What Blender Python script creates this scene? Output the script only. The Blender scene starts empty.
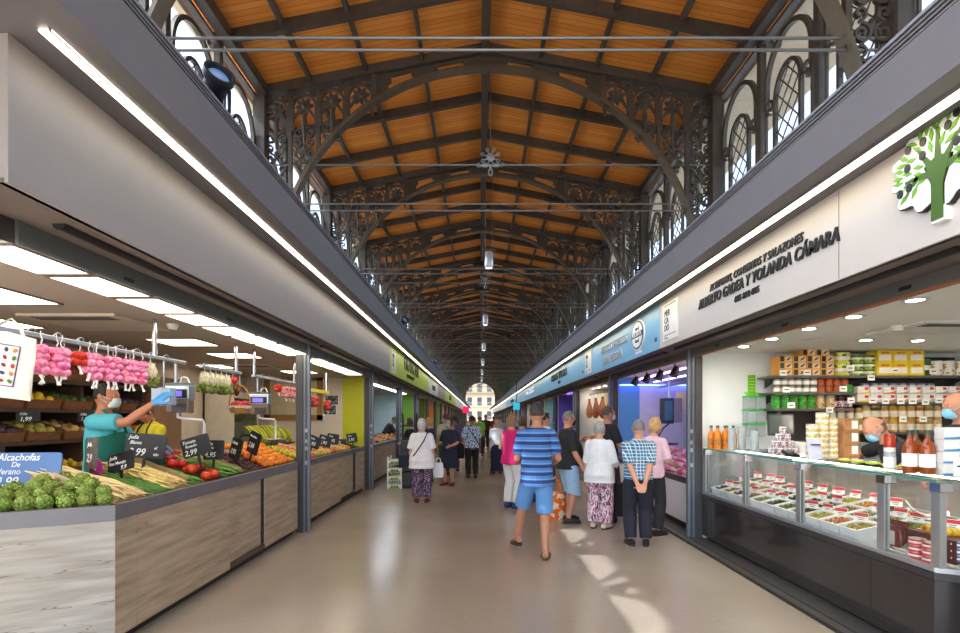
import bpy, bmesh, math, random
from mathutils import Vector as V, Matrix, noise
RND = random.Random(11)
SC = bpy.context.scene
COL = SC.collection
PI = math.pi
rad = math.radians

# ------------------------------------------------------------------ materials
def lin(c):
    r = []
    for x in c:
        x = x / 255.0
        r.append(x / 12.92 if x <= 0.04045 else ((x + 0.055) / 1.055) ** 2.4)
    return (r[0], r[1], r[2], 1.0)
MATS = {}
def _new(name):
    m = bpy.data.materials.new(name)
    m.use_nodes = True
    nt = m.node_tree
    return m, nt, nt.nodes['Principled BSDF']
def N(nt, t, **kw):
    n = nt.nodes.new(t)
    for k, v in kw.items():
        setattr(n, k, v)
    return n
def mathn(nt, op, a, b=None):
    n = N(nt, 'ShaderNodeMath', operation=op)
    for i, x in enumerate((a, b)):
        if x is None: continue
        if isinstance(x, (int, float)): n.inputs[i].default_value = x
        else: nt.links.new(x, n.inputs[i])
    return n.outputs[0]
def mixn(nt, fac, a, b):
    n = N(nt, 'ShaderNodeMix', data_type='RGBA')
    if isinstance(fac, (int, float)): n.inputs[0].default_value = fac
    else: nt.links.new(fac, n.inputs[0])
    for i, x in ((6, a), (7, b)):
        if isinstance(x, tuple): n.inputs[i].default_value = x
        else: nt.links.new(x, n.inputs[i])
    return n.outputs[2]
def coord(nt, scale=(1, 1, 1), kind='Object'):
    tc = N(nt, 'ShaderNodeTexCoord')
    mp = N(nt, 'ShaderNodeMapping')
    mp.inputs['Scale'].default_value = scale
    nt.links.new(tc.outputs[kind], mp.inputs['Vector'])
    return mp.outputs[0]
def noisen(nt, vec, scale, detail=3):
    n = N(nt, 'ShaderNodeTexNoise')
    n.inputs['Scale'].default_value = scale
    n.inputs['Detail'].default_value = detail
    nt.links.new(vec, n.inputs['Vector'])
    return n.outputs['Fac']
def ramp(nt, fac, stops):
    r = N(nt, 'ShaderNodeValToRGB')
    e = r.color_ramp.elements
    while len(e) < len(stops): e.new(0.5)
    for el, (p, c) in zip(e, stops):
        el.position = p; el.color = c
    nt.links.new(fac, r.inputs[0])
    return r.outputs[0]
def bump(nt, bs, h, strength=.3, dist=.01):
    b = N(nt, 'ShaderNodeBump')
    b.inputs['Strength'].default_value = strength
    b.inputs['Distance'].default_value = dist
    nt.links.new(h, b.inputs['Height'])
    nt.links.new(b.outputs[0], bs.inputs['Normal'])
def M(name, c=(128, 128, 128), rough=.55, metal=0., var=.06, scale=6., bmp=0., rnd=0., emit=0., c2=None, spec=None, sub=0.):
    """plain procedural material: colour with noise variation, optional bump, optional per-object variation"""
    if name in MATS: return MATS[name]
    m, nt, bs = _new(name)
    base = lin(c)
    bs.inputs['Roughness'].default_value = rough
    bs.inputs['Metallic'].default_value = metal
    if spec is not None: bs.inputs['Specular IOR Level'].default_value = spec
    co = coord(nt)
    f = noisen(nt, co, scale)
    a = tuple(min(1, x * (1 - var)) for x in base[:3]) + (1,)
    b = lin(c2) if c2 else tuple(min(1, x * (1 + var)) for x in base[:3]) + (1,)
    lo, hi = (.4, .6) if c2 else (.3, .7)
    out = ramp(nt, f, [(lo, base if c2 else a), (hi, b)])
    if rnd:
        oi = N(nt, 'ShaderNodeObjectInfo')
        hs = N(nt, 'ShaderNodeHueSaturation')
        nt.links.new(out, hs.inputs['Color'])
        nt.links.new(mathn(nt, 'ADD', mathn(nt, 'MULTIPLY', oi.outputs['Random'], rnd * .12), .5 - rnd * .06), hs.inputs['Hue'])
        nt.links.new(mathn(nt, 'ADD', mathn(nt, 'MULTIPLY', oi.outputs['Random'], rnd), 1 - rnd * .5), hs.inputs['Value'])
        out = hs.outputs[0]
    nt.links.new(out, bs.inputs['Base Color'])
    if bmp: bump(nt, bs, noisen(nt, co, scale * 3), bmp)
    if emit:
        bs.inputs['Emission Color'].default_value = base
        bs.inputs['Emission Strength'].default_value = emit
    MATS[name] = m
    return m
def fract_band(nt, x, freq, width, off=0.):
    f = mathn(nt, 'FRACT', mathn(nt, 'ADD', mathn(nt, 'MULTIPLY', x, freq), off))
    return mathn(nt, 'LESS_THAN', f, width)
def sep(nt):
    tc = N(nt, 'ShaderNodeTexCoord')
    s = N(nt, 'ShaderNodeSeparateXYZ')
    nt.links.new(tc.outputs['Object'], s.inputs[0])
    return s.outputs
def m_stripes(name, base, bands, axis=2, rough=.85):
    if name in MATS: return MATS[name]
    m, nt, bs = _new(name)
    s = sep(nt); out = lin(base)
    for (c, fr, w, off) in bands:
        out = mixn(nt, fract_band(nt, s[axis], fr, w, off), out, lin(c))
    nt.links.new(out, bs.inputs['Base Color']); bs.inputs['Roughness'].default_value = rough
    MATS[name] = m
    return m
def m_check(name, base, c1, c2, fr=28):
    if name in MATS: return MATS[name]
    m, nt, bs = _new(name)
    s = sep(nt)
    out = lin(base)
    h = mathn(nt, 'ADD', s[0], mathn(nt, 'MULTIPLY', s[1], .7))
    out = mixn(nt, mathn(nt, 'MULTIPLY', fract_band(nt, h, fr, .5), .6), out, lin(c1))
    out = mixn(nt, mathn(nt, 'MULTIPLY', fract_band(nt, s[2], fr, .5), .6), out, lin(c1))
    out = mixn(nt, fract_band(nt, h, fr, .16, .2), out, lin(c2))
    out = mixn(nt, fract_band(nt, s[2], fr, .16, .2), out, lin(c2))
    nt.links.new(out, bs.inputs['Base Color']); bs.inputs['Roughness'].default_value = .85
    MATS[name] = m
    return m
def m_spots(name, base, spots, scale=40, thr=.5, stretch=(1, 1, 1)):
    if name in MATS: return MATS[name]
    m, nt, bs = _new(name)
    out = lin(base)
    for i, c in enumerate(spots):
        co = coord(nt, tuple(x * (1 + .3 * i) for x in stretch))
        f = noisen(nt, co, scale * (1 + .37 * i), 1)
        out = mixn(nt, mathn(nt, 'GREATER_THAN', f, thr + .02 * i), out, lin(c))
    nt.links.new(out, bs.inputs['Base Color']); bs.inputs['Roughness'].default_value = .85
    MATS[name] = m
    return m
def m_emit(name, c, strength):
    if name in MATS: return MATS[name]
    m = bpy.data.materials.new(name); m.use_nodes = True
    nt = m.node_tree; nt.nodes.clear()
    e = N(nt, 'ShaderNodeEmission'); o = N(nt, 'ShaderNodeOutputMaterial')
    e.inputs[0].default_value = lin(c); e.inputs[1].default_value = strength
    nt.links.new(e.outputs[0], o.inputs[0])
    MATS[name] = m
    return m
def m_glass(name, tint=(240, 248, 246), refl=.12, rough=.02):
    """thin pane: clear transmission with a sharp grazing reflection"""
    if name in MATS: return MATS[name]
    m = bpy.data.materials.new(name); m.use_nodes = True
    nt = m.node_tree; nt.nodes.clear()
    o = N(nt, 'ShaderNodeOutputMaterial')
    t = N(nt, 'ShaderNodeBsdfTransparent'); t.inputs[0].default_value = lin(tint)
    g = N(nt, 'ShaderNodeBsdfGlossy'); g.inputs['Roughness'].default_value = rough
    lw = N(nt, 'ShaderNodeLayerWeight'); lw.inputs[0].default_value = .25
    mx = N(nt, 'ShaderNodeMixShader')
    f = mathn(nt, 'ADD', mathn(nt, 'MULTIPLY', lw.outputs['Fresnel'], refl * 3), refl * .25)
    nt.links.new(f, mx.inputs[0]); nt.links.new(t.outputs[0], mx.inputs[1]); nt.links.new(g.outputs[0], mx.inputs[2])
    nt.links.new(mx.outputs[0], o.inputs[0])
    MATS[name] = m
    return m
def m_planks(name, c1, c2, axis=1, width=.11, rough=.6):
    """boards laid side by side along `axis`, grain across it"""
    if name in MATS: return MATS[name]
    m, nt, bs = _new(name)
    s = sep(nt)
    x = mathn(nt, 'DIVIDE', s[axis], width)
    idx = mathn(nt, 'FLOOR', x); fr = mathn(nt, 'FRACT', x)
    wn = N(nt, 'ShaderNodeTexWhiteNoise', noise_dimensions='1D'); nt.links.new(idx, wn.inputs['W'])
    sc = [14, 14, 14]; sc[1 - axis] = 1.2; sc[2] = 1.2
    g = noisen(nt, coord(nt, tuple(sc)), 3, 5)
    kn = noisen(nt, coord(nt, (3, 9, 3)), 2.2, 2)
    f = mathn(nt, 'ADD', mathn(nt, 'MULTIPLY', wn.outputs['Value'], .45), mathn(nt, 'MULTIPLY', g, .6))
    out = ramp(nt, f, [(.2, lin(c1)), (.85, lin(c2))])
    out = mixn(nt, mathn(nt, 'MULTIPLY', mathn(nt, 'GREATER_THAN', kn, .72), .5), out, lin((84, 44, 14)))
    out = mixn(nt, mathn(nt, 'LESS_THAN', fr, .05), out, lin((70, 38, 14)))
    nt.links.new(out, bs.inputs['Base Color']); bs.inputs['Roughness'].default_value = rough
    MATS[name] = m
    return m
def m_laminate(name, stretch, c0=(160, 140, 116), c1=(186, 168, 144), c2=(132, 110, 88)):
    """washed oak laminate, grain along the low-stretch axis"""
    if name in MATS: return MATS[name]
    m, nt, bs = _new(name)
    g = noisen(nt, coord(nt, stretch), 2.6, 8)
    g2 = noisen(nt, coord(nt, tuple(x * .35 for x in stretch)), 2.0, 3)
    out = ramp(nt, g, [(.28, lin(c2)), (.45, lin(c0)), (.7, lin(c1))])
    out = mixn(nt, mathn(nt, 'MULTIPLY', g2, .5), out, lin(c1))
    crack = mathn(nt, 'ABSOLUTE', mathn(nt, 'SUBTRACT', noisen(nt, coord(nt, tuple(x * .5 for x in stretch)), 1.1, 4), .5))
    out = mixn(nt, mathn(nt, 'MULTIPLY', mathn(nt, 'LESS_THAN', crack, .0022), .6), out, lin((96, 74, 56)))
    nt.links.new(out, bs.inputs['Base Color']); bs.inputs['Roughness'].default_value = .5
    MATS[name] = m
    return m

# ------------------------------------------------------------------ mesh building
class MB:
    def __init__(self, M_=None):
        self.v = []; self.f = []; self.mi = []; self.M = M_; self.cur = 0
    def add(self, vs, fs):
        o = len(self.v)
        if self.M is not None: vs = [self.M @ V(p) for p in vs]
        self.v += [tuple(p) for p in vs]
        self.f += [tuple(i + o for i in f) for f in fs]
        self.mi += [self.cur] * len(fs)
        return self
    def box(self, c, s, rot=None):
        x, y, z = s[0] / 2, s[1] / 2, s[2] / 2
        vs = [V((i * x, j * y, k * z)) for k in (-1, 1) for j in (-1, 1) for i in (-1, 1)]
        if rot is not None: vs = [rot @ p for p in vs]
        c = V(c)
        return self.add([p + c for p in vs], [(0, 2, 3, 1), (4, 5, 7, 6), (0, 1, 5, 4), (2, 6, 7, 3), (0, 4, 6, 2), (1, 3, 7, 5)])
    def bb(self, x0, x1, y0, y1, z0, z1):
        return self.box(((x0 + x1) / 2, (y0 + y1) / 2, (z0 + z1) / 2), (abs(x1 - x0), abs(y1 - y0), abs(z1 - z0)))
    def loft(self, rings, cap=True, closed=False):
        n = len(rings[0]); vs = [p for r in rings for p in r]; fs = []
        m = len(rings)
        for i in range(m if closed else m - 1):
            a, b = i * n, ((i + 1) % m) * n
            for j in range(n):
                k = (j + 1) % n
                fs.append((a + j, a + k, b + k, b + j))
        if cap and not closed:
            fs.append(tuple(range(n))[::-1]); fs.append(tuple((m - 1) * n + j for j in range(n)))
        return self.add(vs, fs)
    def tube(self, pts, r, n=8, cap=True, closed=False, flat=1.0):
        pts = [V(p) for p in pts]; m = len(pts)
        rs = r if isinstance(r, (list, tuple)) else [r] * m
        rings = []; u = None
        for i in range(m):
            if closed: t = pts[(i + 1) % m] - pts[i - 1]
            else: t = pts[min(i + 1, m - 1)] - pts[max(i - 1, 0)]
            if t.length < 1e-9: t = V((0, 0, 1))
            t.normalize()
            if u is None:
                a = V((0, 0, 1)) if abs(t.z) < .9 else V((1, 0, 0))
                u = a.cross(t).normalized()
            else:
                u = (u - t * u.dot(t))
                if u.length < 1e-6: u = V((1, 0, 0)).cross(t)
                u.normalize()
            w = t.cross(u)
            rings.append([pts[i] + (u * math.cos(a2) + w * math.sin(a2) * flat) * rs[i] for a2 in [2 * PI * j / n for j in range(n)]])
        return self.loft(rings, cap, closed)
    def bar(self, a, b, w, h, up=(0, 0, 1)):
        """rectangular bar from a to b, w across, h along `up`"""
        a, b = V(a), V(b); t = (b - a); L = t.length
        if L < 1e-9: return self
        t.normalize(); u = V(up).cross(t)
        if u.length < 1e-6: u = V((1, 0, 0)).cross(t)
        u.normalize(); w2 = t.cross(u)
        q = [(-1, -1), (1, -1), (1, 1), (-1, 1)]
        return self.loft([[p + u * (i * w / 2) + w2 * (j * h / 2) for i, j in q] for p in (a, b)])
    def path(self, pts, w, h, up, closed=False):
        """rectangular section swept along pts, `up` gives the constant width axis (w), h is in the plane"""
        pts = [V(p) for p in pts]; up = V(up).normalized(); m = len(pts); rings = []
        for i in range(m):
            t = (pts[(i + 1) % m] - pts[i - 1]) if closed else pts[min(i + 1, m - 1)] - pts[max(i - 1, 0)]
            t.normalize(); n_ = up.cross(t).normalized()
            rings.append([pts[i] + up * (a * w / 2) + n_ * (b * h / 2) for a, b in ((-1, -1), (1, -1), (1, 1), (-1, 1))])
        return self.loft(rings, True, closed)
    def sph(self, c, r, seg=12, rings=8, rot=None, fn=None):
        rx, ry, rz = r if isinstance(r, (list, tuple)) else (r, r, r)
        c = V(c); vs = []; fs = []
        for i in range(1, rings):
            a = PI * i / rings
            for j in range(seg):
                b = 2 * PI * j / seg
                d = V((math.sin(a) * math.cos(b), math.sin(a) * math.sin(b), math.cos(a)))
                vs.append(d)
        vs.append(V((0, 0, 1))); vs.append(V((0, 0, -1)))
        T, B = len(vs) - 2, len(vs) - 1
        for i in range(rings - 2):
            for j in range(seg):
                k = (j + 1) % seg
                fs.append((i * seg + j, (i + 1) * seg + j, (i + 1) * seg + k, i * seg + k))
        for j in range(seg):
            k = (j + 1) % seg
            fs.append((T, j, k)); fs.append((B, (rings - 2) * seg + k, (rings - 2) * seg + j))
        out = []
        for d in vs:
            k = fn(d) if fn else 1.0
            p = V((d.x * rx, d.y * ry, d.z * rz)) * k
            if rot is not None: p = rot @ p
            out.append(p + c)
        return self.add(out, fs)
    def lathe(self, prof, n=16, c=(0, 0, 0), rot=None, ringed=False):
        """profile of (r, z) from bottom to top"""
        c = V(c); rings = []
        for (r, z) in prof:
            rg = [V((max(r, 1e-4) * math.cos(2 * PI * j / n), max(r, 1e-4) * math.sin(2 * PI * j / n), z)) for j in range(n)]
            if rot is not None: rg = [rot @ p for p in rg]
            rings.append([p + c for p in rg])
        return self.loft(rings, not ringed, ringed)
    def cyl(self, a, b, r, n=12):
        return self.tube([a, b], r, n)
    def prism(self, poly, ext):
        poly = [V(p) for p in poly]; e = V(ext); n = len(poly)
        vs = poly + [p + e for p in poly]
        fs = [tuple(range(n))[::-1], tuple(range(n, 2 * n))] + [(j, (j + 1) % n, n + (j + 1) % n, n + j) for j in range(n)]
        return self.add(vs, fs)
    def mesh(self, name):
        me = bpy.data.meshes.new(name)
        me.from_pydata(self.v, [], self.f)
        me.update()
        return me
    def build(self, name, mat, parent=None, smooth=None, bevel=0., world=False, hook=True):
        me = self.mesh(name)
        bm = bmesh.new(); bm.from_mesh(me)
        for i, f in enumerate(bm.faces): f.material_index = self.mi[i] if i < len(self.mi) else 0
        bmesh.ops.recalc_face_normals(bm, faces=bm.faces)
        if bevel:
            ed = [e for e in bm.edges if len(e.link_faces) == 2 and e.calc_face_angle(0) > .6]
            bmesh.ops.bevel(bm, geom=ed, offset=bevel, segments=2, profile=.6, affect='EDGES', clamp_overlap=True)
        bm.to_mesh(me); bm.free()
        return finish(name, me, mat, parent, smooth, world)
    def remesh(self, name, mat, voxel, parent=None, it=3, fac=.5, world=False):
        me = self.mesh('tmp'); o = bpy.data.objects.new('tmp', me); COL.objects.link(o)
        r = o.modifiers.new('r', 'REMESH'); r.mode = 'VOXEL'; r.voxel_size = voxel
        if it:
            s = o.modifiers.new('s', 'SMOOTH'); s.factor = fac; s.iterations = it
        dg = bpy.context.evaluated_depsgraph_get()
        m2 = bpy.data.meshes.new_from_object(o.evaluated_get(dg))
        bpy.data.objects.remove(o); bpy.data.meshes.remove(me)
        m2.name = name
        m2.materials.clear()
        return finish(name, m2, mat, parent, 180, world)
KIDS = {}
TM = {}
def finish(name, me, mat, parent, smooth, world):
    for mm in (mat if isinstance(mat, (list, tuple)) else [mat]): me.materials.append(mm)
    if smooth:
        me.shade_smooth()
        if smooth < 180: me.set_sharp_from_angle(angle=rad(smooth))
    o = bpy.data.objects.new(name, me); COL.objects.link(o)
    hang(o, parent, world)
    return o
def hang(o, parent, world=False):
    if parent is None: return
    o.parent = parent
    KIDS.setdefault(parent.name, []).append(o)
    if world: o.matrix_parent_inverse = wm(parent).inverted()
def wm(o):
    m = TM.get(o.name)
    if m is None:
        m = Matrix.LocRotScale(o.location, o.rotation_euler, o.scale)
        if o.parent is not None: m = wm(o.parent) @ o.matrix_parent_inverse @ m
    return m
def tag(o, label=None, cat=None, group=None, kind=None):
    if label: o['label'] = label
    if cat: o['category'] = cat
    if group: o['group'] = group
    if kind: o['kind'] = kind
    return o
def thing(name, label, cat, loc=(0, 0, 0), rz=0., group=None):
    o = bpy.data.objects.new(name, None); COL.objects.link(o)
    o.empty_display_size = .05
    o.location = loc; o.rotation_euler = (0, 0, rz)
    return tag(o, label, cat, group)
def struct(o): o['kind'] = 'structure'; return o
def dup(root, loc=None, rz=None, label=None, group=None, rot=None, scale=None):
    r = root.copy(); COL.objects.link(r)
    if loc is not None: r.location = loc
    if rz is not None: r.rotation_euler = (0, 0, rz)
    if rot is not None: r.rotation_euler = rot
    if scale is not None: r.scale = scale if isinstance(scale, (tuple, list)) else (scale,) * 3
    if label: r['label'] = label
    if group: r['group'] = group
    for ch in KIDS.get(root.name, []):
        c = ch.copy(); COL.objects.link(c); c.parent = r
        KIDS.setdefault(r.name, []).append(c)
        for g in KIDS.get(ch.name, []):
            d = g.copy(); COL.objects.link(d); d.parent = c
            KIDS.setdefault(c.name, []).append(d)
    return r
def text(name, s, size, mat, parent, loc, rot, extrude=.001, align='LEFT', xs=1., shear=0., offset=0., space=1., line=1., world=False):
    cu = bpy.data.curves.new(name, 'FONT'); cu.body = s; cu.size = size; cu.extrude = extrude
    cu.align_x = align; cu.shear = shear; cu.offset = offset; cu.space_character = space; cu.space_line = line
    cu.resolution_u = 3
    cu.materials.append(mat)
    tmp = bpy.data.objects.new('tmp', cu); COL.objects.link(tmp)
    me = bpy.data.meshes.new_from_object(tmp.evaluated_get(bpy.context.evaluated_depsgraph_get()))
    bpy.data.objects.remove(tmp); bpy.data.curves.remove(cu)
    me.name = name
    o = bpy.data.objects.new(name, me); COL.objects.link(o)
    o.location = loc; o.rotation_euler = rot; o.scale = (xs, 1, 1)
    hang(o, parent, world)
    return o
ORD = ['first', 'second', 'third', 'fourth', 'fifth', 'sixth', 'seventh', 'eighth', 'ninth', 'tenth', 'eleventh', 'twelfth', 'thirteenth',
       'fourteenth', 'fifteenth', 'sixteenth', 'seventeenth', 'eighteenth', 'nineteenth', 'twentieth', 'twenty-first', 'twenty-second', 'twenty-third', 'twenty-fourth', 'twenty-fifth',
       'twenty-sixth', 'twenty-seventh', 'twenty-eighth', 'twenty-ninth', 'thirtieth']
# ------------------------------------------------------------------ camera numbers (photo 960x633)
FPX, CX, CY, EYE = 520., 479.5, 418., 1.6
def at(x, y, Y):
    return V(((x - CX) / FPX * Y, Y, EYE - (y - CY) / FPX * Y))
def depth_of(x, X):
    return FPX * X / (x - CX)
cam = bpy.data.cameras.new('camera'); camo = bpy.data.objects.new('camera', cam); COL.objects.link(camo)
cam.sensor_width = 36; cam.lens = FPX * 36 / 960
cam.shift_x = (480 - CX) / 960; cam.shift_y = (CY - 316.5) / 960
cam.clip_start = .05; cam.clip_end = 500
camo.location = (0, 0, EYE); camo.rotation_euler = (PI / 2, 0, 0)
SC.camera = camo
# ------------------------------------------------------------------ hall
YEND = 104.5
S = 4.54; Y0 = 5.86
XL, XR, XC = -4.34, 4.70, .12
def zr(x):
    return 8.86 - (.193 if x < XC else .188) * abs(x - XC)
iron = M('painted_iron', (78, 68, 58), .5, .15, var=.15, scale=9)
iron2 = M('painted_iron_light', (104, 102, 104), .45, .2, var=.1)
dgrey = M('fascia_grey', (110, 106, 108), .5, 0, var=.03)
panel_l = M('sign_panel_taupe', (150, 143, 138), .42, 0, var=.02)
panel_r = M('sign_panel_stone', (196, 190, 182), .42, 0, var=.02)
steel = M('brushed_steel', (176, 178, 182), .3, .85, var=.05)
chrome = M('polished_steel', (200, 200, 205), .12, 1., var=.02)
black = M('black_plastic', (20, 20, 22), .45)
white = M('white_paint', (232, 230, 226), .5, var=.02)
soffm = M('soffit_brown', (104, 92, 86), .6, var=.03)
lintel_m = M('shutter_box_grey', (100, 103, 102), .4, .3, var=.03)
postm = M('post_blue_grey', (112, 122, 136), .35, .5, var=.04)
postd = M('shutter_rail_grey', (72, 70, 72), .45, .3, var=.04)
# floor
def floor_mat():
    m, nt, bs = _new('poured_resin_floor')
    co = coord(nt)
    a = noisen(nt, co, .6, 4); b = noisen(nt, co, 30, 2)
    f = mathn(nt, 'ADD', mathn(nt, 'MULTIPLY', a, .7), mathn(nt, 'MULTIPLY', b, .3))
    nt.links.new(ramp(nt, f, [(.3, lin((152, 139, 124))), (.7, lin((172, 160, 146)))]), bs.inputs['Base Color'])
    nt.links.new(mathn(nt, 'ADD', mathn(nt, 'MULTIPLY', a, .16), .16), bs.inputs['Roughness'])
    return m
FLM = floor_mat()
struct(MB().bb(-7, 7.5, -4.0, YEND, -.2, 0).build('floor', FLM))
grnd = M('pavement', (176, 172, 165), .8, var=.1, scale=1.5)
struct(MB().bb(-90, 90, -60, 190, -.5, -.21).build('ground', grnd))
# roof boards and ribs
boards = m_planks('roof_boards', (212, 118, 36), (238, 154, 62), axis=1, width=.12)
rb = MB()
y0, y1 = -3.6, YEND
TH = .12
for (xe) in (XL - .35, XR + .5):
    a, b = (XC, zr(XC) + .2), (xe, zr(xe) + .2)
    rb.prism([(a[0], y0, a[1]), (b[0], y0, b[1]), (b[0], y0, b[1] + TH), (a[0], y0, a[1] + TH)], (0, y1 - y0, 0))
ceil = struct(rb.build('ceiling', boards))
nfirst = -2
for k in range(-6, 66):
    y = Y0 + k * S / 3
    if y < y0 + .1 or y > y1 - .2 or k % 3 == 0: continue
    r_ = MB()
    for xe in (XL - .3, XR + .45):
        r_.bar((XC, y, zr(XC) + .1), (xe, y, zr(xe) + .1), .1, .2)
    r_.build('rafter', iron, ceil)
for x in (-3.36, -2.25, -1.13, 1.22, 2.32, 3.44):
    MB().bb(x - .035, x + .035, y0, y1, zr(x) + .08, zr(x) + .2).build('purlin', iron, ceil)
for x in (XL + .05, XR - .05):
    MB().bb(x - .09, x + .09, y0, y1, zr(x) - .02, zr(x) + .19).build('eave_beam', iron, ceil)
MB().bb(XC - .08, XC + .08, y0, y1, zr(XC) - .05, zr(XC) + .19).build('ridge_beam', iron, ceil)

# ---- one arched truss (built at y = 0), then copied down the hall
RA, ZA = 4.2, 4.38
XM = (XL + XR) / 2
def arch_z(x):
    return ZA + math.sqrt(max(0, RA * RA - (x - XM) ** 2))
def flower(mb, c, r):
    c = V(c)
    mb.sph(c, (r * .34, r * .4, r * .34), 8, 6)
    for k in range(8):
        a = 2 * PI * k / 8 + .2
        d = V((math.cos(a), 0, math.sin(a))); t = V((-d.z, 0, d.x))
        p = [c + d * r * .25 - t * r * .12, c + d * r * .62 - t * r * .2, c + d * r, c + d * r * .62 + t * r * .2, c + d * r * .25 + t * r * .12]
        mb.prism([q - V((0, .03, 0)) for q in p], (0, .06, 0))
def scroll(mb, c, r, turns=1.3, a0=0., sgn=1, w=.035, h=.03, n=16):
    pts = []
    for i in range(n + 1):
        t = i / n; a = a0 + sgn * turns * 2 * PI * t; rr = r * (1 - .75 * t)
        pts.append((c[0] + rr * math.cos(a), c[1], c[2] + rr * math.sin(a)))
    mb.path(pts, w, h, (0, 1, 0))
def make_truss():
    t = thing('roof_truss', 'x', 'roof truss', (0, 0, 0))
    tc = MB()
    for xe in (XL, XR): tc.bar((XC, 0, zr(XC) + .1), (xe, 0, zr(xe) + .1), .2, .18)
    tc.build('top_chord', iron, t)
    ar = MB(); pts = []
    for i in range(49):
        a = PI * i / 48
        pts.append((XM - RA * math.cos(a), 0, ZA + RA * math.sin(a)))
    fl_ = MB().path(pts, .2, .05, (0, 1, 0)).build('arch_flange', M('iron_flange_lit', (98, 84, 66), .38, .2, var=.1), t, smooth=40)  # lighter copy of the iron: light reflected from below put into the colour
    ar.path([(XM + (p[0] - XM) * 1.012, 0, ZA + (p[2] - ZA) * 1.012) for p in pts], .05, .07, (0, 1, 0))
    ar.build('arch_rib', iron, t, smooth=40)
    for sx, xw in ((-1, XL), (1, XR)):
        p = MB().bb(xw - .09, xw + .09, -.13, .13, 3.7, zr(xw) + .1)
        p.bb(xw - .13, xw + .13, -.16, .16, 4.3, 4.45)
        p.build('post', iron, t)
        sp = MB(); w = .56
        xs = [xw - sx * w * k for k in range(5)]
        for k in range(1, 5):
            za = arch_z(xs[k]); sp.bar((xs[k], 0, za - .02), (xs[k], 0, zr(xs[k])), .075 + (.06 if k == 4 else 0), .075 if k < 4 else .12, (1, 0, 0))
        for k in range(4):
            xm = (xs[k] + xs[k + 1]) / 2; zt = zr(xm) - .1
            cz = zt - .24
            ring = [(xm + .235 * math.cos(a), 0, cz + .235 * math.sin(a)) for a in [PI * i / 12 for i in range(13)]]
            lowz = max(arch_z(xm), 5.2)
            ring = [(xm + .235, 0, max(cz - .5, lowz - .05))] + ring + [(xm - .235, 0, max(cz - .5, lowz - .05))]
            sp.path(ring, .07, .05, (0, 1, 0))
            for q in (-1, 1):
                sp.bar((xm + q * .09, 0, cz - .06), (xm + q * .24, 0, cz - .26), .03, .05)
                sp.bar((xm + q * .25, 0, zt + .02), (xm + q * .1, 0, zt + .02), .04, .1)
            fl = MB(); flower(fl, (xm, 0, cz), .19); fl.build('rosette', iron, t)
        sp.build('spandrel_frame', iron, t, smooth=40)
        for k in range(3):
            xm = (xs[k] + xs[k + 1]) / 2; zt = zr(xm) - .34; zl = arch_z(xm)
            if k == 0: zl = 4.9
            sc = MB(); zz = zt - .2
            sc.tube([(xm, 0, zt - .12), (xm, 0, zt - .3), (xm, 0, max(zl, zt - .75))], [.03, .055, .025], 8)
            L = zz - zl; cnt = max(1, int(L / .42))
            for i in range(cnt):
                zc = zz - .32 - i * .42
                if zc < zl + .05 and k: break
                for q in (-1, 1):
                    scroll(sc, (xm + q * .12, 0, zc), .115, 1.4, PI / 2 if q > 0 else PI / 2, q, .05, .035)
                    scroll(sc, (xm + q * .14, 0, zc - .2), .08, 1.2, -PI / 2, -q, .05, .03)
                sc.sph((xm, 0, zc + .1), (.05, .035, .075), 8, 6)
            sc.build('scroll_ornament', iron, t, smooth=50)
        # slotted web near the crown
        wb = MB()
        x4 = abs(xs[4] - XC)
        def web(a, b, th=.045, n=6, lo=0., hi=0.):
            top = []; bot = []
            for i in range(n + 1):
                x = XC + sx * (a + (b - a) * i / n)
                zt, zb = zr(x), arch_z(x)
                top.append((x, -th / 2, zb + (zt - zb) * (1 - hi))); bot.append((x, -th / 2, zb + (zt - zb) * lo))
            wb.prism(bot + top[::-1], (0, th, 0))
        web(-.05, .38); web(1.02, 1.42); web(x4 - .28, x4 + .03)
        for a, b in ((.38, 1.02), (1.42, x4 - .28)):
            web(a, b, hi=.78); web(a, b, lo=.78)
            for e, d in ((a, .06), (b, -.06)): web(min(e, e + d), max(e, e + d), lo=.5, n=2)
        wb.build('crown_web', iron, t)
    for z, yy in ((5.88, 0.), (5.745, 0.)):
        MB().cyl((XL, yy, z), (XR, yy, z), .017, 8).build('tie_rod', steel_dull, t)
    return t
steel_dull = M('dull_steel_rod', (128, 126, 124), .4, .5, var=.03)
TR = make_truss()
ntr = int((YEND - .8 - Y0) / S)
for k in range(-2, ntr + 1):
    y = Y0 + k * S
    if k == 0:
        TR.location = (0, y, 0)
        lab = 'arched iron roof truss passing just above the frame, its haunches at the top corners'
        tag(TR, lab, 'roof truss', 'arched roof trusses'); continue
    if k < 0: lab = 'arched iron roof truss behind the viewpoint, %s from the entrance' % ORD[k + 2]
    else: lab = 'ornate arched iron truss with flower rosettes, %s from the camera along the nave' % ORD[k - 1]
    dup(TR, (0, y, 0), None, lab, 'arched roof trusses')

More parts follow.
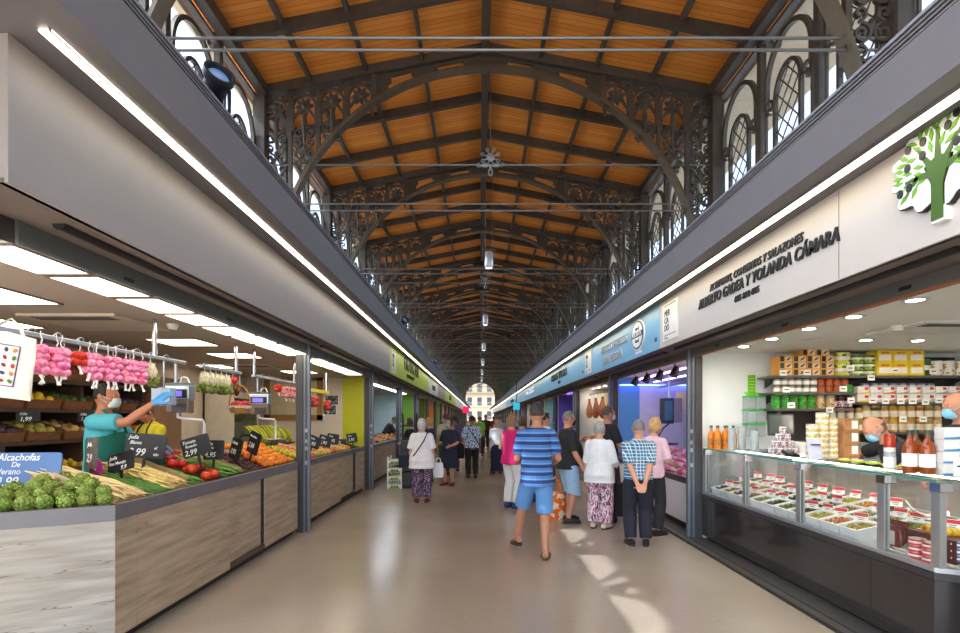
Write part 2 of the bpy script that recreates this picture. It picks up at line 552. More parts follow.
# ---- ornamented upper ties, chains and hanging lamps
def make_pendant():
    t = thing('tie_ornament', 'x', 'ornament', (0, 0, 0))
    MB().cyl((XL, 0, 6.66), (XR, 0, 6.66), .02, 8).build('tie_rod', steel_dull, t)
    c = (XC + .1, 0, 6.81); K = .56
    o = MB(Matrix.Translation((c[0], 0, 6.66)) @ Matrix.Scale(K, 4) @ Matrix.Translation((-c[0], 0, -6.66))); c = (XC + .1, 0, 6.93)
    o.lathe([(.0, -.03), (.12, -.03), (.15, 0), (.12, .03), (0, .03)], 16, c, Matrix.Rotation(PI / 2, 4, 'X').to_3x3())
    for k in range(8):
        a = 2 * PI * k / 8 + PI / 8; d = V((math.cos(a), 0, math.sin(a)))
        o.bar(V(c) + d * .12, V(c) + d * .26, .03, .03)
        cc = V(c) + d * .3
        o.tube([cc + V((math.cos(b) * .055, 0, math.sin(b) * .055)) for b in [2 * PI * i / 10 for i in range(10)]], .016, 6, closed=True)
    for q in (-1, 1):
        o.sph((c[0] + q * .2, 0, 6.66), (.16, .05, .09), 10, 6); scroll(o, (c[0] + q * .42, 0, 6.66), .09, 1.2, 0, q)
    o.tube([(c[0], 0, 6.66), (c[0], 0, 6.5)], [.05, .03], 8)
    o.tube([V((c[0] + .07 * math.cos(b), 0, 6.4 + .12 * math.sin(b))) for b in [2 * PI * i / 14 for i in range(14)]], .025, 6, closed=True)
    o.build('finial', M('pale_iron', (150, 158, 164), .4, .4), t, smooth=50)
    MB().cyl((c[0], 0, 7.0), (c[0], 0, 8.6), .008, 6).build('hanging_rod', steel_dull, t)
    return t
PN = make_pendant()
def make_lamp():
    t = thing('pendant_spotlight', 'x', 'lamp', (0, 0, 0))
    MB().lathe([(.0, -.42), (.1, -.42), (.125, -.38), (.125, .0), (.1, .05), (0, .05)], 20).build('lamp_housing', M('lamp_grey', (196, 198, 202), .35, .5), t, smooth=40)
    b = MB(); b.path([(-.17, 0, -.2), (-.17, 0, .12), (.17, 0, .12), (.17, 0, -.2)], .05, .015, (0, 1, 0)); b.build('bracket', steel_dull, t)
    MB().lathe([(0, -.012), (.085, -.012), (.085, 0), (0, 0)], 16, (0, 0, -.42)).build('lens', M('lamp_lens', (255, 240, 210), .3, emit=3.), t)
    c = MB(); c.cyl((-.1, 0, .12), (-.1, 0, 2.3), .006, 5); c.cyl((.1, 0, .12), (.1, 0, 2.3), .006, 5); c.build('suspension_cable', steel_dull, t)
    return t
LP = make_lamp()
for i, k in enumerate(range(1, 18, 2)):
    y = Y0 + k * S
    lab = 'pale iron snowflake finial on the upper tie rod, %s along the nave' % ORD[i]
    if i == 0: PN.location = (0, y, 0); tag(PN, lab, 'ornament', 'tie rod ornaments')
    else: dup(PN, (0, y, 0), None, lab, 'tie rod ornaments')
for i, k in enumerate(range(2, 17, 2)):
    y = Y0 + k * S
    lab = 'grey cylindrical spotlight hung from the ridge, %s along the nave' % ORD[i]
    if i == 0: LP.location = (.27, y, 6.32); tag(LP, lab, 'lamp', 'hanging spotlights')
    else: dup(LP, (.27, y, 6.32), None, lab, 'hanging spotlights')

# ---- clerestory walls and windows
wallm = M('wall_cream', (204, 188, 164), .7, var=.05)
wl = MB(); wl.bb(XL - .22, XL - .02, -3.6, YEND, 2.62, 4.6); struct(wl.build('wall_left', wallm))
wr = MB(); wr.bb(XR + .02, XR + .22, -3.6, YEND, 2.62, 4.6); struct(wr.build('wall_right', wallm))
eav = M('eave_soffit_cream', (240, 216, 180), .7, var=.05)
struct(MB().prism([(XL - .3, y0, zr(XL) + .0), (XL - .42, y0, zr(XL) - .02), (XL - .42, y0, zr(XL) + .08), (XL - .3, y0, zr(XL) + .1)], (0, y1 - y0, 0)).build('trim_1', eav))
struct(MB().prism([(XR + .3, y0, zr(XR) + .0), (XR + 1.5, y0, zr(XR) - .25), (XR + 1.5, y0, zr(XR) - .15), (XR + .3, y0, zr(XR) + .1)], (0, y1 - y0, 0)).build('trim_2', eav))
W = S / 3
pane_m = m_glass('window_glass', (236, 243, 250), .1)
def make_window():
    """in the plane x = 0, y from 0 to W, z 4.6 .. eave"""
    ztop = 7.98
    fr = MB()
    fr.bb(-.05, .05, 0, .06, 4.6, ztop); fr.bb(-.05, .05, W - .06, W, 4.6, ztop)
    fr.bb(-.05, .05, 0, W, 4.6, 4.72); fr.bb(-.06, .06, 0, W, ztop - .05, ztop)
    root = fr.build('window_1', iron)
    cy = W / 2
    def arch(hw, spring, rise, bot, n=16):
        pts = [(0, cy - hw, bot)]
        for i in range(n + 1):
            a = PI * i / n
            pts.append((0, cy - hw * math.cos(a), spring + rise * math.sin(a)))
        return pts + [(0, cy + hw, bot)]
    am = MB(); am.path(arch(.6, 7.05, .68, 6.75), .07, .07, (1, 0, 0))
    for q in (-1, 1):
        pts = []
        for i in range(15):
            t = i / 14; a = (-PI / 2 if q > 0 else -PI / 2) + q * 1.2 * 2 * PI * t; r = .13 * (1 - .7 * t)
            pts.append((0, cy + q * .48 + r * math.cos(a), 6.75 + r * math.sin(a)))
        am.path(pts, .05, .04, (1, 0, 0))
        am.bar((0, cy + q * .6, 4.7), (0, cy + q * .6, 6.8), .035, .035)
    am.build('arch_moulding', iron, root, smooth=50)
    ia = MB(); ia.path(arch(.34, 6.75, .42, 4.65), .06, .06, (1, 0, 0)); ia.build('lancet_frame', iron, root, smooth=50)
    la = MB()
    zt = lambda y: 6.75 + .42 * math.sqrt(max(0, 1 - ((y - cy) / .34) ** 2))
    for s_ in (-1, 1):
        for k in range(-4, 14):
            p0 = None; ok = []
            for i in range(41):
                y = cy - .33 + .66 * i / 40
                z = 4.7 + k * .3 + s_ * (y - cy) * 1.15
                if 4.68 < z < zt(y): ok.append((0, y, z))
            if len(ok) > 1: la.bar(ok[0], ok[-1], .016, .016)
    la.build('lattice', iron, root)
    MB().bb(-.006, .006, .03, W - .03, 4.65, ztop - .02).build('pane', pane_m, root)
    return struct(root)
WN = make_window()
first = True; n = 1
nb = int((YEND - Y0) / W) + 4
for side in (-1, 1):
    for k in range(-4, nb):
        y = Y0 + k * W
        if y + W > YEND: break
        x = XL - .12 if side < 0 else XR + .12
        if first: WN.location = (x, y, 0); first = False; continue
        n += 1
        w_ = dup(WN, (x, y, 0)); w_.name = 'window_%d' % n

# ---- far end wall with its arched opening
ew = MB(); ye = YEND
hw = 2.9; spr = 5.9
pts = []
prof = [(-7, -.0), (-hw, 0), (-hw, spr)] + [(-hw * math.cos(PI * i / 20), spr + hw * .95 * math.sin(PI * i / 20)) for i in range(1, 20)] + [(hw, spr), (hw, 0), (7.5, 0), (7.5, 8), (XC, 9.3), (-7, 8)]
ew.prism([(x + .15 * (abs(x) < 3), ye, z) for x, z in prof], (0, .4, 0))
struct(ew.build('wall_far', M('end_wall_brown', (96, 74, 54), .7)))
# ------------------------------------------------------------------ fascias, signs, stall shells
LP_, LS, LO = -2.42, -2.08, -1.76          # left: post plane, sign plane, outer fascia plane
LZ0, LZ1, LZ2 = 2.64, 3.30, 3.72           # soffit under sign, soffit of fascia, fascia top
RP, RS, RO = 2.81, 2.366, 2.08
RZ0, RZ1, RZ2 = 2.51, 3.107, 3.49
YA = -3.4
silver = M('anodised_edge', (168, 168, 174), .35, .6, var=.03)
strip_mat = m_emit('strip_glow', (255, 240, 214), 4.5)
def fascia(n, sgn, xo, xs, z0, z1, z2, ysign):
    f = MB()
    f.bb(xo, xo - sgn * .04, YA, YEND - .2, z1, z2 - .11)
    f.bb(xo, xs + sgn * .34, YA, YEND - .2, z1, z1 + .03)
    f.bb(xs + sgn * .34, sgn * 4.5, YA, YEND - .2, z2 - .14, z2 - .08)
    o = struct(f.build('trim_%d' % n, dgrey))
    g = MB(); g.bb(xo + sgn * .03, xo + sgn * .3, YA, YEND - .2, z2 - .11, z2 - .10); g.bb(xo + sgn * .05, xo + sgn * .06, YA, YEND - .2, z2 - .11, z2 - .0)
    g.build('slot_recess', M('slot_dark', (36, 36, 40), .6), o)
    s = MB()
    for k in range(4):
        zz = z2 - .098 + k * .024
        s.bb(xo - sgn * .004, xo + sgn * .04, YA, YEND - .2, zz, zz + .011)
    s.build('grille_slat', dgrey, o)
    e = MB(); e.bb(xo - sgn * .012, xo + sgn * .04, YA, YEND - .2, z2 - .122, z2 - .108); e.bb(xo - sgn * .012, xo + sgn * .05, YA, YEND - .2, z2 - .006, z2 + .012)
    e.build('edge_profile', silver, o)
fascia(3, -1, LO, LS, LZ0, LZ1, LZ2, 2.29)
fascia(4, 1, RO, RS, RZ0, RZ1, RZ2, 0)
# linear lights let into the soffits
for sgn, x0, x1, z, ya, lab in ((-1, -1.868, -1.932, LZ1, 2.27, 'long white linear light in the soffit above the fruit stall signs'),
                                (1, 2.18, 2.25, RZ1, -2.0, 'long white linear light in the soffit above the olive stall sign')):
    t = thing('linear_light', lab, 'light', ((x0 + x1) / 2, ya, z))
    MB().bb(x0, x1, ya, YEND - .3, z - .012, z - .002).build('diffuser', strip_mat, t, world=True)
    f = MB(); f.bb(x0 - .008, x0, ya - .008, YEND - .3, z - .014, z); f.bb(x1, x1 + .008, ya - .008, YEND - .3, z - .014, z)
    f.build('housing', dgrey, t, world=True)
# soffit under the signs + shutter boxes
sf = MB(); sf.bb(LS - .02, LP_ - .12, 2.29, YEND - .3, LZ0, LZ0 + .02); struct(sf.build('trim_5', soffm))
sf = MB(); sf.bb(RS + .02, RP + .12, -2.4, YEND - .3, RZ0, RZ0 + .02); struct(sf.build('trim_6', soffm))
def shutter(n, xp, sgn, y0, y1, z0, z1):
    o = MB().bb(xp, xp + sgn * .06, y0, y1, z0, z1).build('trim_%d' % n, lintel_m)
    MB().bb(xp + sgn * .005, xp + sgn * .055, y0, y1, z0 - .012, z0).build('shutter_lip', M('shutter_lip_rust', (150, 86, 50), .5), o)
    s = MB()
    for k in range(3):
        yy = y0 + (y1 - y0) * (.18 + .32 * k); s.bb(xp - sgn * .004, xp + sgn * .01, yy, yy + .1, z0 + .03, z0 + .055)
    s.build('latch_slot', black, o)
    return struct(o)
LY = [2.66, 7.3, 11.65] + [11.65 + 4.33 * k for k in range(1, 21)]
RY = [-1.7, 2.55, 6.93, 11.15] + [11.15 + 4.25 * k for k in range(1, 22)]
tn = 7
for ys, xp, sgn, z0, z1 in ((LY, LP_, -1, 2.51, LZ0), (RY, RP, 1, 2.415, RZ0)):
    for i in range(len(ys) - 1):
        shutter(tn, xp, sgn, ys[i] + .07, ys[i + 1] - .07, z0, z1); tn += 1
struct(MB().bb(LP_ - .02, -4.6, 2.64, 2.78, 2.51, LZ0).build('trim_%d' % tn, M('dark_trim', (52, 47, 45), .5))); tn += 1
# black slots in the soffits
def slot(x, y0, y1, z, lab):
    m = MB(); m.tube([(x, y0, z), (x, y1, z)], .035, 10); o = m.build('air_slot', black, smooth=40); o.location = (0, 0, 0)
    tag(o, lab, 'vent', 'black slots under the signs')
for i in range(8):
    slot(-2.25, LY[i] + .12, LY[i + 1] - .15, LZ0, 'black rounded slot under the left signs, %s bay from the front' % ORD[i])
    slot(2.55, RY[i + 1] + .2, RY[i + 2] - .2, RZ0, 'black rounded slot under the right signs, %s bay from the front' % ORD[i])
# posts
def make_post(xp, sgn, z1):
    t = thing('shopfront_post', 'x', 'post', (0, 0, 0))
    MB().bb(-.045, .045, -.035, .035, 0, z1).build('shutter_guide', postm, t, bevel=.006)
    g = MB(); g.bb(-.012, .012, -.04, -.035, .02, z1); g.build('guide_slot', postd, t)
    MB().bb(sgn * .045, sgn * .14, -.05, .05, 0, z1).build('upright', postd, t)
    b = MB()
    for z in (.95, 1.15, 1.25, 1.4): b.bb(-.015, .015, -.045, -.034, z, z + .05)
    b.build('latch', steel, t)
    return t
for ys, xp, sgn, z1, nm in ((LY, LP_, -1, LZ0, 'left'), (RY, RP, 1, RZ0, 'right')):
    P0 = None
    for i, y in enumerate(ys[1:] if sgn < 0 else ys[1:]):
        side = 'fruit stall' if sgn < 0 else 'olive stall'
        lab = 'slim blue-grey steel shopfront post, %s along the %s side' % (ORD[i], side)
        if P0 is None: P0 = make_post(xp, sgn, z1); P0.location = (xp, y, 0); tag(P0, lab, 'post', 'shopfront posts')
        else: dup(P0, (xp, y, 0), None, lab, 'shopfront posts')
# ------------------------------------------------------------------ shop signs
def sign(sgn, xs, z0, z1, y0, y1, mat, lab, th=.05, end=False):
    t = thing('shop_sign', lab, 'sign', (xs, y0, z0))
    MB().bb(xs, xs + sgn * th, y0 + .004, y1 - .004, z0, z1).build('board', mat, t, bevel=.003, world=True)
    return t
def stext(t, sgn, xs, y, z, s, size, mat, align='CENTER', ext=.008, xs_=1., shear=0., off=0., name='lettering', spc=1., line=1.):
    # left signs read while looking at -X, right signs while looking at +X
    rot = (PI / 2, 0, PI / 2) if sgn < 0 else (PI / 2, 0, -PI / 2)
    return text(name, s, size, mat, t, (xs - sgn * ext, y, z), rot, ext, align, xs_, shear, off, spc, line, world=True)
lime = M('lime_board', (184, 206, 30), .4, var=.03)
skyb = M('light_blue_board', (122, 178, 208), .35, var=.03)
whb = M('white_board', (226, 226, 222), .45, var=.02)
blk = M('black_letters', (26, 24, 24), .4)
wht = M('white_letters', (245, 245, 245), .4)
gry = M('grey_letters', (150, 155, 160), .4)
def mercado(sgn, xs, ya, yb, z0, z1, lab, small=False):
    t = thing('name_plate', lab, 'sign', (xs, (ya + yb) / 2, z0), 0, 'white market name plates')
    MB().bb(xs - sgn * .002, xs - sgn * .014, ya, yb, z0, z1).build('plate', M('plate_white', (232, 228, 220), .4), t, world=True)
    yl = yb - .07 if sgn > 0 else ya + .07
    h = (z1 - z0)
    stext(t, sgn, xs - sgn * .014, yl, z0 + h * .66, 'MER\nCA\nDO', h * .24, blk, 'LEFT', .002, .9, off=.0, line=.82)
    ln = MB()
    for z in (z0 + h * .93, z0 + h * .14): ln.bb(xs - sgn * .014, xs - sgn * .017, ya + .05, yb - .05, z, z + .008)
    ln.build('rule_line', blk, t, world=True)
    stext(t, sgn, xs - sgn * .014, yl, z0 + h * .06, 'CENTRAL', h * .05, blk, 'LEFT', .001, 1.2)
    return t
# left
t = sign(-1, LS, LZ0, LZ1, 2.29, 12.08, panel_l, 'long plain taupe sign panel above the fruit counters')
t = sign(-1, LS, LZ0, LZ1, 12.08, 21.3, lime, 'lime green shop sign with black lettering beyond the taupe panel')
stext(t, -1, LS, 16.0, 2.95, 'FRUTAS JAVI', .52, blk, off=.003, xs_=1.15, ext=.008)
stext(t, -1, LS, 15.6, 2.76, 'FRUTAS Y VERDURAS', .15, blk, ext=.01)
mercado(-1, LS, 12.3, 12.9, LZ0 + .05, LZ1 - .06, 'white plate at the near end of the lime sign')
t = sign(-1, LS, LZ0, LZ1, 21.3, 26, whb, 'pale sign with a small dark logo between lime and taupe panels')
stext(t, -1, LS, 23.6, 2.85, 'VERDURAS', .3, M('dark_green_letters', (60, 80, 40), .5), ext=.01)
sign(-1, LS, LZ0, LZ1, 26, 31.5, panel_l, 'short taupe sign panel before the second lime sign')
t = sign(-1, LS, LZ0, LZ1, 31.5, 45, lime, 'second lime green shop sign further along the left')
stext(t, -1, LS, 37, 2.85, 'FRUTAS', .5, blk, ext=.006, off=.004, xs_=1.6)
sign(-1, LS, LZ0, LZ1, 45, 70, whb, 'long pale sign far along the left side')
sign(-1, LS, LZ0, LZ1, 70, YEND - .3, panel_l, 'last taupe sign panel by the far exit on the left')
# right
t = sign(1, RS, RZ0, RZ1, 2.36, 6.82, panel_r, 'stone coloured sign of the olive stall with raised black lettering')
# photo joint of the two boards
MB().bb(RS - .002, RS + .01, 3.42, 3.426, RZ0 + .01, RZ1 - .01).build('panel_joint', M('joint', (120, 116, 112), .6), t, world=True)
stext(t, 1, RS, 4.56, 2.892, 'ACEITUNAS, CONSERVAS Y SALAZONES', .098, blk, ext=.007, xs_=.82, shear=.2, off=.001, spc=1.06)
stext(t, 1, RS, 4.50, 2.765, 'ALBERTO GADEA Y YOLANDA CÁMARA', .138, blk, ext=.008, xs_=.83, shear=.18, off=.0025, spc=1.06)
stext(t, 1, RS, 4.60, 2.665, '685-890-085', .08, blk, ext=.007, xs_=.95, shear=.12, off=.001, spc=1.08)
mercado(1, RS, 6.18, 6.68, RZ0 + .06, RZ1 - .07, 'white MERCADO plate beside the blue fishmonger sign')
sign(1, RS, RZ0, RZ1, -1.7, 2.36, panel_r, 'stone sign panel continuing past the olive tree emblem')
t = sign(1, RS, RZ0, RZ1, 6.82, 10.9, skyb, 'light blue sign with oval badge beside the white MERCADO plate')
stext(t, 1, RS, 9.2, 2.83, 'PESCADOS Y MARISCOS', .185, gry, ext=.009, xs_=.88, off=.002)
stext(t, 1, RS, 9.25, 2.61, 'JUAN Y BEGOÑA', .185, gry, ext=.009, xs_=.9, off=.002)
stext(t, 1, RS, 9.2, 2.835, 'PESCADOS Y MARISCOS', .185, wht, ext=.003, xs_=.88, off=.006)
stext(t, 1, RS, 9.25, 2.615, 'JUAN Y BEGOÑA', .185, wht, ext=.003, xs_=.9, off=.006)
stext(t, 1, RS, 6.98, 2.62, '18', .09, blk, ext=.003)
# oval badge
def oval(mb, y, z, ry, rz, x0, x1, n=32):
    mb.prism([(x0, y + ry * math.cos(2 * PI * i / n), z + rz * math.sin(2 * PI * i / n)) for i in range(n)], (x1 - x0, 0, 0))
yb_, zb_ = 7.72, 2.83
m = MB(); oval(m, yb_, zb_, .3, .225, RS, RS - .02); m.build('badge_rim', wht, t, world=True)
m = MB(); oval(m, yb_, zb_, .28, .21, RS - .02, RS - .026); m.build('badge_border', blk, t, world=True)
m = MB(); oval(m, yb_, zb_, .25, .185, RS - .026, RS - .03); m.build('badge_face', wht, t, world=True)
m = MB(); m.bb(RS - .03, RS - .034, yb_ - .27, yb_ + .27, zb_ - .035, zb_ + .045); m.build('badge_band', blk, t, world=True)
stext(t, 1, RS - .034, yb_, zb_ - .02, 'PESCADOS', .085, wht, ext=.002, xs_=1.1)
m = MB()
for zz, s_ in ((zb_ + .09, 1), (zb_ - .09, -1)):
    m.prism([(RS - .03, yb_ + .1, zz), (RS - .03, yb_ + .04, zz + .025), (RS - .03, yb_ - .05, zz + .01), (RS - .03, yb_ - .1, zz + .035), (RS - .03, yb_ - .09, zz - .03), (RS - .03, yb_ - .04, zz - .012), (RS - .03, yb_ + .04, zz - .025)], (-.004, 0, 0))
m.build('badge_fish', blk, t, world=True)
stext(t, 1, RS, yb_, 2.56, 'ZARAGOZA', .055, wht, ext=.004)
t = sign(1, RS, RZ0, RZ1, 10.9, 19.4, skyb, 'second light blue sign with a dark raised name in the middle')
mercado(1, RS, 10.95, 11.55, RZ0 + .05, RZ1 - .05, 'white plate at the near end of the second blue sign')
stext(t, 1, RS, 15.6, 2.77, 'CARNES VALERO', .3, blk, ext=.008, off=.006, xs_=1.35)
stext(t, 1, RS, 15.4, 2.62, 'POLLOS', .12, blk, ext=.006, off=.002)
stext(t, 1, RS, 11.9, 2.62, '16', .1, blk, ext=.003)
t = sign(1, RS, RZ0, RZ1, 19.4, 30, skyb, 'third light blue sign with pale lettering along the right side')
stext(t, 1, RS, 24.5, 2.72, 'PESCADERÍA', .36, wht, ext=.008, off=.004, xs_=2.2)
t = sign(1, RS, RZ0, RZ1, 30, 46, skyb, 'fourth light blue sign further along the right side')
stext(t, 1, RS, 38, 2.72, 'POLLERÍA', .34, blk, ext=.008, off=.004, xs_=2.6)
sign(1, RS, RZ0, RZ1, 46, YEND - .3, whb, 'long pale sign far along the right side')
# olive tree emblem on the sign
t = thing('tree_emblem', 'raised olive tree emblem in green and black on the stone sign', 'emblem', (RS, 2.62, 2.62))
EX = RS - .03
def E(a, b): return (2.64 - a, 2.88 + b)       # a to the right in view, b up
def cutout(mb, pts, x0, x1): mb.prism([(x0, E(a, b)[0], E(a, b)[1]) for a, b in pts], (x1 - x0, 0, 0))
crown = []
for i in range(72):
    a = 2 * PI * i / 72
    r = .285 + .025 * math.sin(a * 12) + .01 * math.sin(a * 5 + 1)
    if -2.35 < -PI + (a + PI) % (2 * PI) - 0 and False: pass
    crown.append((r * math.cos(a) * 1.02, .03 + r * math.sin(a) * .8))
trunk = [(-.035, -.27), (.03, -.27), (.028, -.1), (.07, .03), (.0, .06), (-.07, .03), (-.036, -.08)]
b1 = MB(); cutout(b1, crown, RS, EX); b1.build('shadow_backing', blk, t, world=True)
b2 = MB(); cutout(b2, [(a * .985, b * .985 + .003) for a, b in crown], EX, EX - .006); b2.build('crown_backing', wht, t, world=True)
b3 = MB(); cutout(b3, [(a * 1.25 - (.0), b - .012 * (b < -.2)) for a, b in trunk], RS, EX - .006); b3.build('trunk_backing', wht, t, world=True)
tr_ = MB(); cutout(tr_, trunk, EX - .006, EX - .014)
for (p, q, w_) in (((-.03, -.02), (-.2, .0), .02), ((-.03, 0), (-.12, .14), .018), ((.0, 0), (.0, .2), .02), ((.02, 0), (.14, .14), .018), ((.03, -.02), (.2, .02), .02), ((-.12, .0), (-.2, -.08), .014), ((.12, .0), (.2, -.08), .014)):
    d = V((q[0] - p[0], q[1] - p[1])).normalized(); nn = V((-d[1], d[0])) * w_
    cutout(tr_, [(p[0] - nn[0], p[1] - nn[1]), (q[0] - nn[0] * .3, q[1] - nn[1] * .3), (q[0] + nn[0] * .3, q[1] + nn[1] * .3), (p[0] + nn[0], p[1] + nn[1])], EX - .006, EX - .013)
tr_.build('trunk', M('emblem_trunk', (66, 98, 22), .4), t, world=True)
lf = MB(); olv = MB(); olw = MB(); rr = random.Random(4)
k = 0
for ring, cnt in ((.25, 26), (.19, 18), (.12, 10)):
    for i in range(cnt):
        a = -.62 + (2 * PI - 1.9) * i / (cnt - 1) + .0
        if ring < .2: a += .1
        a += rr.uniform(-.05, .05)
        cx_, cz_ = ring * math.cos(a), .03 + ring * math.sin(a) * .8
        da = a + rr.uniform(-.5, .5); d = (math.cos(da), math.sin(da))
        k += 1
        if (ring == .19 and i % 3 == 1) or (ring == .25 and i % 7 == 3) or (ring == .12 and i % 4 == 2):
            olw = MB(); olv = MB()
            for mb, r0, x0, x1 in ((olw, .031, EX - .006, EX - .011), (olv, .024, EX - .011, EX - .017)):
                cutout(mb, [(cx_ + r0 * .8 * math.cos(2 * PI * j / 14), cz_ + r0 * math.sin(2 * PI * j / 14)) for j in range(14)], x0, x1)
            olr = olw.build('olive_rim', wht, t, world=True); olv.build('olive', blk, olr)
        else:
            L, w_ = .036, .0125
            cutout(lf, [(cx_ - d[0] * L, cz_ - d[1] * L), (cx_ - d[1] * w_, cz_ + d[0] * w_), (cx_ + d[0] * L, cz_ + d[1] * L), (cx_ + d[1] * w_, cz_ - d[0] * w_)], EX - .006, EX - .012)
lf.build('leaf_cutouts', M('emblem_leaf', (104, 166, 36), .4), t, world=True)

# projectors on the left fascia
def make_proj():
    t = thing('projector_spotlight', 'x', 'spotlight', (0, 0, 0))
    r = Matrix.Rotation(rad(-78), 3, 'Y') @ Matrix.Rotation(rad(0), 3, 'X')
    ax = V((.55, -.55, .42)).normalized(); rr_ = V((0, 0, 1)).rotation_difference(ax).to_matrix()
    MB().lathe([(0, -.16), (.06, -.16), (.075, -.1), (.08, .06), (.105, .09), (.105, .14), (.085, .14), (.08, .1), (0, .1)], 20, (0, 0, .2), rr_).build('housing', M('projector_black', (40, 44, 52), .35, .4), t, smooth=40)
    MB().lathe([(0, 0), (.078, 0), (.06, .02), (0, .028)], 16, V((0, 0, .2)) + ax * .1, rr_).build('lens', M('projector_lens', (120, 150, 190), .05, 0), t, smooth=60)
    b = MB(); b.path([(-.11, .0, .2), (-.11, 0, .04), (.11, 0, .04), (.11, 0, .2)], .04, .012, (0, 1, 0)); b.bb(-.04, .04, -.04, .04, 0, .045); b.build('yoke', black, t)
    return t
PJ = make_proj()
for i in range(9):
    y = 3.72 + 9.08 * i
    lab = 'black projector spotlight standing on the left fascia, %s along the nave' % ORD[i]
    if i == 0: PJ.location = (-1.9, y, LZ2 + .03); tag(PJ, lab, 'spotlight', 'projectors on the left fascia')
    else: dup(PJ, (-1.9, y, LZ2 + .03), None, lab, 'projectors on the left fascia')

# ------------------------------------------------------------------ stall shells
shell_w = M('stall_wall_cream', (222, 206, 184), .6, var=.03)
shell_white = M('stall_wall_white', (226, 230, 230), .5, var=.02)
ceil_l = M('stall_ceiling_grey', (184, 172, 158), .6, var=.02)
ceil_r = M('stall_ceiling_white', (226, 226, 220), .6, var=.02)
panel_e = m_emit('ceiling_panel_glow', (255, 240, 214), 3.6)
SN = [tn]
def S_(o):
    o.name = 'trim_%d' % SN[0]; SN[0] += 1
    return struct(o)
def partition(x0, x1, y, z1, mat, strip=None, sx=None):
    o = struct(MB().bb(x0, x1, y - .05, y + .05, 0, z1).build('wall_partition', mat))
    if strip: MB().bb(sx[0], sx[1], y - .058, y + .058, 0, z1).build('coloured_panel', strip, o)
    return o
cp_strip = [M('panel_yellow_green', (196, 196, 0), .45, var=.02), M('panel_lime', (116, 176, 6), .45, var=.02), M('panel_olive', (78, 110, 24), .5, var=.02), M('panel_orange', (226, 130, 20), .5), M('panel_cream', (226, 214, 190), .5)]
cr_strip = [M('panel_sky', (92, 156, 216), .45, var=.02), M('panel_stone', (200, 196, 190), .5), M('panel_violet', (120, 90, 190), .5), M('panel_teal', (110, 170, 180), .5)]
BX = -5.2
# left ceilings & back
lc = MB(); lc.bb(LP_ - .1, BX - .1, 2.3, YEND - .3, 2.5, 2.56); struct(lc.build('ceiling', ceil_l))
lb = MB(); lb.bb(BX - .1, BX, 2.3, YEND - .3, 0, 2.56); struct(lb.build('wall_back', shell_w))
rc = MB(); rc.bb(RP + .1, 6.4, -1.7, YEND - .3, 2.46, 2.52); struct(rc.build('ceiling', ceil_r))
rbk = MB(); rbk.bb(6.3, 6.4, -1.7, YEND - .3, 0, 2.52); struct(rbk.build('wall_back', shell_white))
partition(LP_ - .16, BX, 11.68, 2.5, shell_w, cp_strip[0], (LP_ - .17, LP_ - .64))
partition(LP_ - .16, BX, 20.3, 2.5, M('stall_wall_ice', (196, 222, 226), .5), cp_strip[1], (LP_ - .17, LP_ - .66))
for i, y in enumerate(LY[5:]):
    partition(LP_ - .16, BX, y, 2.5, (shell_w, shell_white)[i % 2], cp_strip[(2, 3, 1, 4, 3, 2)[i % 6]], (LP_ - .17, LP_ - .7))
partition(RP + .16, 6.3, 6.98, 2.46, shell_white)
partition(RP + .16, 6.3, 11.2, 2.46, M('stall_wall_lilac', (206, 206, 232), .5), cr_strip[0], (RP + .17, RP + .62))
for i, y in enumerate(RY[4:]):
    partition(RP + .16, 6.3, y, 2.46, (shell_w, shell_white)[i % 2], cr_strip[(1, 2, 3, 1)[i % 4]], (RP + .17, RP + .7))
partition(RP + .4, 6.3, -1.6, 2.46, shell_white)
# ceiling light panels
def make_panel(w_, d_, mat, name='ceiling_light'):
    t = thing(name, 'x', 'ceiling light', (0, 0, 0))
    f = MB()
    for q in (-1, 1):
        f.bb(q * w_ / 2, q * (w_ / 2 - .012), -d_ / 2, d_ / 2, -.012, 0); f.bb(-w_ / 2, w_ / 2, q * d_ / 2, q * (d_ / 2 - .02), -.012, 0)
    f.build('frame', M('light_frame', (120, 110, 100), .5), t)
    MB().bb(-w_ / 2 + .012, w_ / 2 - .012, -d_ / 2 + .012, d_ / 2 - .012, -.008, 0).build('diffuser', mat, t)
    return t
A = make_panel(.34, .565, panel_e); c = 0
for j, y in enumerate([2.95 + .6 * k for k in range(8)] + [8.1 + .6 * k for k in range(5)]):
    lab = 'bright ceiling panel in the row inside the fruit stall shutter, %s from the front' % ORD[j]
    if j == 0: A.location = (-2.57, y, 2.5); tag(A, lab, 'ceiling light', 'front row of ceiling panels')
    else: dup(A, (-2.57, y, 2.5), None, lab, 'front row of ceiling panels')
B = make_panel(.59, .59, panel_e)
for j, (x, y) in enumerate(((-3.57, 3.8), (-3.5, 6.15), (-3.5, 7.45), (-3.5, 10.1), (-4.6, 4.9), (-4.5, 9.0))):
    lab = 'square glowing ceiling panel further inside the fruit stall, %s from the front' % ORD[j]
    if j == 0: B.location = (x, y, 2.5); tag(B, lab, 'ceiling light', 'inner ceiling panels')
    else: dup(B, (x, y, 2.5), None, lab, 'inner ceiling panels')
cool = m_emit('ceiling_tube_cool', (235, 244, 255), 9.)
Cc = make_panel(.2, 7.0, cool); Cc.location = (-2.8, 16, 2.5)
tag(Cc, 'long cool white ceiling tube in the stall behind the lime wall', 'ceiling light')
warm = m_emit('ceiling_warm', (255, 214, 160), 4.)
violet = m_emit('violet_tube', (120, 90, 255), 4.)
Dd = make_panel(.5, 2.6, warm)
k = 0
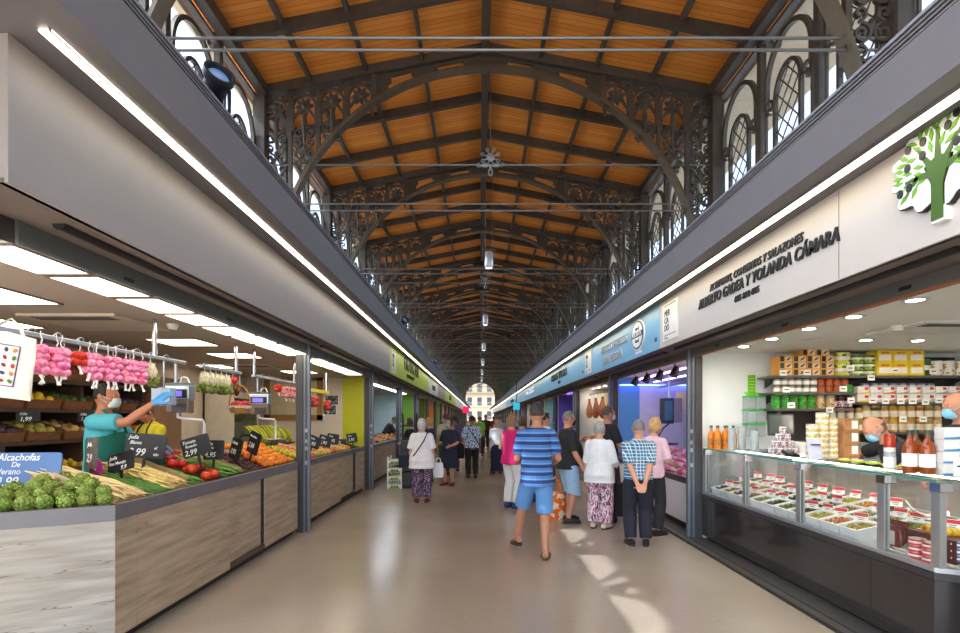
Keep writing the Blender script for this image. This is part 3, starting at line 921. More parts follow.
for i, y in enumerate(LY[4:-1]):
    lab = 'warm ceiling panel in the far left stalls, %s from the crate stack' % ORD[i]
    if k == 0: Dd.location = (-3.3, y + 2.1, 2.5); tag(Dd, lab, 'ceiling light', 'far left ceiling panels'); k = 1
    else: dup(Dd, (-3.3, y + 2.1, 2.5), None, lab, 'far left ceiling panels')
De = make_panel(.5, 2.6, panel_e)
for i, y in enumerate(RY[5:-1]):
    lab = 'ceiling panel in the far right stalls, %s beyond the warm lit stall' % ORD[i]
    if i == 0: De.location = (3.6, y + 2.1, 2.46); tag(De, lab, 'ceiling light', 'far right ceiling panels')
    else: dup(De, (3.6, y + 2.1, 2.46), None, lab, 'far right ceiling panels')
# violet tubes in the stall past the warm one
Vt = make_panel(.08, 1.8, violet); Vt.location = (3.1, 17.6, 2.44); tag(Vt, 'violet tube light near the front of the purple lit stall', 'ceiling light', 'violet tubes')
dup(Vt, (3.4, 17.6, 2.3), None, 'violet tube light further inside the purple lit stall', 'violet tubes')
# downlights of the olive stall
dl = m_emit('downlight_glow', (255, 244, 220), 110.)
def make_down(on=True):
    t = thing('recessed_downlight', 'x', 'downlight', (0, 0, 0))
    MB().lathe([(.055, -.012), (.085, -.01), (.09, 0), (.05, 0)], 20, ringed=True).build('trim_ring', M('downlight_ring', (200, 200, 198), .3, .4), t, smooth=40)
    MB().lathe([(0, -.008), (.056, -.008), (.056, 0), (0, 0)], 20).build('lamp_face', dl if on else M('downlight_off', (180, 178, 172), .4), t)
    return t
DL = make_down()
for j, y in enumerate([2.55, 3.16, 3.76, 4.38, 4.97, 5.6, 6.2]):
    lab = 'round downlight just inside the olive stall shutter, %s from the front' % ORD[j]
    if j == 0: DL.location = (3.15, y, 2.46); tag(DL, lab, 'downlight', 'shutter downlights')
    else: dup(DL, (3.15, y, 2.46), None, lab, 'shutter downlights')
for j, (x, y) in enumerate(((4.23, 5.7), (4.83, 5.73), (5.5, 5.7), (4.2, 4.0), (4.9, 3.6))):
    dup(DL, (x, y, 2.46), None, ('lit round downlight above the yellow tins on the shelf', 'lit round downlight above the yellow boxes on the shelf', 'lit round downlight above the white tubs on the shelf', 'round downlight above the bald vendor', 'round downlight above the standing vendor')[j], 'inner downlights')
o = make_down(False); o.location = (3.57, 5.6, 2.46); tag(o, 'unlit round downlight above the brown boxes on the shelf', 'downlight')
for i, y in enumerate([11.6, 12.3, 13, 13.7, 14.4, 15.0]):
    lab = 'small warm downlight along the front of the beige stall, %s from its near post' % ORD[i]
    if i == 0:
        WD = make_down(); tag(WD, lab, 'downlight', 'warm stall downlights'); WD.location = (3.3, y, 2.46)
    else: dup(WD, (3.3, y, 2.46), None, lab, 'warm stall downlights')
# vents and detectors in the ceilings
def vent(x, y, z, w_, d_, lab, mat):
    t = thing('ceiling_vent', lab, 'vent', (x, y, z))
    MB().bb(-w_ / 2, w_ / 2, -d_ / 2, d_ / 2, -.025, 0).build('frame', mat, t, bevel=.008)
    s = MB()
    for k in range(3): s.bb(-w_ / 2 + .08, w_ / 2 - .08, -d_ / 2 + .06 + k * .05, -d_ / 2 + .08 + k * .05, -.03, -.02)
    s.build('slat', M('vent_dark', (70, 68, 66), .6), t)
    return t
vent(4.3, 4.9, 2.46, .8, .7, 'square ceiling air unit with slots above the vendors', M('vent_white', (214, 212, 206), .5))
vent(-3.55, 4.85, 2.5, .85, .8, 'square ceiling air unit above the greengrocer', M('vent_cream', (206, 192, 172), .5))
vent(-3.9, 9.0, 2.5, .8, .6, 'ceiling air unit above the hanging basket', M('vent_cream', (206, 192, 172), .5))
def detector(x, y, z, lab):
    t = thing('smoke_detector', lab, 'detector', (x, y, z))
    MB().lathe([(0, -.05), (.03, -.05), (.045, -.03), (.055, -.012), (.055, 0), (0, 0)], 16).build('dome', M('detector_white', (225, 223, 216), .4), t, smooth=40)
    MB().lathe([(.03, -.056), (.034, -.056), (.034, -.05), (.03, -.05)], 16).build('ring', M('detector_ring', (150, 150, 146), .4), t)
detector(3.9, 4.85, 2.46, 'small white detector on the olive stall ceiling')
detector(-2.95, 5.0, 2.5, 'small white detector on the fruit stall ceiling')
# ------------------------------------------------------------------ left fruit stall
wood_side = m_laminate('oak_laminate', (9, .8, 9))
wood_front = m_laminate('oak_laminate_daylit', (.9, .9, 9), (146, 138, 126), (170, 164, 154), (126, 116, 102))  # cooler copy of the oak laminate, daylight on the end panel put into its colour
band_m = M('counter_band_grey', (112, 108, 112), .4, .1, var=.03)
kickm = M('kick_dark', (34, 30, 28), .6)
deckm = M('display_deck_dark', (58, 44, 34), .7, var=.2)
CXF = -2.51
P0c = V((-2.51, 3.58, 0)); Uc = V((-.866, -.5, 0)); Nc = V((-.5, .866, 0))
t = thing('fruit_counter', 'long oak-fronted produce counter with a grey top band, nearest on the left', 'counter', (-2.8, 5.2, 0))
segs = [(3.58, 3.82), (3.82, 5.24), (6.08, 7.18)]
for a, b in segs:
    MB().bb(CXF, CXF - .03, a + .002, b - .002, .08, .893).build('front_panel', wood_side, t, bevel=.002, world=True)
MB().bb(CXF - .035, CXF - .06, 5.2, 6.09, .1, .893).build('sliding_door', wood_side, t, world=True)
MB().bb(CXF - .01, CXF - .05, 6.05, 6.08, .14, .893).build('door_edge', kickm, t, world=True)
MB().bb(CXF, CXF - .03, 5.24, 6.08, .08, .13).build('door_track', M('door_track_brown', (84, 66, 52), .5), t, world=True)
MB().bb(CXF + .004, CXF - .05, 3.58, 7.18, .895, 1.0).build('top_band', band_m, t, bevel=.004, world=True)
MB().bb(CXF - .07, CXF - .1, 3.7, 7.18, 0, .1).build('kick_board', kickm, t, world=True)
b = MB(); b.bb(CXF - .06, -3.15, 3.7, 7.18, .1, .9); b.build('body', kickm, t, world=True)
dk = MB(); dk.prism([(CXF - .05, 3.6, .95), (-3.2, 3.6, 1.13), (-3.2, 3.6, .9), (CXF - .05, 3.6, .88)], (0, 3.58, 0)); dk.build('display_deck', deckm, t, world=True)
def fr(tt, d, z): return P0c + Uc * tt + Nc * d + V((0, 0, z))
q = MB(); q.prism([fr(0, 0, .08), fr(1.7, 0, .08), fr(1.7, .03, .08), fr(0, .03, .08)], (0, 0, .813)); o = q.build('end_panel', wood_front, t, world=True)
q = MB(); q.prism([fr(-.002, -.004, .895), fr(1.7, -.004, .895), fr(1.7, .05, .895), fr(-.03, .05, .895)], (0, 0, .105)); q.build('end_band', band_m, t, world=True)
q = MB(); q.prism([fr(.03, .06, 0), fr(1.7, .06, 0), fr(1.7, .09, 0), fr(.06, .09, 0)], (0, 0, .1)); q.build('end_kick', kickm, t, world=True)
q = MB(); q.prism([fr(0, .05, .95), fr(1.7, .05, .95), fr(1.7, .62, 1.1), fr(.42, .62, 1.1)], (0, 0, -.06)); q.build('end_deck', deckm, t, world=True)
# artichokes
artm = M('artichoke_green', (142, 158, 66), .6, var=.3, scale=14, c2=(104, 124, 48), rnd=.25)
artd = M('artichoke_bract_tip', (120, 110, 60), .6)
def make_arti():
    t = thing('artichoke', 'x', 'artichoke')
    m = MB()
    m.sph((0, 0, 0), (.04, .04, .042), 12, 8)
    for r_ in range(6):
        el = -1.1 + r_ * .46; n_ = (6, 9, 11, 10, 8, 5)[r_]
        for k in range(n_):
            az = 2 * PI * (k + .5 * (r_ % 2)) / n_
            d = V((math.cos(el) * math.cos(az), math.cos(el) * math.sin(az), math.sin(el)))
            up = V((-math.sin(el) * math.cos(az), -math.sin(el) * math.sin(az), math.cos(el)))
            s_ = d.cross(up); c_ = d * .041
            m.add([c_ - up * .022 - d * .006, c_ - s_ * .014 + d * .003, c_ + up * .024 + d * .009, c_ + s_ * .014 + d * .003, c_ + d * .011, c_ - d * .01], [(0, 1, 4), (1, 2, 4), (2, 3, 4), (3, 0, 4), (1, 0, 5), (2, 1, 5), (3, 2, 5), (0, 3, 5)])
    m.build('bracts', artm, t, smooth=35)
    MB().tube([(0, 0, -.035), (0, .004, -.055)], [.012, .013], 8).build('stem', M('artichoke_stem', (150, 160, 96), .6), t)
    return t
AR = make_arti(); first = True
for row in range(4):
    n_ = (15, 14, 13, 3)[row]
    for i in range(n_):
        tt = .07 + .108 * i + (0, .02, .09, .16)[row] + RND.uniform(-.01, .01)
        d = .1 + .098 * row; z = 1.035 + .04 * row
        p = fr(tt, d, z + RND.uniform(-.006, .006))
        lab = 'green artichoke, %s from the counter corner in the %s row of the pile' % (ORD[i], ('front', 'second', 'third', 'fourth', 'back')[row])
        rot = (rad(RND.uniform(20, 100)), RND.uniform(-.5, .5), RND.uniform(-.8, .8))
        sc = RND.uniform(1.0, 1.2)
        if first:
            AR.location = p; AR.rotation_euler = rot; tag(AR, lab, 'artichoke', 'artichokes at the counter corner'); first = False
        else: dup(AR, p, None, lab, 'artichokes at the counter corner', rot, sc)
# counter slope helper: u along Y, v 0..1 front to back
def slope(y, v, dz=0.): return V((CXF - .07 - .6 * v, y, .975 + .19 * v + dz))
# bean heaps
def pod_mesh(L, r, bend, name, mat, flat=.6, n=8):
    m = MB(); pts = []; rs = []
    for i in range(n + 1):
        a = i / n
        pts.append((L * (a - .5), bend * math.sin(a * PI), 0)); rs.append(r * (.25 + .75 * math.sin(min(1, .12 + a * .88) * PI) ** .5) if 0 < i < n else r * .25)
    m.tube(pts, rs, 6, flat=flat)
    return m.build(name, mat, smooth=60)
def bean_heap(nm, cat, group, label, y0, y1, count, protos, zh, ang, v0=.02, v1=1., basemat=deckm):
    # mound under the loose top layer
    m = MB(); rings = []
    for i in range(9):
        v = v0 + (v1 - v0) * i / 8
        rg = []
        for j in range(13):
            a = j / 12; y = y0 + (y1 - y0) * a
            rg.append(slope(y, v, zh * .75 * (math.sin(PI * min(max(a, .03), .97)) ** .4) * (math.sin(PI * min(max(.12 + v * .8, 0), 1)) ** .3) + noise.noise(V((y * 30, v * 20, 1))) * .008))
        rg = rg + [slope(y1, v, -.02), slope(y0, v, -.02)]
        rings.append(rg)
    m.loft(rings)
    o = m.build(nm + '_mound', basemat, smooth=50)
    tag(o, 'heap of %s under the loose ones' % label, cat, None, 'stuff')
    for i in range(count):
        y = y0 + (y1 - y0) * RND.uniform(.05, .95); v = v0 + (v1 - v0) * RND.uniform(.12, .93)
        a = (y - y0) / (y1 - y0)
        z = zh * (math.sin(PI * a) ** .4) * (math.sin(PI * (.1 + v * .8)) ** .3) * RND.uniform(.8, 1.15)
        pr = protos[i % len(protos)]
        rot = (RND.uniform(-.3, .3), .3 + RND.uniform(-.12, .12), ang + RND.gauss(0, .22))
        r_ = pr if i < len(protos) else dup(pr)
        r_.location = slope(y, v, z); r_.rotation_euler = rot
        tag(r_, 'loose %s on top of its heap' % label.replace('beans', 'bean').replace('pods', 'pod'), cat, group)
wax = M('wax_bean_cream', (236, 212, 150), .5, var=.12, c2=(232, 214, 160), rnd=.3)
wax2 = M('flat_bean_yellow', (224, 200, 124), .5, var=.1, rnd=.25)
grn = M('bean_green', (88, 134, 48), .5, var=.2, rnd=.4)
grn2 = M('flat_bean_green', (122, 162, 56), .5, var=.2, rnd=.4)
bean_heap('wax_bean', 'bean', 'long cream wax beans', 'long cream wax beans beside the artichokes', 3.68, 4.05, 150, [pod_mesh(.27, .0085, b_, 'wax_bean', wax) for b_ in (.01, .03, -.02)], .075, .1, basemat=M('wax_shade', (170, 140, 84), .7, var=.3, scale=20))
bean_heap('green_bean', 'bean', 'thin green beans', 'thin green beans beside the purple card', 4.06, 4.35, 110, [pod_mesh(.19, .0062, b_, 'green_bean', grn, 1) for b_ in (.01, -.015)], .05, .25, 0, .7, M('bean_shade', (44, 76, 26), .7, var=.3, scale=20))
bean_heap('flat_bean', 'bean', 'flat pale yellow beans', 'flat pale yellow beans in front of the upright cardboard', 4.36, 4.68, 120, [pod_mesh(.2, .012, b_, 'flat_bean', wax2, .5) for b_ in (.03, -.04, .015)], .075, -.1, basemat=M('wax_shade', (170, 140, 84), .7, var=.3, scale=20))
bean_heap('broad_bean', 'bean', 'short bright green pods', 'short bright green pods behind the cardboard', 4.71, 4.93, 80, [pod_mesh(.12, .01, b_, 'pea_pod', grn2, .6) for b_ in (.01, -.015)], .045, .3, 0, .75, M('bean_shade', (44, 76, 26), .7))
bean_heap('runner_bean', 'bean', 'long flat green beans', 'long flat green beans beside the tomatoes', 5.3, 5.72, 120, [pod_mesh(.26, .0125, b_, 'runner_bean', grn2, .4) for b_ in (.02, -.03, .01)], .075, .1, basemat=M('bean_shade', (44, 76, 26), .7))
# cardboard dividers and coloured cards
card = M('cardboard', (176, 138, 100), .8, var=.06)
pinkc = M('purple_card', (168, 44, 128), .6, var=.05)
def card_sheet(nm, lab, mat, y, v0, v1, h, rz=0., txt=None, curve=0.):
    t = thing(nm, lab, 'card', slope(y, (v0 + v1) / 2, .0))
    a, b = slope(y, v0) - slope(y, (v0 + v1) / 2), slope(y, v1) - slope(y, (v0 + v1) / 2)
    m = MB(); n_ = 8; P = []
    for i in range(n_ + 1):
        k = i / n_; p = a.lerp(b, k); P.append((p.x, p.y + curve * math.sin(k * PI), p.z, h * (.55 + .45 * k)))
    for i in range(n_):
        p, q_ = P[i], P[i + 1]
        m.prism([(p[0], p[1] - .003, p[2] - .02), (q_[0], q_[1] - .003, q_[2] - .02), (q_[0], q_[1] - .003, q_[2] + q_[3]), (p[0], p[1] - .003, p[2] + p[3])], (0, .006, 0))
    m.build('sheet', mat, t)
    if txt: text('lettering', txt, .1, M('card_white', (240, 225, 236), .6), t, (a.x * -.1 - .1, -.006 + curve * .9 - .02, .04), (PI / 2, rad(14), 0), .002, 'CENTER', offset=.004)
    t.rotation_euler = (0, 0, rz)
    return t
card_sheet('cardboard_divider', 'brown cardboard divider standing between the pale beans and green pods', card, 4.69, .1, 1.0, .13)
card_sheet('cardboard_divider', 'low brown cardboard divider between the artichokes and wax beans', M('cardboard_pinkish', (186, 150, 132), .8), 3.7, .2, .75, .1)
card_sheet('cardboard_divider', 'small brown cardboard divider between the runner beans and cherries', card, 5.76, .1, .8, .1)
card_sheet('purple_card', 'purple card with white letters standing behind the thin green beans', pinkc, 4.2, .62, 1.15, .12, -.7, 'HC', .05)
card_sheet('purple_card', 'small purple card between the wax beans and green beans', pinkc, 4.06, .35, .85, .08, -.35)
card_sheet('purple_card', 'purple card strip between the cherries and mandarins', pinkc, 6.2, .35, 1.0, .09, -.2, 'HO')
# tomatoes
tomm = M('tomato_red', (206, 48, 22), .25, var=.12, rnd=.2)
stm = M('calyx_green', (64, 96, 40), .6)
def make_tom(r, mat, name, cat, cal=True, squash=.85, lobes=6):
    t = thing(name, 'x', cat)
    MB().sph((0, 0, 0), (r, r, r * squash), 18, 12, fn=lambda d: (1 + .035 * math.cos(lobes * math.atan2(d.y, d.x)) * (1 - d.z * d.z)) * (1 - .12 * max(0, d.z) ** 8)).build('flesh', mat, t, smooth=180)
    if cal:
        m = MB()
        for k in range(5):
            a = 2 * PI * k / 5; d = V((math.cos(a), math.sin(a), 0)); s_ = V((-d.y, d.x, 0)); z = V((0, 0, r * squash * .9))
            m.prism([z - s_ * r * .08, z + d * r * .5 - V((0, 0, r * .08)), z + s_ * r * .08], (0, 0, .003))
        m.cyl((0, 0, r * squash * .85), (0, 0, r * squash * 1.12), r * .07, 6)
        m.build('calyx', stm, t)
    return t
TO = make_tom(.052, tomm, 'tomato', 'tomato')
labs = ['big ribbed tomato at the back of the pile, nearer the cardboard', 'big ribbed tomato at the back of the pile, nearer the runner beans', 'big tomato in the middle of the pile beside the cardboard', 'big tomato in the middle of the pile beside the runner beans', 'big tomato at the front edge beside the green pods', 'big tomato at the front edge beside the purple card scrap',
        'tomato under the middle of the pile', 'tomato between the front and middle pairs']
for i, (y, v, z) in enumerate(((4.99, .62, .07), (5.12, .6, .065), (5.03, .34, .07), (5.17, .34, .075), (5.0, .08, .055), (5.14, .08, .055), (5.1, .47, .03), (5.23, .2, .04))):
    rot = (RND.uniform(-.5, .5), RND.uniform(-.5, .5), RND.uniform(0, 6))
    if i == 0: TO.location = slope(y, v, z); TO.rotation_euler = rot; tag(TO, labs[0], 'tomato', 'big tomatoes')
    else: dup(TO, slope(y, v, z), None, labs[i], 'big tomatoes', rot)
# small red peppers / radishes behind, cherries, mandarins
RP2 = make_tom(.034, M('red_fruit', (200, 34, 28), .3, rnd=.2), 'plum_tomato', 'tomato'); first = True
for i in range(14):
    p = slope(5.25 + .075 * (i % 7), .92 + .12 * (i // 7), .045 + .02 * (i // 7))
    lab = 'small red tomato in the back tray behind the price boards, %s of the %s row' % (ORD[i % 7], ('front', 'rear')[i // 7])
    if first: RP2.location = p; tag(RP2, lab, 'tomato', 'small red tomatoes'); first = False
    else: dup(RP2, p, None, lab, 'small red tomatoes', (RND.random(), RND.random(), 0))
chm = M('dark_cherry', (58, 14, 22), .18, var=.1, rnd=.5)
m0 = MB().sph((0, 0, 0), .0155, 10, 7).build('cherry', chm, smooth=180); first = True
for i in range(150):
    y = RND.uniform(5.84, 6.18); v = RND.uniform(.0, .85)
    o = m0 if first else dup(m0)
    first = False
    o.location = slope(y, v, .04 + .02 * RND.random()); tag(o, 'dark red cherry in the heap between the cardboard and the mandarins', 'cherry', 'dark cherries')
mb = MB(); mb.prism([slope(5.82, 0, 0), slope(5.82, .9, 0), slope(5.82, .9, .04), slope(5.82, 0, .04)], (0, .38, 0))
tag(mb.build('cherry_crate', M('crate_brown', (96, 66, 42), .8)), 'shallow brown crate filled with dark cherries', 'crate')
orm = M('mandarin_orange', (236, 132, 16), .4, var=.08, scale=20, bmp=.06, rnd=.22)
MA = make_tom(.041, orm, 'mandarin', 'mandarin', True, .86, 0); first = True
for row in range(7):
    for i in range(13):
        y = 6.28 + .074 * i + .035 * (row % 2); v = .03 + .125 * row
        if y > 7.16: continue
        p = slope(y, v, .05 + .012 * row + RND.uniform(-.01, .01))
        lab = 'orange mandarin, %s along from the cherries in the %s row of the pile' % (ORD[i], ('front', 'second', 'third', 'fourth', 'fifth', 'sixth', 'back')[row])
        rot = (RND.uniform(-1, 1), RND.uniform(-1, 1), 0)
        if first: MA.location = p; tag(MA, lab, 'mandarin', 'mandarins'); first = False
        else: dup(MA, p, None, lab, 'mandarins', rot, RND.uniform(.95, 1.1))
# bananas behind
shelf_wood = M('bench_dark_wood', (70, 46, 32), .7, var=.15)
banm = M('banana_yellow_green', (196, 184, 30), .5, var=.15, c2=(150, 168, 36), scale=5, rnd=.2)
def make_ban():
    t = thing('banana_bunch', 'x', 'bananas')
    for k in range(5):
        a = (k - 2) * .3; m = MB(); pts = []; rs = []
        for i in range(9):
            s_ = i / 8; an = -.5 + s_ * 1.5
            p = V((.17 * math.cos(an) - .1, .03 * (k - 2) * (.3 + s_), .17 * math.sin(an) + .02))
            pts.append(Matrix.Rotation(a, 3, 'Z') @ p); rs.append(.019 * (math.sin(PI * (.12 + .8 * s_)) ** .5))
        m.tube(pts, rs, 8); m.build('banana', banm, t, smooth=60)
    MB().tube([(.05, 0, -.09), (.06, 0, -.05)], [.02, .025], 8).build('stalk', M('banana_stalk', (110, 100, 50), .7), t)
    return t
BA = make_ban()
t = thing('banana_bench', 'low dark bench behind the counters carrying the bananas', 'bench', (-3.45, 8.55, 0))
MB().bb(-3.7, -3.27, 7.9, 9.3, 1.14, 1.18).build('top', shelf_wood, t, world=True)
for qx in (-3.66, -3.31):
    for qy in (7.95, 9.25): MB().bb(qx - .02, qx + .02, qy - .02, qy + .02, 0, 1.14).build('leg', shelf_wood, t, world=True)
for i in range(10):
    y = 8.02 + .26 * (i % 5); x = -3.36 - .16 * (i // 5)
    lab = 'bunch of greenish bananas behind the mandarins, %s row, %s along' % (('front', 'rear')[i // 5], ORD[i % 5])
    rot = (0, rad(-12), RND.uniform(-.6, .6)); loc = (x, y, 1.27 + .05 * (i // 5))
    if i == 0: BA.location = loc; BA.rotation_euler = rot; tag(BA, lab, 'bananas', 'banana bunches')
    else: dup(BA, loc, None, lab, 'banana bunches', rot)
LI = make_tom(.034, M('lime_green', (126, 164, 30), .35, rnd=.2), 'lime', 'lime')
for i, (y, v, z) in enumerate(((7.12, .1, .11), (7.1, .3, .12), (7.14, .0, .05), (7.12, .5, .13))):
    lab = 'green lime at the end of the mandarins by the post, %s' % ('upper front', 'second up', 'lowest at the edge', 'highest')[i]
    if i == 0: LI.location = slope(y, v, z); tag(LI, lab, 'lime', 'limes')
    else: dup(LI, slope(y, v, z), None, lab, 'limes')
# ------------------------------------------------------------------ price boards
chalkb = M('chalkboard_black', (26, 25, 27), .55, var=.2)
chalkblue = M('board_blue', (64, 104, 158), .45, var=.04)
chalk = M('chalk_white', (236, 236, 232), .8)
def board(lab, c, w_, h_, rz, tilt, lines, mat=chalkb, stick=.14, roll=0., group='black chalk price boards'):
    t = thing('price_board', lab, 'price board', c, 0, group)
    t.rotation_euler = (tilt, roll, rz)
    pts = []; r = min(w_, h_) * .1
    for (cx_, cz_, a0) in ((w_ / 2 - r, h_ / 2 - r, 0), (-w_ / 2 + r, h_ / 2 - r, PI / 2), (-w_ / 2 + r, -h_ / 2 + r, PI), (w_ / 2 - r, -h_ / 2 + r, 1.5 * PI)):
        for i in range(5):
            a = a0 + PI / 2 * i / 4; pts.append((cx_ + r * math.cos(a), -.006, cz_ + r * math.sin(a)))
    MB().prism(pts, (0, .012, 0)).build('panel', mat, t)
    MB().bb(-.012, .012, -.002, .008, -h_ / 2 - stick, -h_ / 2 + .02).build('stake', black, t)
    for (s_, x, z, size) in lines:
        text('chalk_lettering', s_, size, chalk, t, (x, -.0075, z), (PI / 2, 0, 0), .001, 'LEFT', .9, shear=.25, offset=size * .006)
    return t
def big(l1, l2, pr, w_, h_, l3=None):
    L = [(l1, -w_ * .44, h_ * .27, h_ * .21), (l2, -w_ * .4, h_ * .06, h_ * .19), (pr, -w_ * .42, -h_ * .4, h_ * .42)]
    L.append(('el', w_ * .22, -h_ * .12, h_ * .17)); L.append(('kilo', w_ * .22, -h_ * .38, h_ * .15))
    return L
p = at(22, 470, 3.75)
board('blue price board with white handwriting standing behind the artichokes', p, .52, .25, .12, rad(-8), [('Alcachofas', -.165, .068, .072), ('De', -.07, .022, .052), ('Verano', -.165, -.03, .06), ('2,99', -.165, -.115, .095), ('el', .12, -.05, .045), ('kilo', .11, -.105, .045)], chalkblue, .25, group='price boards')
board('large black price board for white beans in front of the greengrocer', at(146, 446, 4.55), .33, .215, .1, rad(-8), big('Judía', 'Blanca', '3,99', .33, .215), roll=rad(4))
board('small black price board leaning among the cream beans', at(121, 462, 4.2), .24, .15, -.15, rad(-14), [('Judía', -.1, .03, .04), ('Fina Manojo', -.11, -.015, .036), ('9,9', .0, -.065, .05)], roll=rad(-14))
board('black price board standing behind the tomatoes, tilted to the left', at(196, 446, 5.1), .27, .19, .1, rad(-8), [('Tomate', -.12, .04, .045), ('Rosado', -.1, .0, .04), ('2,99', -.12, -.075, .075)], roll=rad(-17))
board('black price board behind the runner beans, overlapping the tomato board', at(214, 450, 5.32), .2, .2, .1, rad(-6), [('Judía', -.08, .05, .04), ('Verde', -.08, .01, .035), ('4,95', -.09, -.07, .07)])
board('narrow black price board turned edgeways behind the cherries', at(236, 449, 5.85), .25, .24, -.7, rad(-10), [('Cereza', -.11, .05, .05), ('3,95', -.1, -.06, .08)], roll=rad(10))
board('narrow black price board turned edgeways in front of the mandarins', at(254, 443, 6.2), .24, .26, -.68, rad(-8), [('Mandarina', -.11, .06, .04), ('2,50', -.1, -.06, .08)], roll=rad(14))
board('weathered narrow price board seen edgeways in front of the turquoise shirt', at(92, 453, 4.05), .2, .24, -.62, rad(-4), [('Judía', -.08, .05, .05), ('2,9', -.08, -.07, .09)], M('board_worn', (92, 84, 76), .7, var=.4, scale=12), group='price boards')

# ------------------------------------------------------------------ hanging rails
XB, ZB = -2.95, 2.15
def hrail(lab, y0, y1, posts):
    t = thing('hanging_rail', lab, 'rail', (XB, y0, ZB), 0, 'steel hanging rails')
    MB().bb(XB - .02, XB + .02, y0, y1, ZB - .016, ZB + .016).build('bar', steel, t, bevel=.004, world=True)
    for y in posts:
        MB().cyl((XB, y, ZB), (XB, y, 2.5), .021, 12).build('post', chrome, t, smooth=40, world=True)
    for y in [y0 + .1 + .21 * k for k in range(int((y1 - y0) / .21))]:
        MB().tube([V((XB + .03 * math.cos(a) * .9, y + .01 * math.sin(a), ZB + .02 + .025 * math.sin(a))) for a in [PI * i / 8 for i in range(9)]], .0035, 5).build('hook', steel, t, smooth=50, world=True)
hrail('steel hanging rail carrying the pink garlic nets', 2.9, 5.2, (3.0, 4.72))
hrail('steel hanging rail carrying the wrapped herb bags', 5.5, 6.42, (6.3,))
hrail('steel hanging rail between the basket and the shopfront post', 6.76, 8.4, (6.8, 8.27))
# nets of garlic
netp = M('garlic_net_pink', (222, 92, 146), .5, var=.25, scale=40, c2=(238, 160, 190), rnd=.25)
netr = M('net_red', (196, 40, 22), .5, var=.2, scale=40)
def make_net(mat, n_, name, cat, r=.034):
    t = thing(name, 'x', cat)
    MB().tube([(0, 0, .09), (.0, .0, .06), (.012, 0, .03), (0, 0, 0)], .003, 5).build('hanger', chalk, t)
    rr_ = random.Random(n_)
    for k in range(n_):
        for q in range(2):
            a = k * 1.3 + q * PI
            m = MB(); m.sph((math.cos(a) * .02, math.sin(a) * .02, -.03 - k * .047), (r, r, r * .86), 12, 8, fn=lambda d: 1 + .05 * math.cos(7 * math.atan2(d.y, d.x)))
            m.build('bulb', mat, t, smooth=180)
    m = MB(); z = -.03 - (n_ - 1) * .047 - .03
    m.tube([(0, 0, z), (.008, .004, z - .03), (.018, .0, z - .06)], [.012, .006, .012], 6); m.build('tail', chalk, t, smooth=60)
    return t
NETS = [make_net(netp, 4, 'garlic_net', 'garlic net'), make_net(netp, 3, 'garlic_net', 'garlic net')]
ys = [3.46, 3.55, 3.6, 3.64, 3.72, 3.91, 3.97, 4.03, 4.1, 4.17, 4.24, 4.31, 4.38, 4.45, 4.51]
for i, y in enumerate(ys):
    src = NETS[0 if i not in (4, 5) else 1]
    lab = 'pink net string of garlic bulbs on the rail, %s from the canvas bag' % ORD[i]
    loc = (XB + (.03, -.03, .02)[i % 3], y, ZB - .06)
    if i == 0: NETS[0].location = loc; tag(NETS[0], lab, 'garlic net', 'pink garlic nets')
    elif i == 4: NETS[1].location = loc; tag(NETS[1], lab, 'garlic net', 'pink garlic nets')
    else: dup(src, loc, RND.uniform(0, 6), lab, 'pink garlic nets')
o = make_net(netr, 2, 'pepper_net', 'pepper net', .036); o.location = (XB, 3.83, ZB - .06); tag(o, 'red net of dried peppers hanging between the pink garlic strings', 'pepper net')
# canvas bag
canv = M('canvas_cream', (232, 224, 208), .8, var=.05)
t = thing('tote_bag', 'cream canvas shopping bag printed with small fruits hanging from the rail', 'bag', (-2.93, 3.2, 1.95))
rings = []
for i in range(11):
    a = i / 10; z = .2 - .44 * a; w_ = .155 + .035 * a; th = .01 + .035 * math.sin(PI * min(1, a * .9 + .05)) 
    rings.append([V((w_ * math.cos(b_) * (1 + .04 * math.sin(5 * b_ + 4 * a)), th * math.sin(b_) + .012 * math.sin(9 * a + 3 * b_) * a, z - .02 * abs(math.cos(b_)) * (1 - a))) for b_ in [2 * PI * j / 28 for j in range(28)]])
m = MB(); m.loft(rings); m.build('bag_body', canv, t, smooth=70)
for q in (-1, 1):
    MB().tube([(-.08, q * .012, .19), (-.06, q * .012, .24), (0, 0, .29), (.06, q * .012, .24), (.08, q * .012, .19)], .011, 6, flat=.4).build('strap', canv, t, smooth=60)
fm = MB(); z0_, z1_, x0_, x1_ = -.16, .11, -.1, .1
for a, b_ in (((x0_, z0_), (x1_, z0_)), ((x1_, z0_), (x1_, z1_)), ((x1_, z1_), (x0_, z1_)), ((x0_, z1_), (x0_, z0_))):
    fm.bar((a[0], -.047, a[1]), (b_[0], -.047, b_[1]), .006, .006)
fm.build('print_border', M('print_blue', (60, 62, 120), .7), t)
pc = [(150, 40, 30), (60, 110, 40), (60, 50, 100), (200, 120, 40), (130, 50, 40), (170, 60, 30)]
for i in range(20):
    MB().sph((-.075 + .05 * (i % 4), -.046, .08 - .052 * (i // 4)), (.016, .004, .011), 10, 6, rot=Matrix.Rotation(i * .7, 3, 'Y')).build('fruit_print', M('print_%s' % 'abcdef'[i % 6], pc[i % 6], .7), t, smooth=180)
t.rotation_euler = (0, rad(9), .3); t.scale = (.92,) * 3
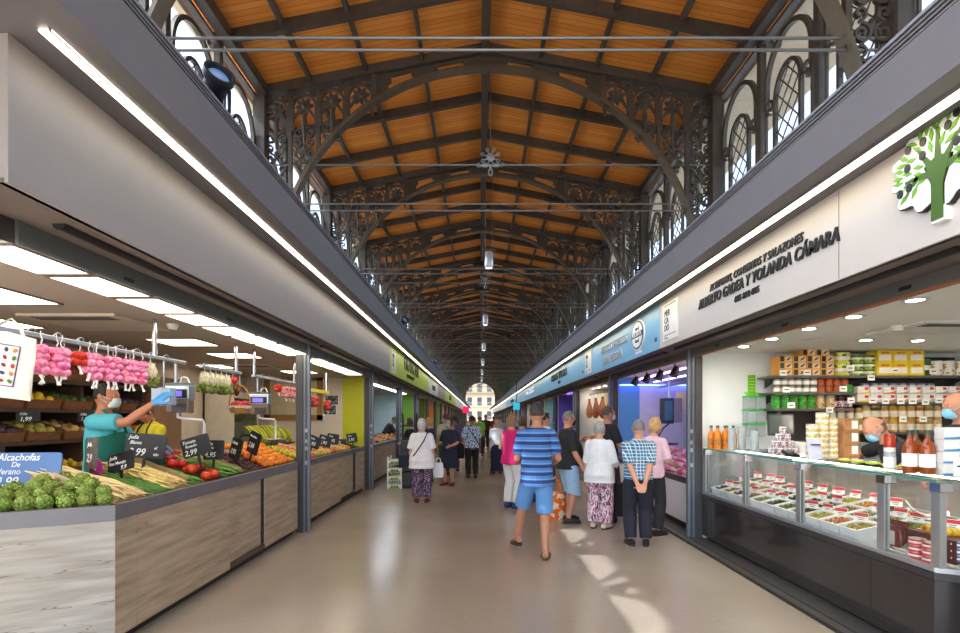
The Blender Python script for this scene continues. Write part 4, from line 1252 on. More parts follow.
# herb bags in cellophane, dried bunches
cell = M('cellophane', (176, 164, 130), .25, var=.4, scale=34, c2=(206, 198, 172))
herb = M('herb_green', (132, 138, 52), .7, var=.5, scale=30, c2=(60, 84, 30), rnd=.3)
def make_herb():
    t = thing('herb_bag', 'x', 'herb bag')
    m = MB(); m.sph((0, 0, -.09), (.06, .045, .085), 14, 10, fn=lambda d: 1 + .3 * noise.noise(d * 3)); m.build('wrap', cell, t, smooth=180)
    m = MB()
    for k in range(16):
        a = k * 2.4; d = V((math.cos(a), math.sin(a), 0)) * .05
        m.sph((d.x * 1.2, d.y, -.175 + .03 * math.sin(k)), (.028, .026, .03), 7, 5, fn=lambda d: 1 + .3 * noise.noise(d * 4))
    m.build('leaves', herb, t, smooth=60)
    MB().tube([(0, 0, .04), (0, 0, -.01)], .004, 5).build('hanger', chalk, t)
    return t
HB = make_herb()
for i, y in enumerate((4.66, 5.58, 5.7, 5.82, 5.94, 6.06)):
    lab = 'cellophane bag of green herbs hanging on the rail, %s' % ('next to the garlic nets', 'nearest the scales', 'second past the scales', 'third past the scales', 'fourth past the scales', 'beside the red peppers')[i]
    if i == 0: HB.location = (XB, y, ZB - .05); tag(HB, lab, 'herb bag', 'hanging herb bags')
    else: dup(HB, (XB, y, ZB - .05), RND.uniform(0, 3), lab, 'hanging herb bags')
t = thing('dried_pepper_string', 'string of dried brown peppers with one red ball hanging above the basket', 'pepper string', (XB, 6.22, ZB - .05))
for k in range(12):
    a = k * 2.4; m = MB(); m.sph((.05 * math.cos(a), .07 * math.sin(a), -.1 - .009 * k), (.03, .026, .035), 8, 6); m.build('dried_pepper', M('dried_pepper', (112, 62, 26), .5, var=.3, rnd=.3), t, smooth=180)
MB().sph((.03, -.03, -.05), .038, 12, 8).build('red_ball', M('red_ball', (210, 30, 24), .35), t, smooth=180, )
MB().tube([(0, 0, .04), (0, 0, -.12)], .004, 5).build('hanger', chalk, t)
# wicker basket
wick = M('wicker', (168, 112, 52), .7, var=.25, scale=50, bmp=.4)
t = thing('wicker_basket', 'small wicker basket of red fruit hanging from the rail', 'basket', (XB, 6.4, 1.66))
MB().lathe([(0, 0), (.1, 0), (.122, .05), (.135, .1), (.128, .1), (.115, .05), (.095, .015), (0, .015)], 28).build('bowl', wick, t, smooth=40)
MB().lathe([(.128, .055), (.139, .06), (.143, .085), (.136, .09)], 28).build('cloth_band', m_spots('gingham', (220, 205, 195), [(150, 60, 50)], 90, .52), t, smooth=40)
MB().tube([V((.13 * math.cos(a), 0, .1 + .24 * math.sin(a))) for a in [PI * i / 16 for i in range(17)]], .009, 8).build('handle', wick, t, smooth=60)
MB().tube([(0, 0, .34), (0, 0, ZB - 1.66)], .003, 5).build('cord', chalk, t)
s_ = MB().sph((0, 0, 0), .03, 10, 8).build('basket_fruit', M('basket_red', (196, 44, 36), .4, rnd=.3), smooth=180)
for i in range(11):
    o = s_ if i == 0 else dup(s_)
    a = i * 2.4; o.location = V(t.location) + V((.075 * math.cos(a) * (i > 0), .075 * math.sin(a) * (i > 0), .1 + .012 * (i % 3)))
    tag(o, 'round red fruit lying in the small hanging basket', 'fruit', 'red fruit in the basket')
# hanging scales
def hscale(lab, y, z, w_=.24, rz=0.):
    t = thing('hanging_scale', lab, 'scale', (XB, y, z))
    MB().bb(-w_ / 2, w_ / 2, -.06, .06, 0, .14).build('housing', steel, t, bevel=.01)
    MB().bb(-w_ * .42, w_ * .42, -.066, -.058, .015, .1).build('bezel', black, t)
    MB().bb(-w_ * .3, w_ * .24, -.07, -.064, .03, .085).build('display', M('scale_display', (96, 84, 190), .3, emit=.8), t)
    MB().bb(-w_ / 2 + .01, w_ / 2 - .01, -.055, .055, .14, .165).build('top_cover', M('scale_teal_grey', (92, 112, 116), .4), t)
    MB().tube([(-.04, 0, .16), (-.04, 0, ZB - z)], .017, 10).build('suspension_tube', steel, t, smooth=40)
    MB().tube([(.0, 0, .16), (.02, 0, .22), (.07, 0, .22), (.1, 0, .16)], .007, 8).build('cable', chalk, t, smooth=50)
    MB().bb(-w_ * .46, w_ * .46, -.055, .055, -.13, -.005).build('printer_box', M('printer_box', (116, 100, 84), .4, .3), t, bevel=.008)
    MB().bb(-w_ * .2, w_ * .4, -.06, -.052, -.12, -.04).build('keypad', M('keypad_dark', (52, 48, 46), .4, var=.4, scale=60), t)
    MB().tube([(-.02, 0, -.13), (-.02, 0, -.17), (.02, .04, -.19), (.1, .22, -.2), (.1, .26, -.24), (.1, .26, -.48)], .014, 10).build('pan_arm', white, t, smooth=50)
    MB().lathe([(0, -.5), (.1, -.5), (.13, -.475), (.125, -.47), (.1, -.49), (0, -.49)], 24, (.1, .26, 0)).build('pan', steel, t, smooth=40)
    t.rotation_euler = (0, 0, rz); return t
hscale('hanging digital scale with a violet display beside the garlic nets', 5.12, 1.78, .24)
hscale('second hanging digital scale with a violet display near the shopfront post', 7.0, 1.78, .26, .0)
t = thing('acrylic_dispenser', 'clear boxed dispenser hung beside the first scale', 'dispenser', (XB + .0, 4.86, 1.72))
MB().bb(-.09, .09, -.05, .05, 0, .16).build('box', M('dispenser_grey', (150, 164, 186), .2, .1, var=.1), t, bevel=.006)
MB().bb(-.003, .003, -.056, .056, -.005, .165).build('divider', chalk, t)
MB().tube([(0, 0, .16), (0, 0, ZB - 1.72)], .01, 8).build('suspension_tube', steel, t)
# tomatoes / peppers nets in the second opening
o = make_net(netr, 2, 'pepper_net', 'pepper net', .04); o.location = (XB, 7.62, ZB - .06); tag(o, 'red net of peppers hanging just before the shopfront post', 'pepper net', 'red nets')
for i, y in enumerate((7.9, 8.05, 8.2)):
    o = make_net(M('net_crimson', (204, 52, 58), .5, var=.4, scale=60, c2=(232, 190, 180)), 3, 'sausage_net', 'net bag', .045); o.location = (XB, y, ZB - .08)
    tag(o, 'red and white net string behind the shopfront post, %s' % ORD[i], 'net bag', 'red and white nets')
for i, (y, x) in enumerate(((9.3, -2.95), (9.75, -2.85))):
    o = make_net(M('net_orange_tomato', (214, 66, 30), .35, var=.3, scale=18, c2=(130, 40, 60)), 3, 'tomato_net', 'tomato net', .06); o.location = (x, y, ZB - .18 - .06 * i)
    tag(o, ('round net of orange tomatoes hanging from the yellow bar', 'round net of orange and purple tomatoes, lower of the pair')[i], 'tomato net', 'hanging tomato nets')
t = thing('hanging_rail', 'yellow hanging bar over the fruit rows past the post', 'rail', (XB, 9.0, ZB - .06), 0)
MB().bb(XB - .03, XB + .03, 8.9, 10.1, ZB - .09, ZB - .03).build('bar', M('yellow_bar', (206, 186, 40), .4), t, world=True)
for y in (9.0, 10.0): MB().cyl((XB, y, ZB - .06), (XB, y, 2.5), .018, 10).build('post', chrome, t, world=True)

# ------------------------------------------------------------------ back shelves and crates
cratem = M('crate_wood', (120, 76, 44), .75, var=.2, scale=10)
shelfm = M('shelf_dark_wood', (70, 46, 32), .7, var=.15)
t = thing('display_shelving', 'dark wooden tiered shelving along the back of the fruit stall', 'shelving', (-4.85, 5.6, 0))
MB().bb(-5.19, -5.12, 3.9, 7.3, 0, 2.3).build('back_panel', shelfm, t, world=True)
for z in (.95, 1.36, 1.7, 2.02): MB().bb(-5.12, -4.62, 3.9, 7.3, z - .04, z).build('shelf', shelfm, t, world=True)
for y in (3.9, 5.0, 6.15, 7.27): MB().bb(-5.12, -4.7, y - .02, y + .02, 0, 2.1).build('upright', shelfm, t, world=True)
prods = [('potato', (182, 142, 84), .05), ('aubergine', (56, 30, 54), .055), ('courgette', (60, 92, 36), .05), ('onion', (190, 128, 60), .05), ('sweet_potato', (150, 70, 50), .05), ('pear', (170, 158, 60), .05), ('avocado', (50, 64, 30), .05), ('lemon', (222, 186, 40), .045), ('red_apple', (160, 44, 34), .05)]
PM = {}
def produce(nm, c, r):
    if nm not in PM:
        PM[nm] = MB().sph((0, 0, 0), (r * 1.25, r, r * .95), 10, 8, fn=lambda d: 1 + .06 * noise.noise(d * 2)).build(nm, M('skin_' + nm, c, .5, var=.15, rnd=.35), smooth=180)
        return PM[nm]
    return dup(PM[nm])
CR = None; k = 0
for lev, z in enumerate((.96, 1.37, 1.71, 2.03)):
    for i in range(7):
        y = 4.15 + .47 * i
        if lev == 3 and i > 4: continue
        lab = 'tilted wooden crate of produce, %s along the %s shelf of the back wall' % (ORD[i], ('lowest', 'second', 'third', 'top')[lev])
        if CR is None:
            CR = thing('produce_crate', lab, 'crate', (0, 0, 0), 0, 'crates on the back shelves')
            b = MB(); b.bb(-.2, .2, -.21, .21, 0, .012); b.build('bottom', cratem, CR)
            for q in (-1, 1):
                MB().bb(-.2, .2, q * .21 - .006, q * .21 + .006, 0, .11).build('side', cratem, CR)
                MB().bb(q * .2 - .006, q * .2 + .006, -.21, .21, 0, .09).build('end', cratem, CR)
            c_ = CR
        else: c_ = dup(CR, None, None, lab)
        c_.location = (-4.85, y, z + .05); c_.rotation_euler = (0, rad(16), 0)
        nm, colr, r = prods[(k * 4 + lev) % len(prods)]; k += 1
        Rm = Matrix.Rotation(rad(16), 3, 'Y')
        for j in range(9):
            o = produce(nm, colr, r)
            o.location = V(c_.location) + Rm @ V((-.12 + .12 * (j % 3), -.13 + .13 * (j // 3), .075 + .012 * (j % 2)))
            o.rotation_euler = (RND.uniform(-.3, .3), RND.uniform(-.3, .3), RND.uniform(0, 6))
            tag(o, '%s in the %s crate of the %s shelf behind the greengrocer' % (nm.replace('_', ' '), ORD[i], ('lowest', 'second', 'third', 'top')[lev]), nm.replace('_', ' ').split()[-1], 'produce in the back crates')
for i, (y, z) in enumerate(((4.6, 1.62), (5.3, 1.62), (6.1, 1.62), (4.9, 1.27), (6.7, 1.27))):
    board('small dark price tag on the back shelf edge, %s' % ('upper shelf near the bag', 'upper shelf in the middle', 'upper shelf beyond the greengrocer', 'lower shelf behind the blue board', 'lower shelf beside the turquoise shirt')[i], (-4.6, y, z), .19, .12, .9, 0, [('Kilo', -.07, .01, .04), ('1,99', -.07, -.05, .06)], chalkb, .02)
# back of the stall past the shelving
t = thing('tall_cabinet', 'tall brown cabinet behind the greengrocer', 'cabinet', (-4.9, 7.75, 0))
MB().bb(-.25, .25, -.35, .35, 0, 2.2).build('body', M('cabinet_brown', (136, 100, 70), .6, var=.06), t, bevel=.005)
MB().bb(.25, .262, -.34, -.005, .1, 2.18).build('door', M('cabinet_brown_door', (146, 108, 76), .6, var=.06), t); MB().bb(.25, .262, .005, .34, .1, 2.18).build('door', M('cabinet_brown_door', (146, 108, 76), .6), t)
t = thing('glass_fridge', 'glass fronted fridge full of green vegetables at the back of the fruit stall', 'fridge', (-4.9, 10.3, 0))
fb = MB(); fb.bb(-.28, -.25, -.55, .55, 0, 2.1); fb.bb(-.28, .28, -.55, -.5, 0, 2.1); fb.bb(-.28, .28, .5, .55, 0, 2.1); fb.bb(-.28, .28, -.5, .5, 0, .25); fb.bb(-.28, .28, -.5, .5, 1.98, 2.1); fb.build('body', M('fridge_cream', (214, 204, 186), .4), t)
for z in (.7, 1.1, 1.5): MB().bb(-.24, .22, -.5, .5, z, z + .015).build('shelf', steel, t)
MB().bb(.26, .275, -.5, .5, .25, 1.98).build('glass_door', m_glass('shop_glass', (225, 235, 230), .12), t)
for z in (.72, 1.12, 1.52):
    for q in range(4):
        o = MB().sph((0, 0, 0), (.11, .11, .13), 10, 8, fn=lambda d: 1 + .2 * noise.noise(d * 4 + V((z, q, 0)))).build('lettuce', M('lettuce_green', (120, 128, 50), .7, var=.3, rnd=.3), smooth=180)
        o.location = (-4.9, 9.95 + .23 * q, z + .12); tag(o, 'green lettuce head on the %s fridge shelf, %s from the left' % ({.72: 'lower', 1.12: 'middle', 1.52: 'upper'}[z], ORD[q]), 'lettuce', 'lettuces in the fridge')
t = thing('picture_frame', 'wide wooden framed cream board on the end wall of the fruit stall', 'picture', (-4.15, 11.6, 2.05))
f = MB(); w_, h_ = 1.3, 1.0
for q in (-1, 1):
    f.bb(q * w_ / 2, q * (w_ / 2 - .12), -.02, .02, -h_ / 2, h_ / 2); f.bb(-w_ / 2, w_ / 2, -.02, .02, q * h_ / 2, q * (h_ / 2 - .12))
f.build('frame', M('frame_wood', (164, 116, 52), .5, var=.1), t)
MB().bb(-w_ / 2 + .1, w_ / 2 - .1, -.005, .005, -h_ / 2 + .1, h_ / 2 - .1).build('backing', M('frame_cream', (214, 200, 158), .6), t)
for i, (x, z) in enumerate(((-3.3, 2.0), (-3.35, 1.78))):
    t = thing('photo_print', ('dark landscape photograph taped to the end wall', 'lower dark photograph taped to the end wall')[i], 'photograph', (x, 11.62, z))
    MB().bb(-.14, .14, -.004, .004, -.1, .1).build('print', m_spots('print_dark_%s' % 'ab'[i], (70, 84, 84), [(130, 150, 140), (40, 50, 50)], 14, .5), t)
    MB().bb(-.15, .15, 0, .005, -.11, .11).build('margin', chalk, t)
t = thing('wall_switch', 'white switch box on the end wall below the photographs', 'switch', (-3.5, 11.62, 1.62))
MB().bb(-.04, .04, -.02, .01, -.07, .07).build('box', white, t, bevel=.006); MB().bb(-.02, .02, -.026, -.018, -.03, .02).build('rocker', M('rocker_grey', (150, 150, 150), .4), t)
t = thing('trolley_rail', 'black tubular rail standing behind the bananas', 'rail', (-3.95, 9.0, 0))
MB().tube([(-.2, 0, 0), (-.2, 0, 1.25), (-.15, 0, 1.3), (.15, 0, 1.3), (.2, 0, 1.25), (.2, 0, 0)], .02, 8).build('frame', black, t, smooth=50)
MB().cyl((-.2, 0, .5), (.2, 0, .5), .015, 8).build('crossbar', black, t)

# ------------------------------------------------------------------ second counter of the fruit stall
def counter(lab, y0, y1, xf=-2.53, topz=.98, xb=-3.25):
    t = thing('fruit_counter', lab, 'counter', (xf - .3, (y0 + y1) / 2, 0))
    L = y1 - y0
    MB().bb(xf, xf - .03, y0, y0 + L * .5, .09, topz - .09).build('front_panel', wood_side, t, world=True)
    MB().bb(xf - .03, xf - .05, y0 + L * .5 - .03, y0 + L * .78, .12, topz - .09).build('sliding_door', wood_side, t, world=True)
    MB().bb(xf - .005, xf - .05, y0 + L * .77, y0 + L * .78 + .03, .14, topz - .09).build('door_edge', kickm, t, world=True)
    MB().bb(xf, xf - .03, y0 + L * .78 + .03, y1, .09, topz - .09).build('front_panel', wood_side, t, world=True)
    MB().bb(xf + .004, xf - .05, y0, y1, topz - .09, topz).build('top_band', band_m, t, bevel=.004, world=True)
    MB().bb(xf - .06, xf - .09, y0, y1, 0, .1).build('kick_board', kickm, t, world=True)
    MB().bb(xf - .06, xb, y0, y1, .1, topz - .1).build('body', kickm, t, world=True)
    MB().prism([(xf - .05, y0, topz - .03), (xb, y0, topz + .15), (xb, y0, topz - .1), (xf - .05, y0, topz - .12)], (0, L, 0)).build('display_deck', deckm, t, world=True)
    return t
counter('oak-fronted produce counter beyond the first shopfront post', 7.5, 11.45)
FR = [('lemon', (228, 190, 40), .036), ('yellow_apple', (222, 190, 70), .038), ('orange', (228, 128, 24), .04), ('nectarine', (206, 92, 40), .038), ('pear', (188, 172, 72), .038), ('peach', (220, 150, 90), .038)]
PF = {}
def fruit(nm, c, r, cat):
    if nm not in PF:
        PF[nm] = make_tom(r, M('counter_' + nm, c, .4, var=.1, rnd=.25), nm, cat, True, .9, 0); return PF[nm]
    return dup(PF[nm])
def fruit_rows(y0, n_col, per, where, xf=-2.6, topz=.98, start=0, dy=.09, dx=.082):
    for ci in range(n_col):
        nm, c, r = FR[(ci // 2 + start) % len(FR)]
        for j in range(per):
            o = fruit(nm, c, r, nm.split('_')[-1])
            o.location = (xf - .03 - dx * j, y0 + dy * ci, topz + .03 + .022 * j + RND.uniform(-.006, .006))
            o.rotation_euler = (RND.random(), RND.random(), RND.random())
            tag(o, '%s in the %s column, %s from the front, %s' % (nm.replace('_', ' '), ORD[ci % 30], ORD[j], where), nm.split('_')[-1], 'fruit %s' % where)
fruit_rows(7.66, 30, 7, 'on the second counter', dy=.094)
cdiv = M('paper_divider', (226, 190, 170), .7)
for i, y in enumerate((8.27, 9.02, 9.77, 10.3)):
    tag(MB().prism([(-2.6, y, .97), (-3.2, y, 1.12), (-3.2, y, 1.21), (-2.6, y, 1.05)], (0, .012, 0)).build('paper_divider', cdiv), 'pale paper divider between fruit columns on the second counter, %s' % ORD[i], 'divider', 'paper dividers')
for i, (x, y_) in enumerate(((314, 442), (325, 441), (333, 439), (341, 444), (352, 438))):
    Y = 8.6 + .62 * i
    board('dark price board at the back of the second counter, %s from the post' % ORD[i], at(x, y_, Y), .22, .2, .5, rad(-12), [('Kilo', -.08, .03, .05), ('2,95', -.09, -.06, .08)], chalkb, .2, roll=rad(25 - 8 * i))
# ------------------------------------------------------------------ third counter and the crate stack
counter('produce counter in the stall with the ice-white wall', 11.9, 19.8, -2.55, .96)
FR2 = FR
FR = [('clementine', (230, 130, 24), .04), ('green_apple', (110, 160, 40), .04), ('carrot_bundle', (226, 110, 30), .04), ('plum', (120, 30, 50), .036)]
fruit_rows(12.1, 30, 4, 'on the third counter', xf=-2.62, topz=.96, dy=.2, dx=.12)
wcr = M('crate_white_green', (222, 226, 214), .5, var=.03); gcr = M('crate_green', (86, 150, 40), .5); ocr = M('crate_orange_print', (214, 110, 40), .5)
def make_crate():
    t = thing('fruit_crate', 'x', 'crate')
    m = MB(); m.bb(-.15, .15, -.2, .2, 0, .012)
    m.build('bottom', wcr, t)
    for q in (-1, 1):
        s_ = MB(); s_.bb(-.15, .15, q * .2 - .006, q * .2 + .006, 0, .1); s_.build('long_side', wcr, t)
        e = MB(); e.bb(q * .15 - .006, q * .15 + .006, -.2, .2, 0, .13); e.build('end_panel', wcr, t)
    for qx in (-1, 1):
        for qy in (-1, 1):
            MB().bb(qx * .15 - .015, qx * .15 + .015, qy * .2 - .015, qy * .2 + .015, 0, .18).build('corner_post', white, t)
    for x in (-.06, 0, .06): MB().sph((x, -.208, .05), (.03, .006, .025), 8, 6).build('fruit_print', ocr if x == 0 else gcr, t, smooth=180)
    MB().bb(-.14, .14, -.2075, -.2055, .005, .03).build('green_band', gcr, t)
    return t
WC = make_crate()
for i in range(4):
    lab = 'white and green cardboard fruit crate on the floor, %s of the stack' % ('bottom', 'second up', 'third up', 'top')[i]
    loc = (-1.92, 11.95, .182 * i)
    if i == 0: WC.location = loc; tag(WC, lab, 'crate', 'crates stacked on the aisle floor')
    else: dup(WC, loc, RND.uniform(-.03, .03), lab, 'crates stacked on the aisle floor')
t = thing('hand_truck', 'black upright hand truck standing beside the white and green crates', 'hand truck', (-1.62, 12.1, 0))
for q in (-1, 1):
    MB().tube([(q * .16, .0, .12), (q * .16, 0, 1.5), (q * .16, -.03, 1.62), (q * .16, -.12, 1.7)], .02, 8).build('upright', black, t, smooth=50)
    MB().lathe([(0, -.03), (.1, -.03), (.12, -.015), (.12, .015), (.1, .03), (0, .03)], 16, (q * .2, .06, .12), Matrix.Rotation(PI / 2, 3, 'Y')).build('wheel', black, t, smooth=40)
for z in (.4, .75, 1.1, 1.4): MB().bb(-.16, .16, -.015, .015, z, z + .04).build('crossbar', black, t)
MB().bb(-.2, .2, -.28, 0, 0, .015).build('toe_plate', black, t)
for i in range(3):
    o = MB().bb(-.17, .17, -.2, .0, .0, .34).build('black_bin', M('bin_black', (30, 30, 30), .4), bevel=.02); o.location = (-1.62, 12.06, .02 + .36 * i)
    tag(o, 'black plastic bin on the hand truck, %s' % ('lowest', 'middle', 'topmost')[i], 'bin', 'bins on the hand truck')
# ------------------------------------------------------------------ olive stall
CX0 = 2.94
gloss_black = M('gloss_black_panel', (44, 40, 40), .12, 0, var=.03)
alum = M('aluminium', (186, 188, 192), .28, .8, var=.03)
cglass = m_glass('case_glass', (252, 254, 253), .07)
gedge = M('glass_edge_green', (60, 130, 112), .15, var=.05)
stepm = M('case_white', (216, 214, 208), .35, var=.03)
# kerb along the right side
struct(MB().bb(2.67, 2.96, -1.7, YEND - .3, 0, .022).build('trim_%d' % SN[0], M('threshold_metal', (104, 100, 98), .35, .4, var=.06))); SN[0] += 1
e_ = MB(); e_.bb(2.655, 2.67, -1.7, YEND - .3, 0, .026); e_.bb(2.76, 2.768, -1.7, YEND - .3, .02, .025); struct(e_.build('trim_%d' % SN[0], M('threshold_edge', (52, 50, 50), .4, .4))); SN[0] += 1
t = thing('deli_display_case', 'glass-fronted olive counter with a glossy black base', 'display case', (3.3, 5.1, 0))
YN, YF = 3.36, 6.86
MB().bb(CX0, CX0 + .04, YN + .55, YF, .06, .55).build('base_panel', gloss_black, t, bevel=.004, world=True)
MB().bb(CX0, CX0 + .04, YN, YN + .545, .06, .55).build('base_panel', gloss_black, t, bevel=.004, world=True)
MB().bb(CX0 + .06, CX0 + .1, YN, YF, 0.02, .06).build('plinth', kickm, t, world=True)
MB().bb(CX0 + .05, 3.85, YN + .02, YF, .06, .56).build('carcass', kickm, t, world=True)
U2 = V((.87, -.5, 0)); Pn = V((CX0, YN, 0)); N2 = V((.5, .87, 0))
def f2(a, d, z): return Pn + U2 * a + N2 * d + V((0, 0, z))
def ang(mb, a0, a1, d0, d1, z0, z1): return mb.prism([f2(a0, d0, z0), f2(a1, d0, z0), f2(a1, d1, z0), f2(a0, d1, z0)], (0, 0, z1 - z0))
ang(MB(), 0, 1.6, 0, .04, .06, .55).build('base_panel', gloss_black, t, world=True)
ang(MB(), .02, 1.6, .05, .8, .06, .56).build('carcass', kickm, t, world=True)
r_ = MB(); r_.bb(CX0 - .015, CX0 + .06, YN, YF, .555, .60); o = r_.build('bumper_rail', M('rail_dark', (62, 60, 62), .3, .4), t, bevel=.006, world=True)
r_ = MB(); r_.bb(CX0 - .005, CX0 + .05, YN, YF, .602, .635); r_.build('sill_rail', alum, t, bevel=.004, world=True)
ang(MB(), -.005, 1.6, -.012, .05, .555, .60).build('bumper_rail', M('rail_dark', (62, 60, 62), .3, .4), t, world=True)
ang(MB(), 0, 1.6, -.005, .05, .602, .635).build('sill_rail', alum, t, world=True)
for y in (6.8, 5.79, 4.81, 3.82, 3.36):
    p_ = MB(); p_.bb(CX0 + .005, CX0 + .05, y - .035, y + .035, .635, 1.19); po = p_.build('glass_post', alum, t, bevel=.005, world=True)
    MB().bb(CX0 + .0, CX0 + .09, y - .04, y + .04, 1.12, 1.185).build('hinge_clamp', chrome, po, bevel=.006, world=True)
for a, b in ((3.4, 3.785), (3.855, 4.775), (4.845, 5.755), (5.825, 6.765)):
    g_ = MB().bb(CX0 + .02, CX0 + .028, a, b, .635, 1.185).build('glass_pane', cglass, t, world=True)
    MB().bb(CX0 + .014, CX0 + .03, b, b + .006, .635, 1.19).build('pane_edge', gedge, g_, world=True)
ang(MB(), .06, 1.6, .02, .028, .635, 1.185).build('glass_pane', cglass, t, world=True)
tg = MB().bb(CX0 - .01, 3.42, YN - .02, YF, 1.19, 1.202).build('top_glass', m_glass('top_glass', (236, 247, 243), .03), t, world=True)
MB().bb(CX0 - .013, CX0 - .008, YN - .02, YF, 1.189, 1.203).build('glass_edge', gedge, tg, world=True)
ang(MB(), 0, 1.6, -.01, .4, 1.19, 1.202).build('top_glass', m_glass('top_glass', (236, 247, 243), .03), t, world=True)
MB().prism([(CX0 + .06, YN, .6), (3.62, YN, .74), (3.62, YN, .55), (CX0 + .06, YN, .55)], (0, YF - YN, 0)).build('display_deck', stepm, t, world=True)
MB().bb(3.62, 3.66, YN, YF, .56, 1.08).build('back_panel', M('case_steel', (176, 166, 156), .3, .6, var=.05), t, world=True)
MB().bb(3.60, 3.82, YN, YF, 1.06, 1.1).build('worktop', steel, t, world=True)
MB().bb(CX0 + .05, 3.9, YF - .03, YF, .56, 1.19).build('end_panel', M('case_end', (150, 152, 156), .2, .2), t, world=True)
cl = MB(); cl.bb(3.36, 3.40, YN + .05, YF - .05, 1.165, 1.18); cl = cl.build('case_lamp', m_emit('case_lamp_glow', (255, 248, 236), 7.), t, world=True)
MB().bb(3.355, 3.405, YN + .03, YF - .03, 1.18, 1.188).build('lamp_channel', kickm, cl, world=True)
# tubs
tubm = M('tub_white', (216, 218, 222), .3, var=.04)
OL = [((62, 34, 34), 'black'), ((120, 124, 44), 'green'), ((172, 150, 60), 'golden'), ((86, 52, 38), 'brown'), ((150, 116, 52), 'mixed'), ((60, 56, 34), 'dark green'), ((190, 120, 50), 'orange')]
TUB = {}
def olive_tub(ci):
    if ci in TUB: return dup(TUB[ci])
    c, nm = OL[ci]
    t = thing('olive_tub', 'x', 'tub', (0, 0, 0), 0, 'tubs in the olive counter')
    w_, d_, h_ = .105, .1, .1
    b = MB()
    b.bb(-d_, d_, -w_, w_, 0, .008)
    for q in (-1, 1): b.bb(q * d_, q * (d_ - .006), -w_, w_, 0, h_); b.bb(-d_, d_, q * w_, q * (w_ - .006), 0, h_)
    b.build('tub', tubm, t)
    r = MB()
    for q in (-1, 1): r.bb(q * (d_ + .008), q * (d_ - .006), -w_ - .008, w_ + .008, h_, h_ + .006); r.bb(-d_, d_, q * (w_ + .008), q * (w_ - .006), h_, h_ + .006)
    r.build('rim', white, t)
    o = MB(); o.bb(-d_ + .008, d_ - .008, -w_ + .008, w_ - .008, .01, .075); rr = random.Random(ci)
    for k in range(70): o.sph((rr.uniform(-d_ + .02, d_ - .02), rr.uniform(-w_ + .02, w_ - .02), .075 + rr.uniform(0, .022)), (.013, .011, .011), 6, 5)
    o = o.build('olives', M('olives_' + nm.replace(' ', '_'), c, .22, var=.25, scale=40, rnd=.2), t, smooth=50); o['kind'] = 'stuff'
    TUB[ci] = t
    return t
def deck_z(x): return .6 + .14 * (x - CX0 - .06) / .62
slp = math.atan2(.14, .62)
for row, x in enumerate((3.115, 3.335, 3.55)):
    for i in range(14):
        if row == 0 and i < 3: continue
        ci = (i * 3 + row * 2 + (i // 4)) % len(OL)
        o = olive_tub(ci)
        o.location = (x, 3.52 + .238 * i, deck_z(x) + .0); o.rotation_euler = (0, -slp, 0)
        tag(o, 'white tub of %s olives, %s from the near end, %s row of the counter' % (OL[ci][1], ORD[i], ('front', 'middle', 'back')[row]), 'tub', 'tubs in the olive counter')
tagw = M('tag_white', (244, 242, 236), .5, var=.01); tagr = M('tag_red', (204, 34, 40), .5)
def make_tag():
    t = thing('price_tag', 'x', 'price tag')
    MB().box((0, 0, .05), (.004, .1, .075)).build('card', tagw, t)
    MB().box((-.0025, 0, .07), (.003, .096, .028)).build('header', tagr, t)
    m = MB()
    for k in range(2): m.box((-.0025, .0, .045 - .014 * k), (.002, .05 - .015 * k, .005))
    m.build('price_line', blk, t)
    MB().cyl((0, 0, -.04), (0, 0, .015), .0025, 5).build('spike', steel, t)
    return t
TG = None
for row, x in enumerate((3.15, 3.38, 3.57)):
    for i in range(14):
        if (i * 5 + row * 3) % 7 == 0 or (row == 0 and i < 3): continue
        lab = 'red-headed white price tag in the %s tub from the near end, %s row' % (ORD[i], ('front', 'middle', 'back')[row])
        loc = (x + RND.uniform(-.02, .02), 3.52 + .238 * i + RND.uniform(-.05, .05), deck_z(x) + .1)
        rot = (0, rad(14), RND.uniform(.2, .75))
        if TG is None: TG = make_tag(); TG.location = loc; TG.rotation_euler = rot; tag(TG, lab, 'price tag', 'tags in the olive tubs')
        else: dup(TG, loc, None, lab, 'tags in the olive tubs', rot)
t = thing('serving_spoon', 'steel serving spoon lying across the yellow olives near the end', 'spoon', (3.35, 3.95, .84))
MB().tube([(-.02, -.1, .02), (.02, .1, .05), (.05, .2, .1)], .007, 8).build('handle', steel, t); MB().sph((-.03, -.13, .01), (.03, .04, .012), 10, 6).build('bowl', steel, t, smooth=180)
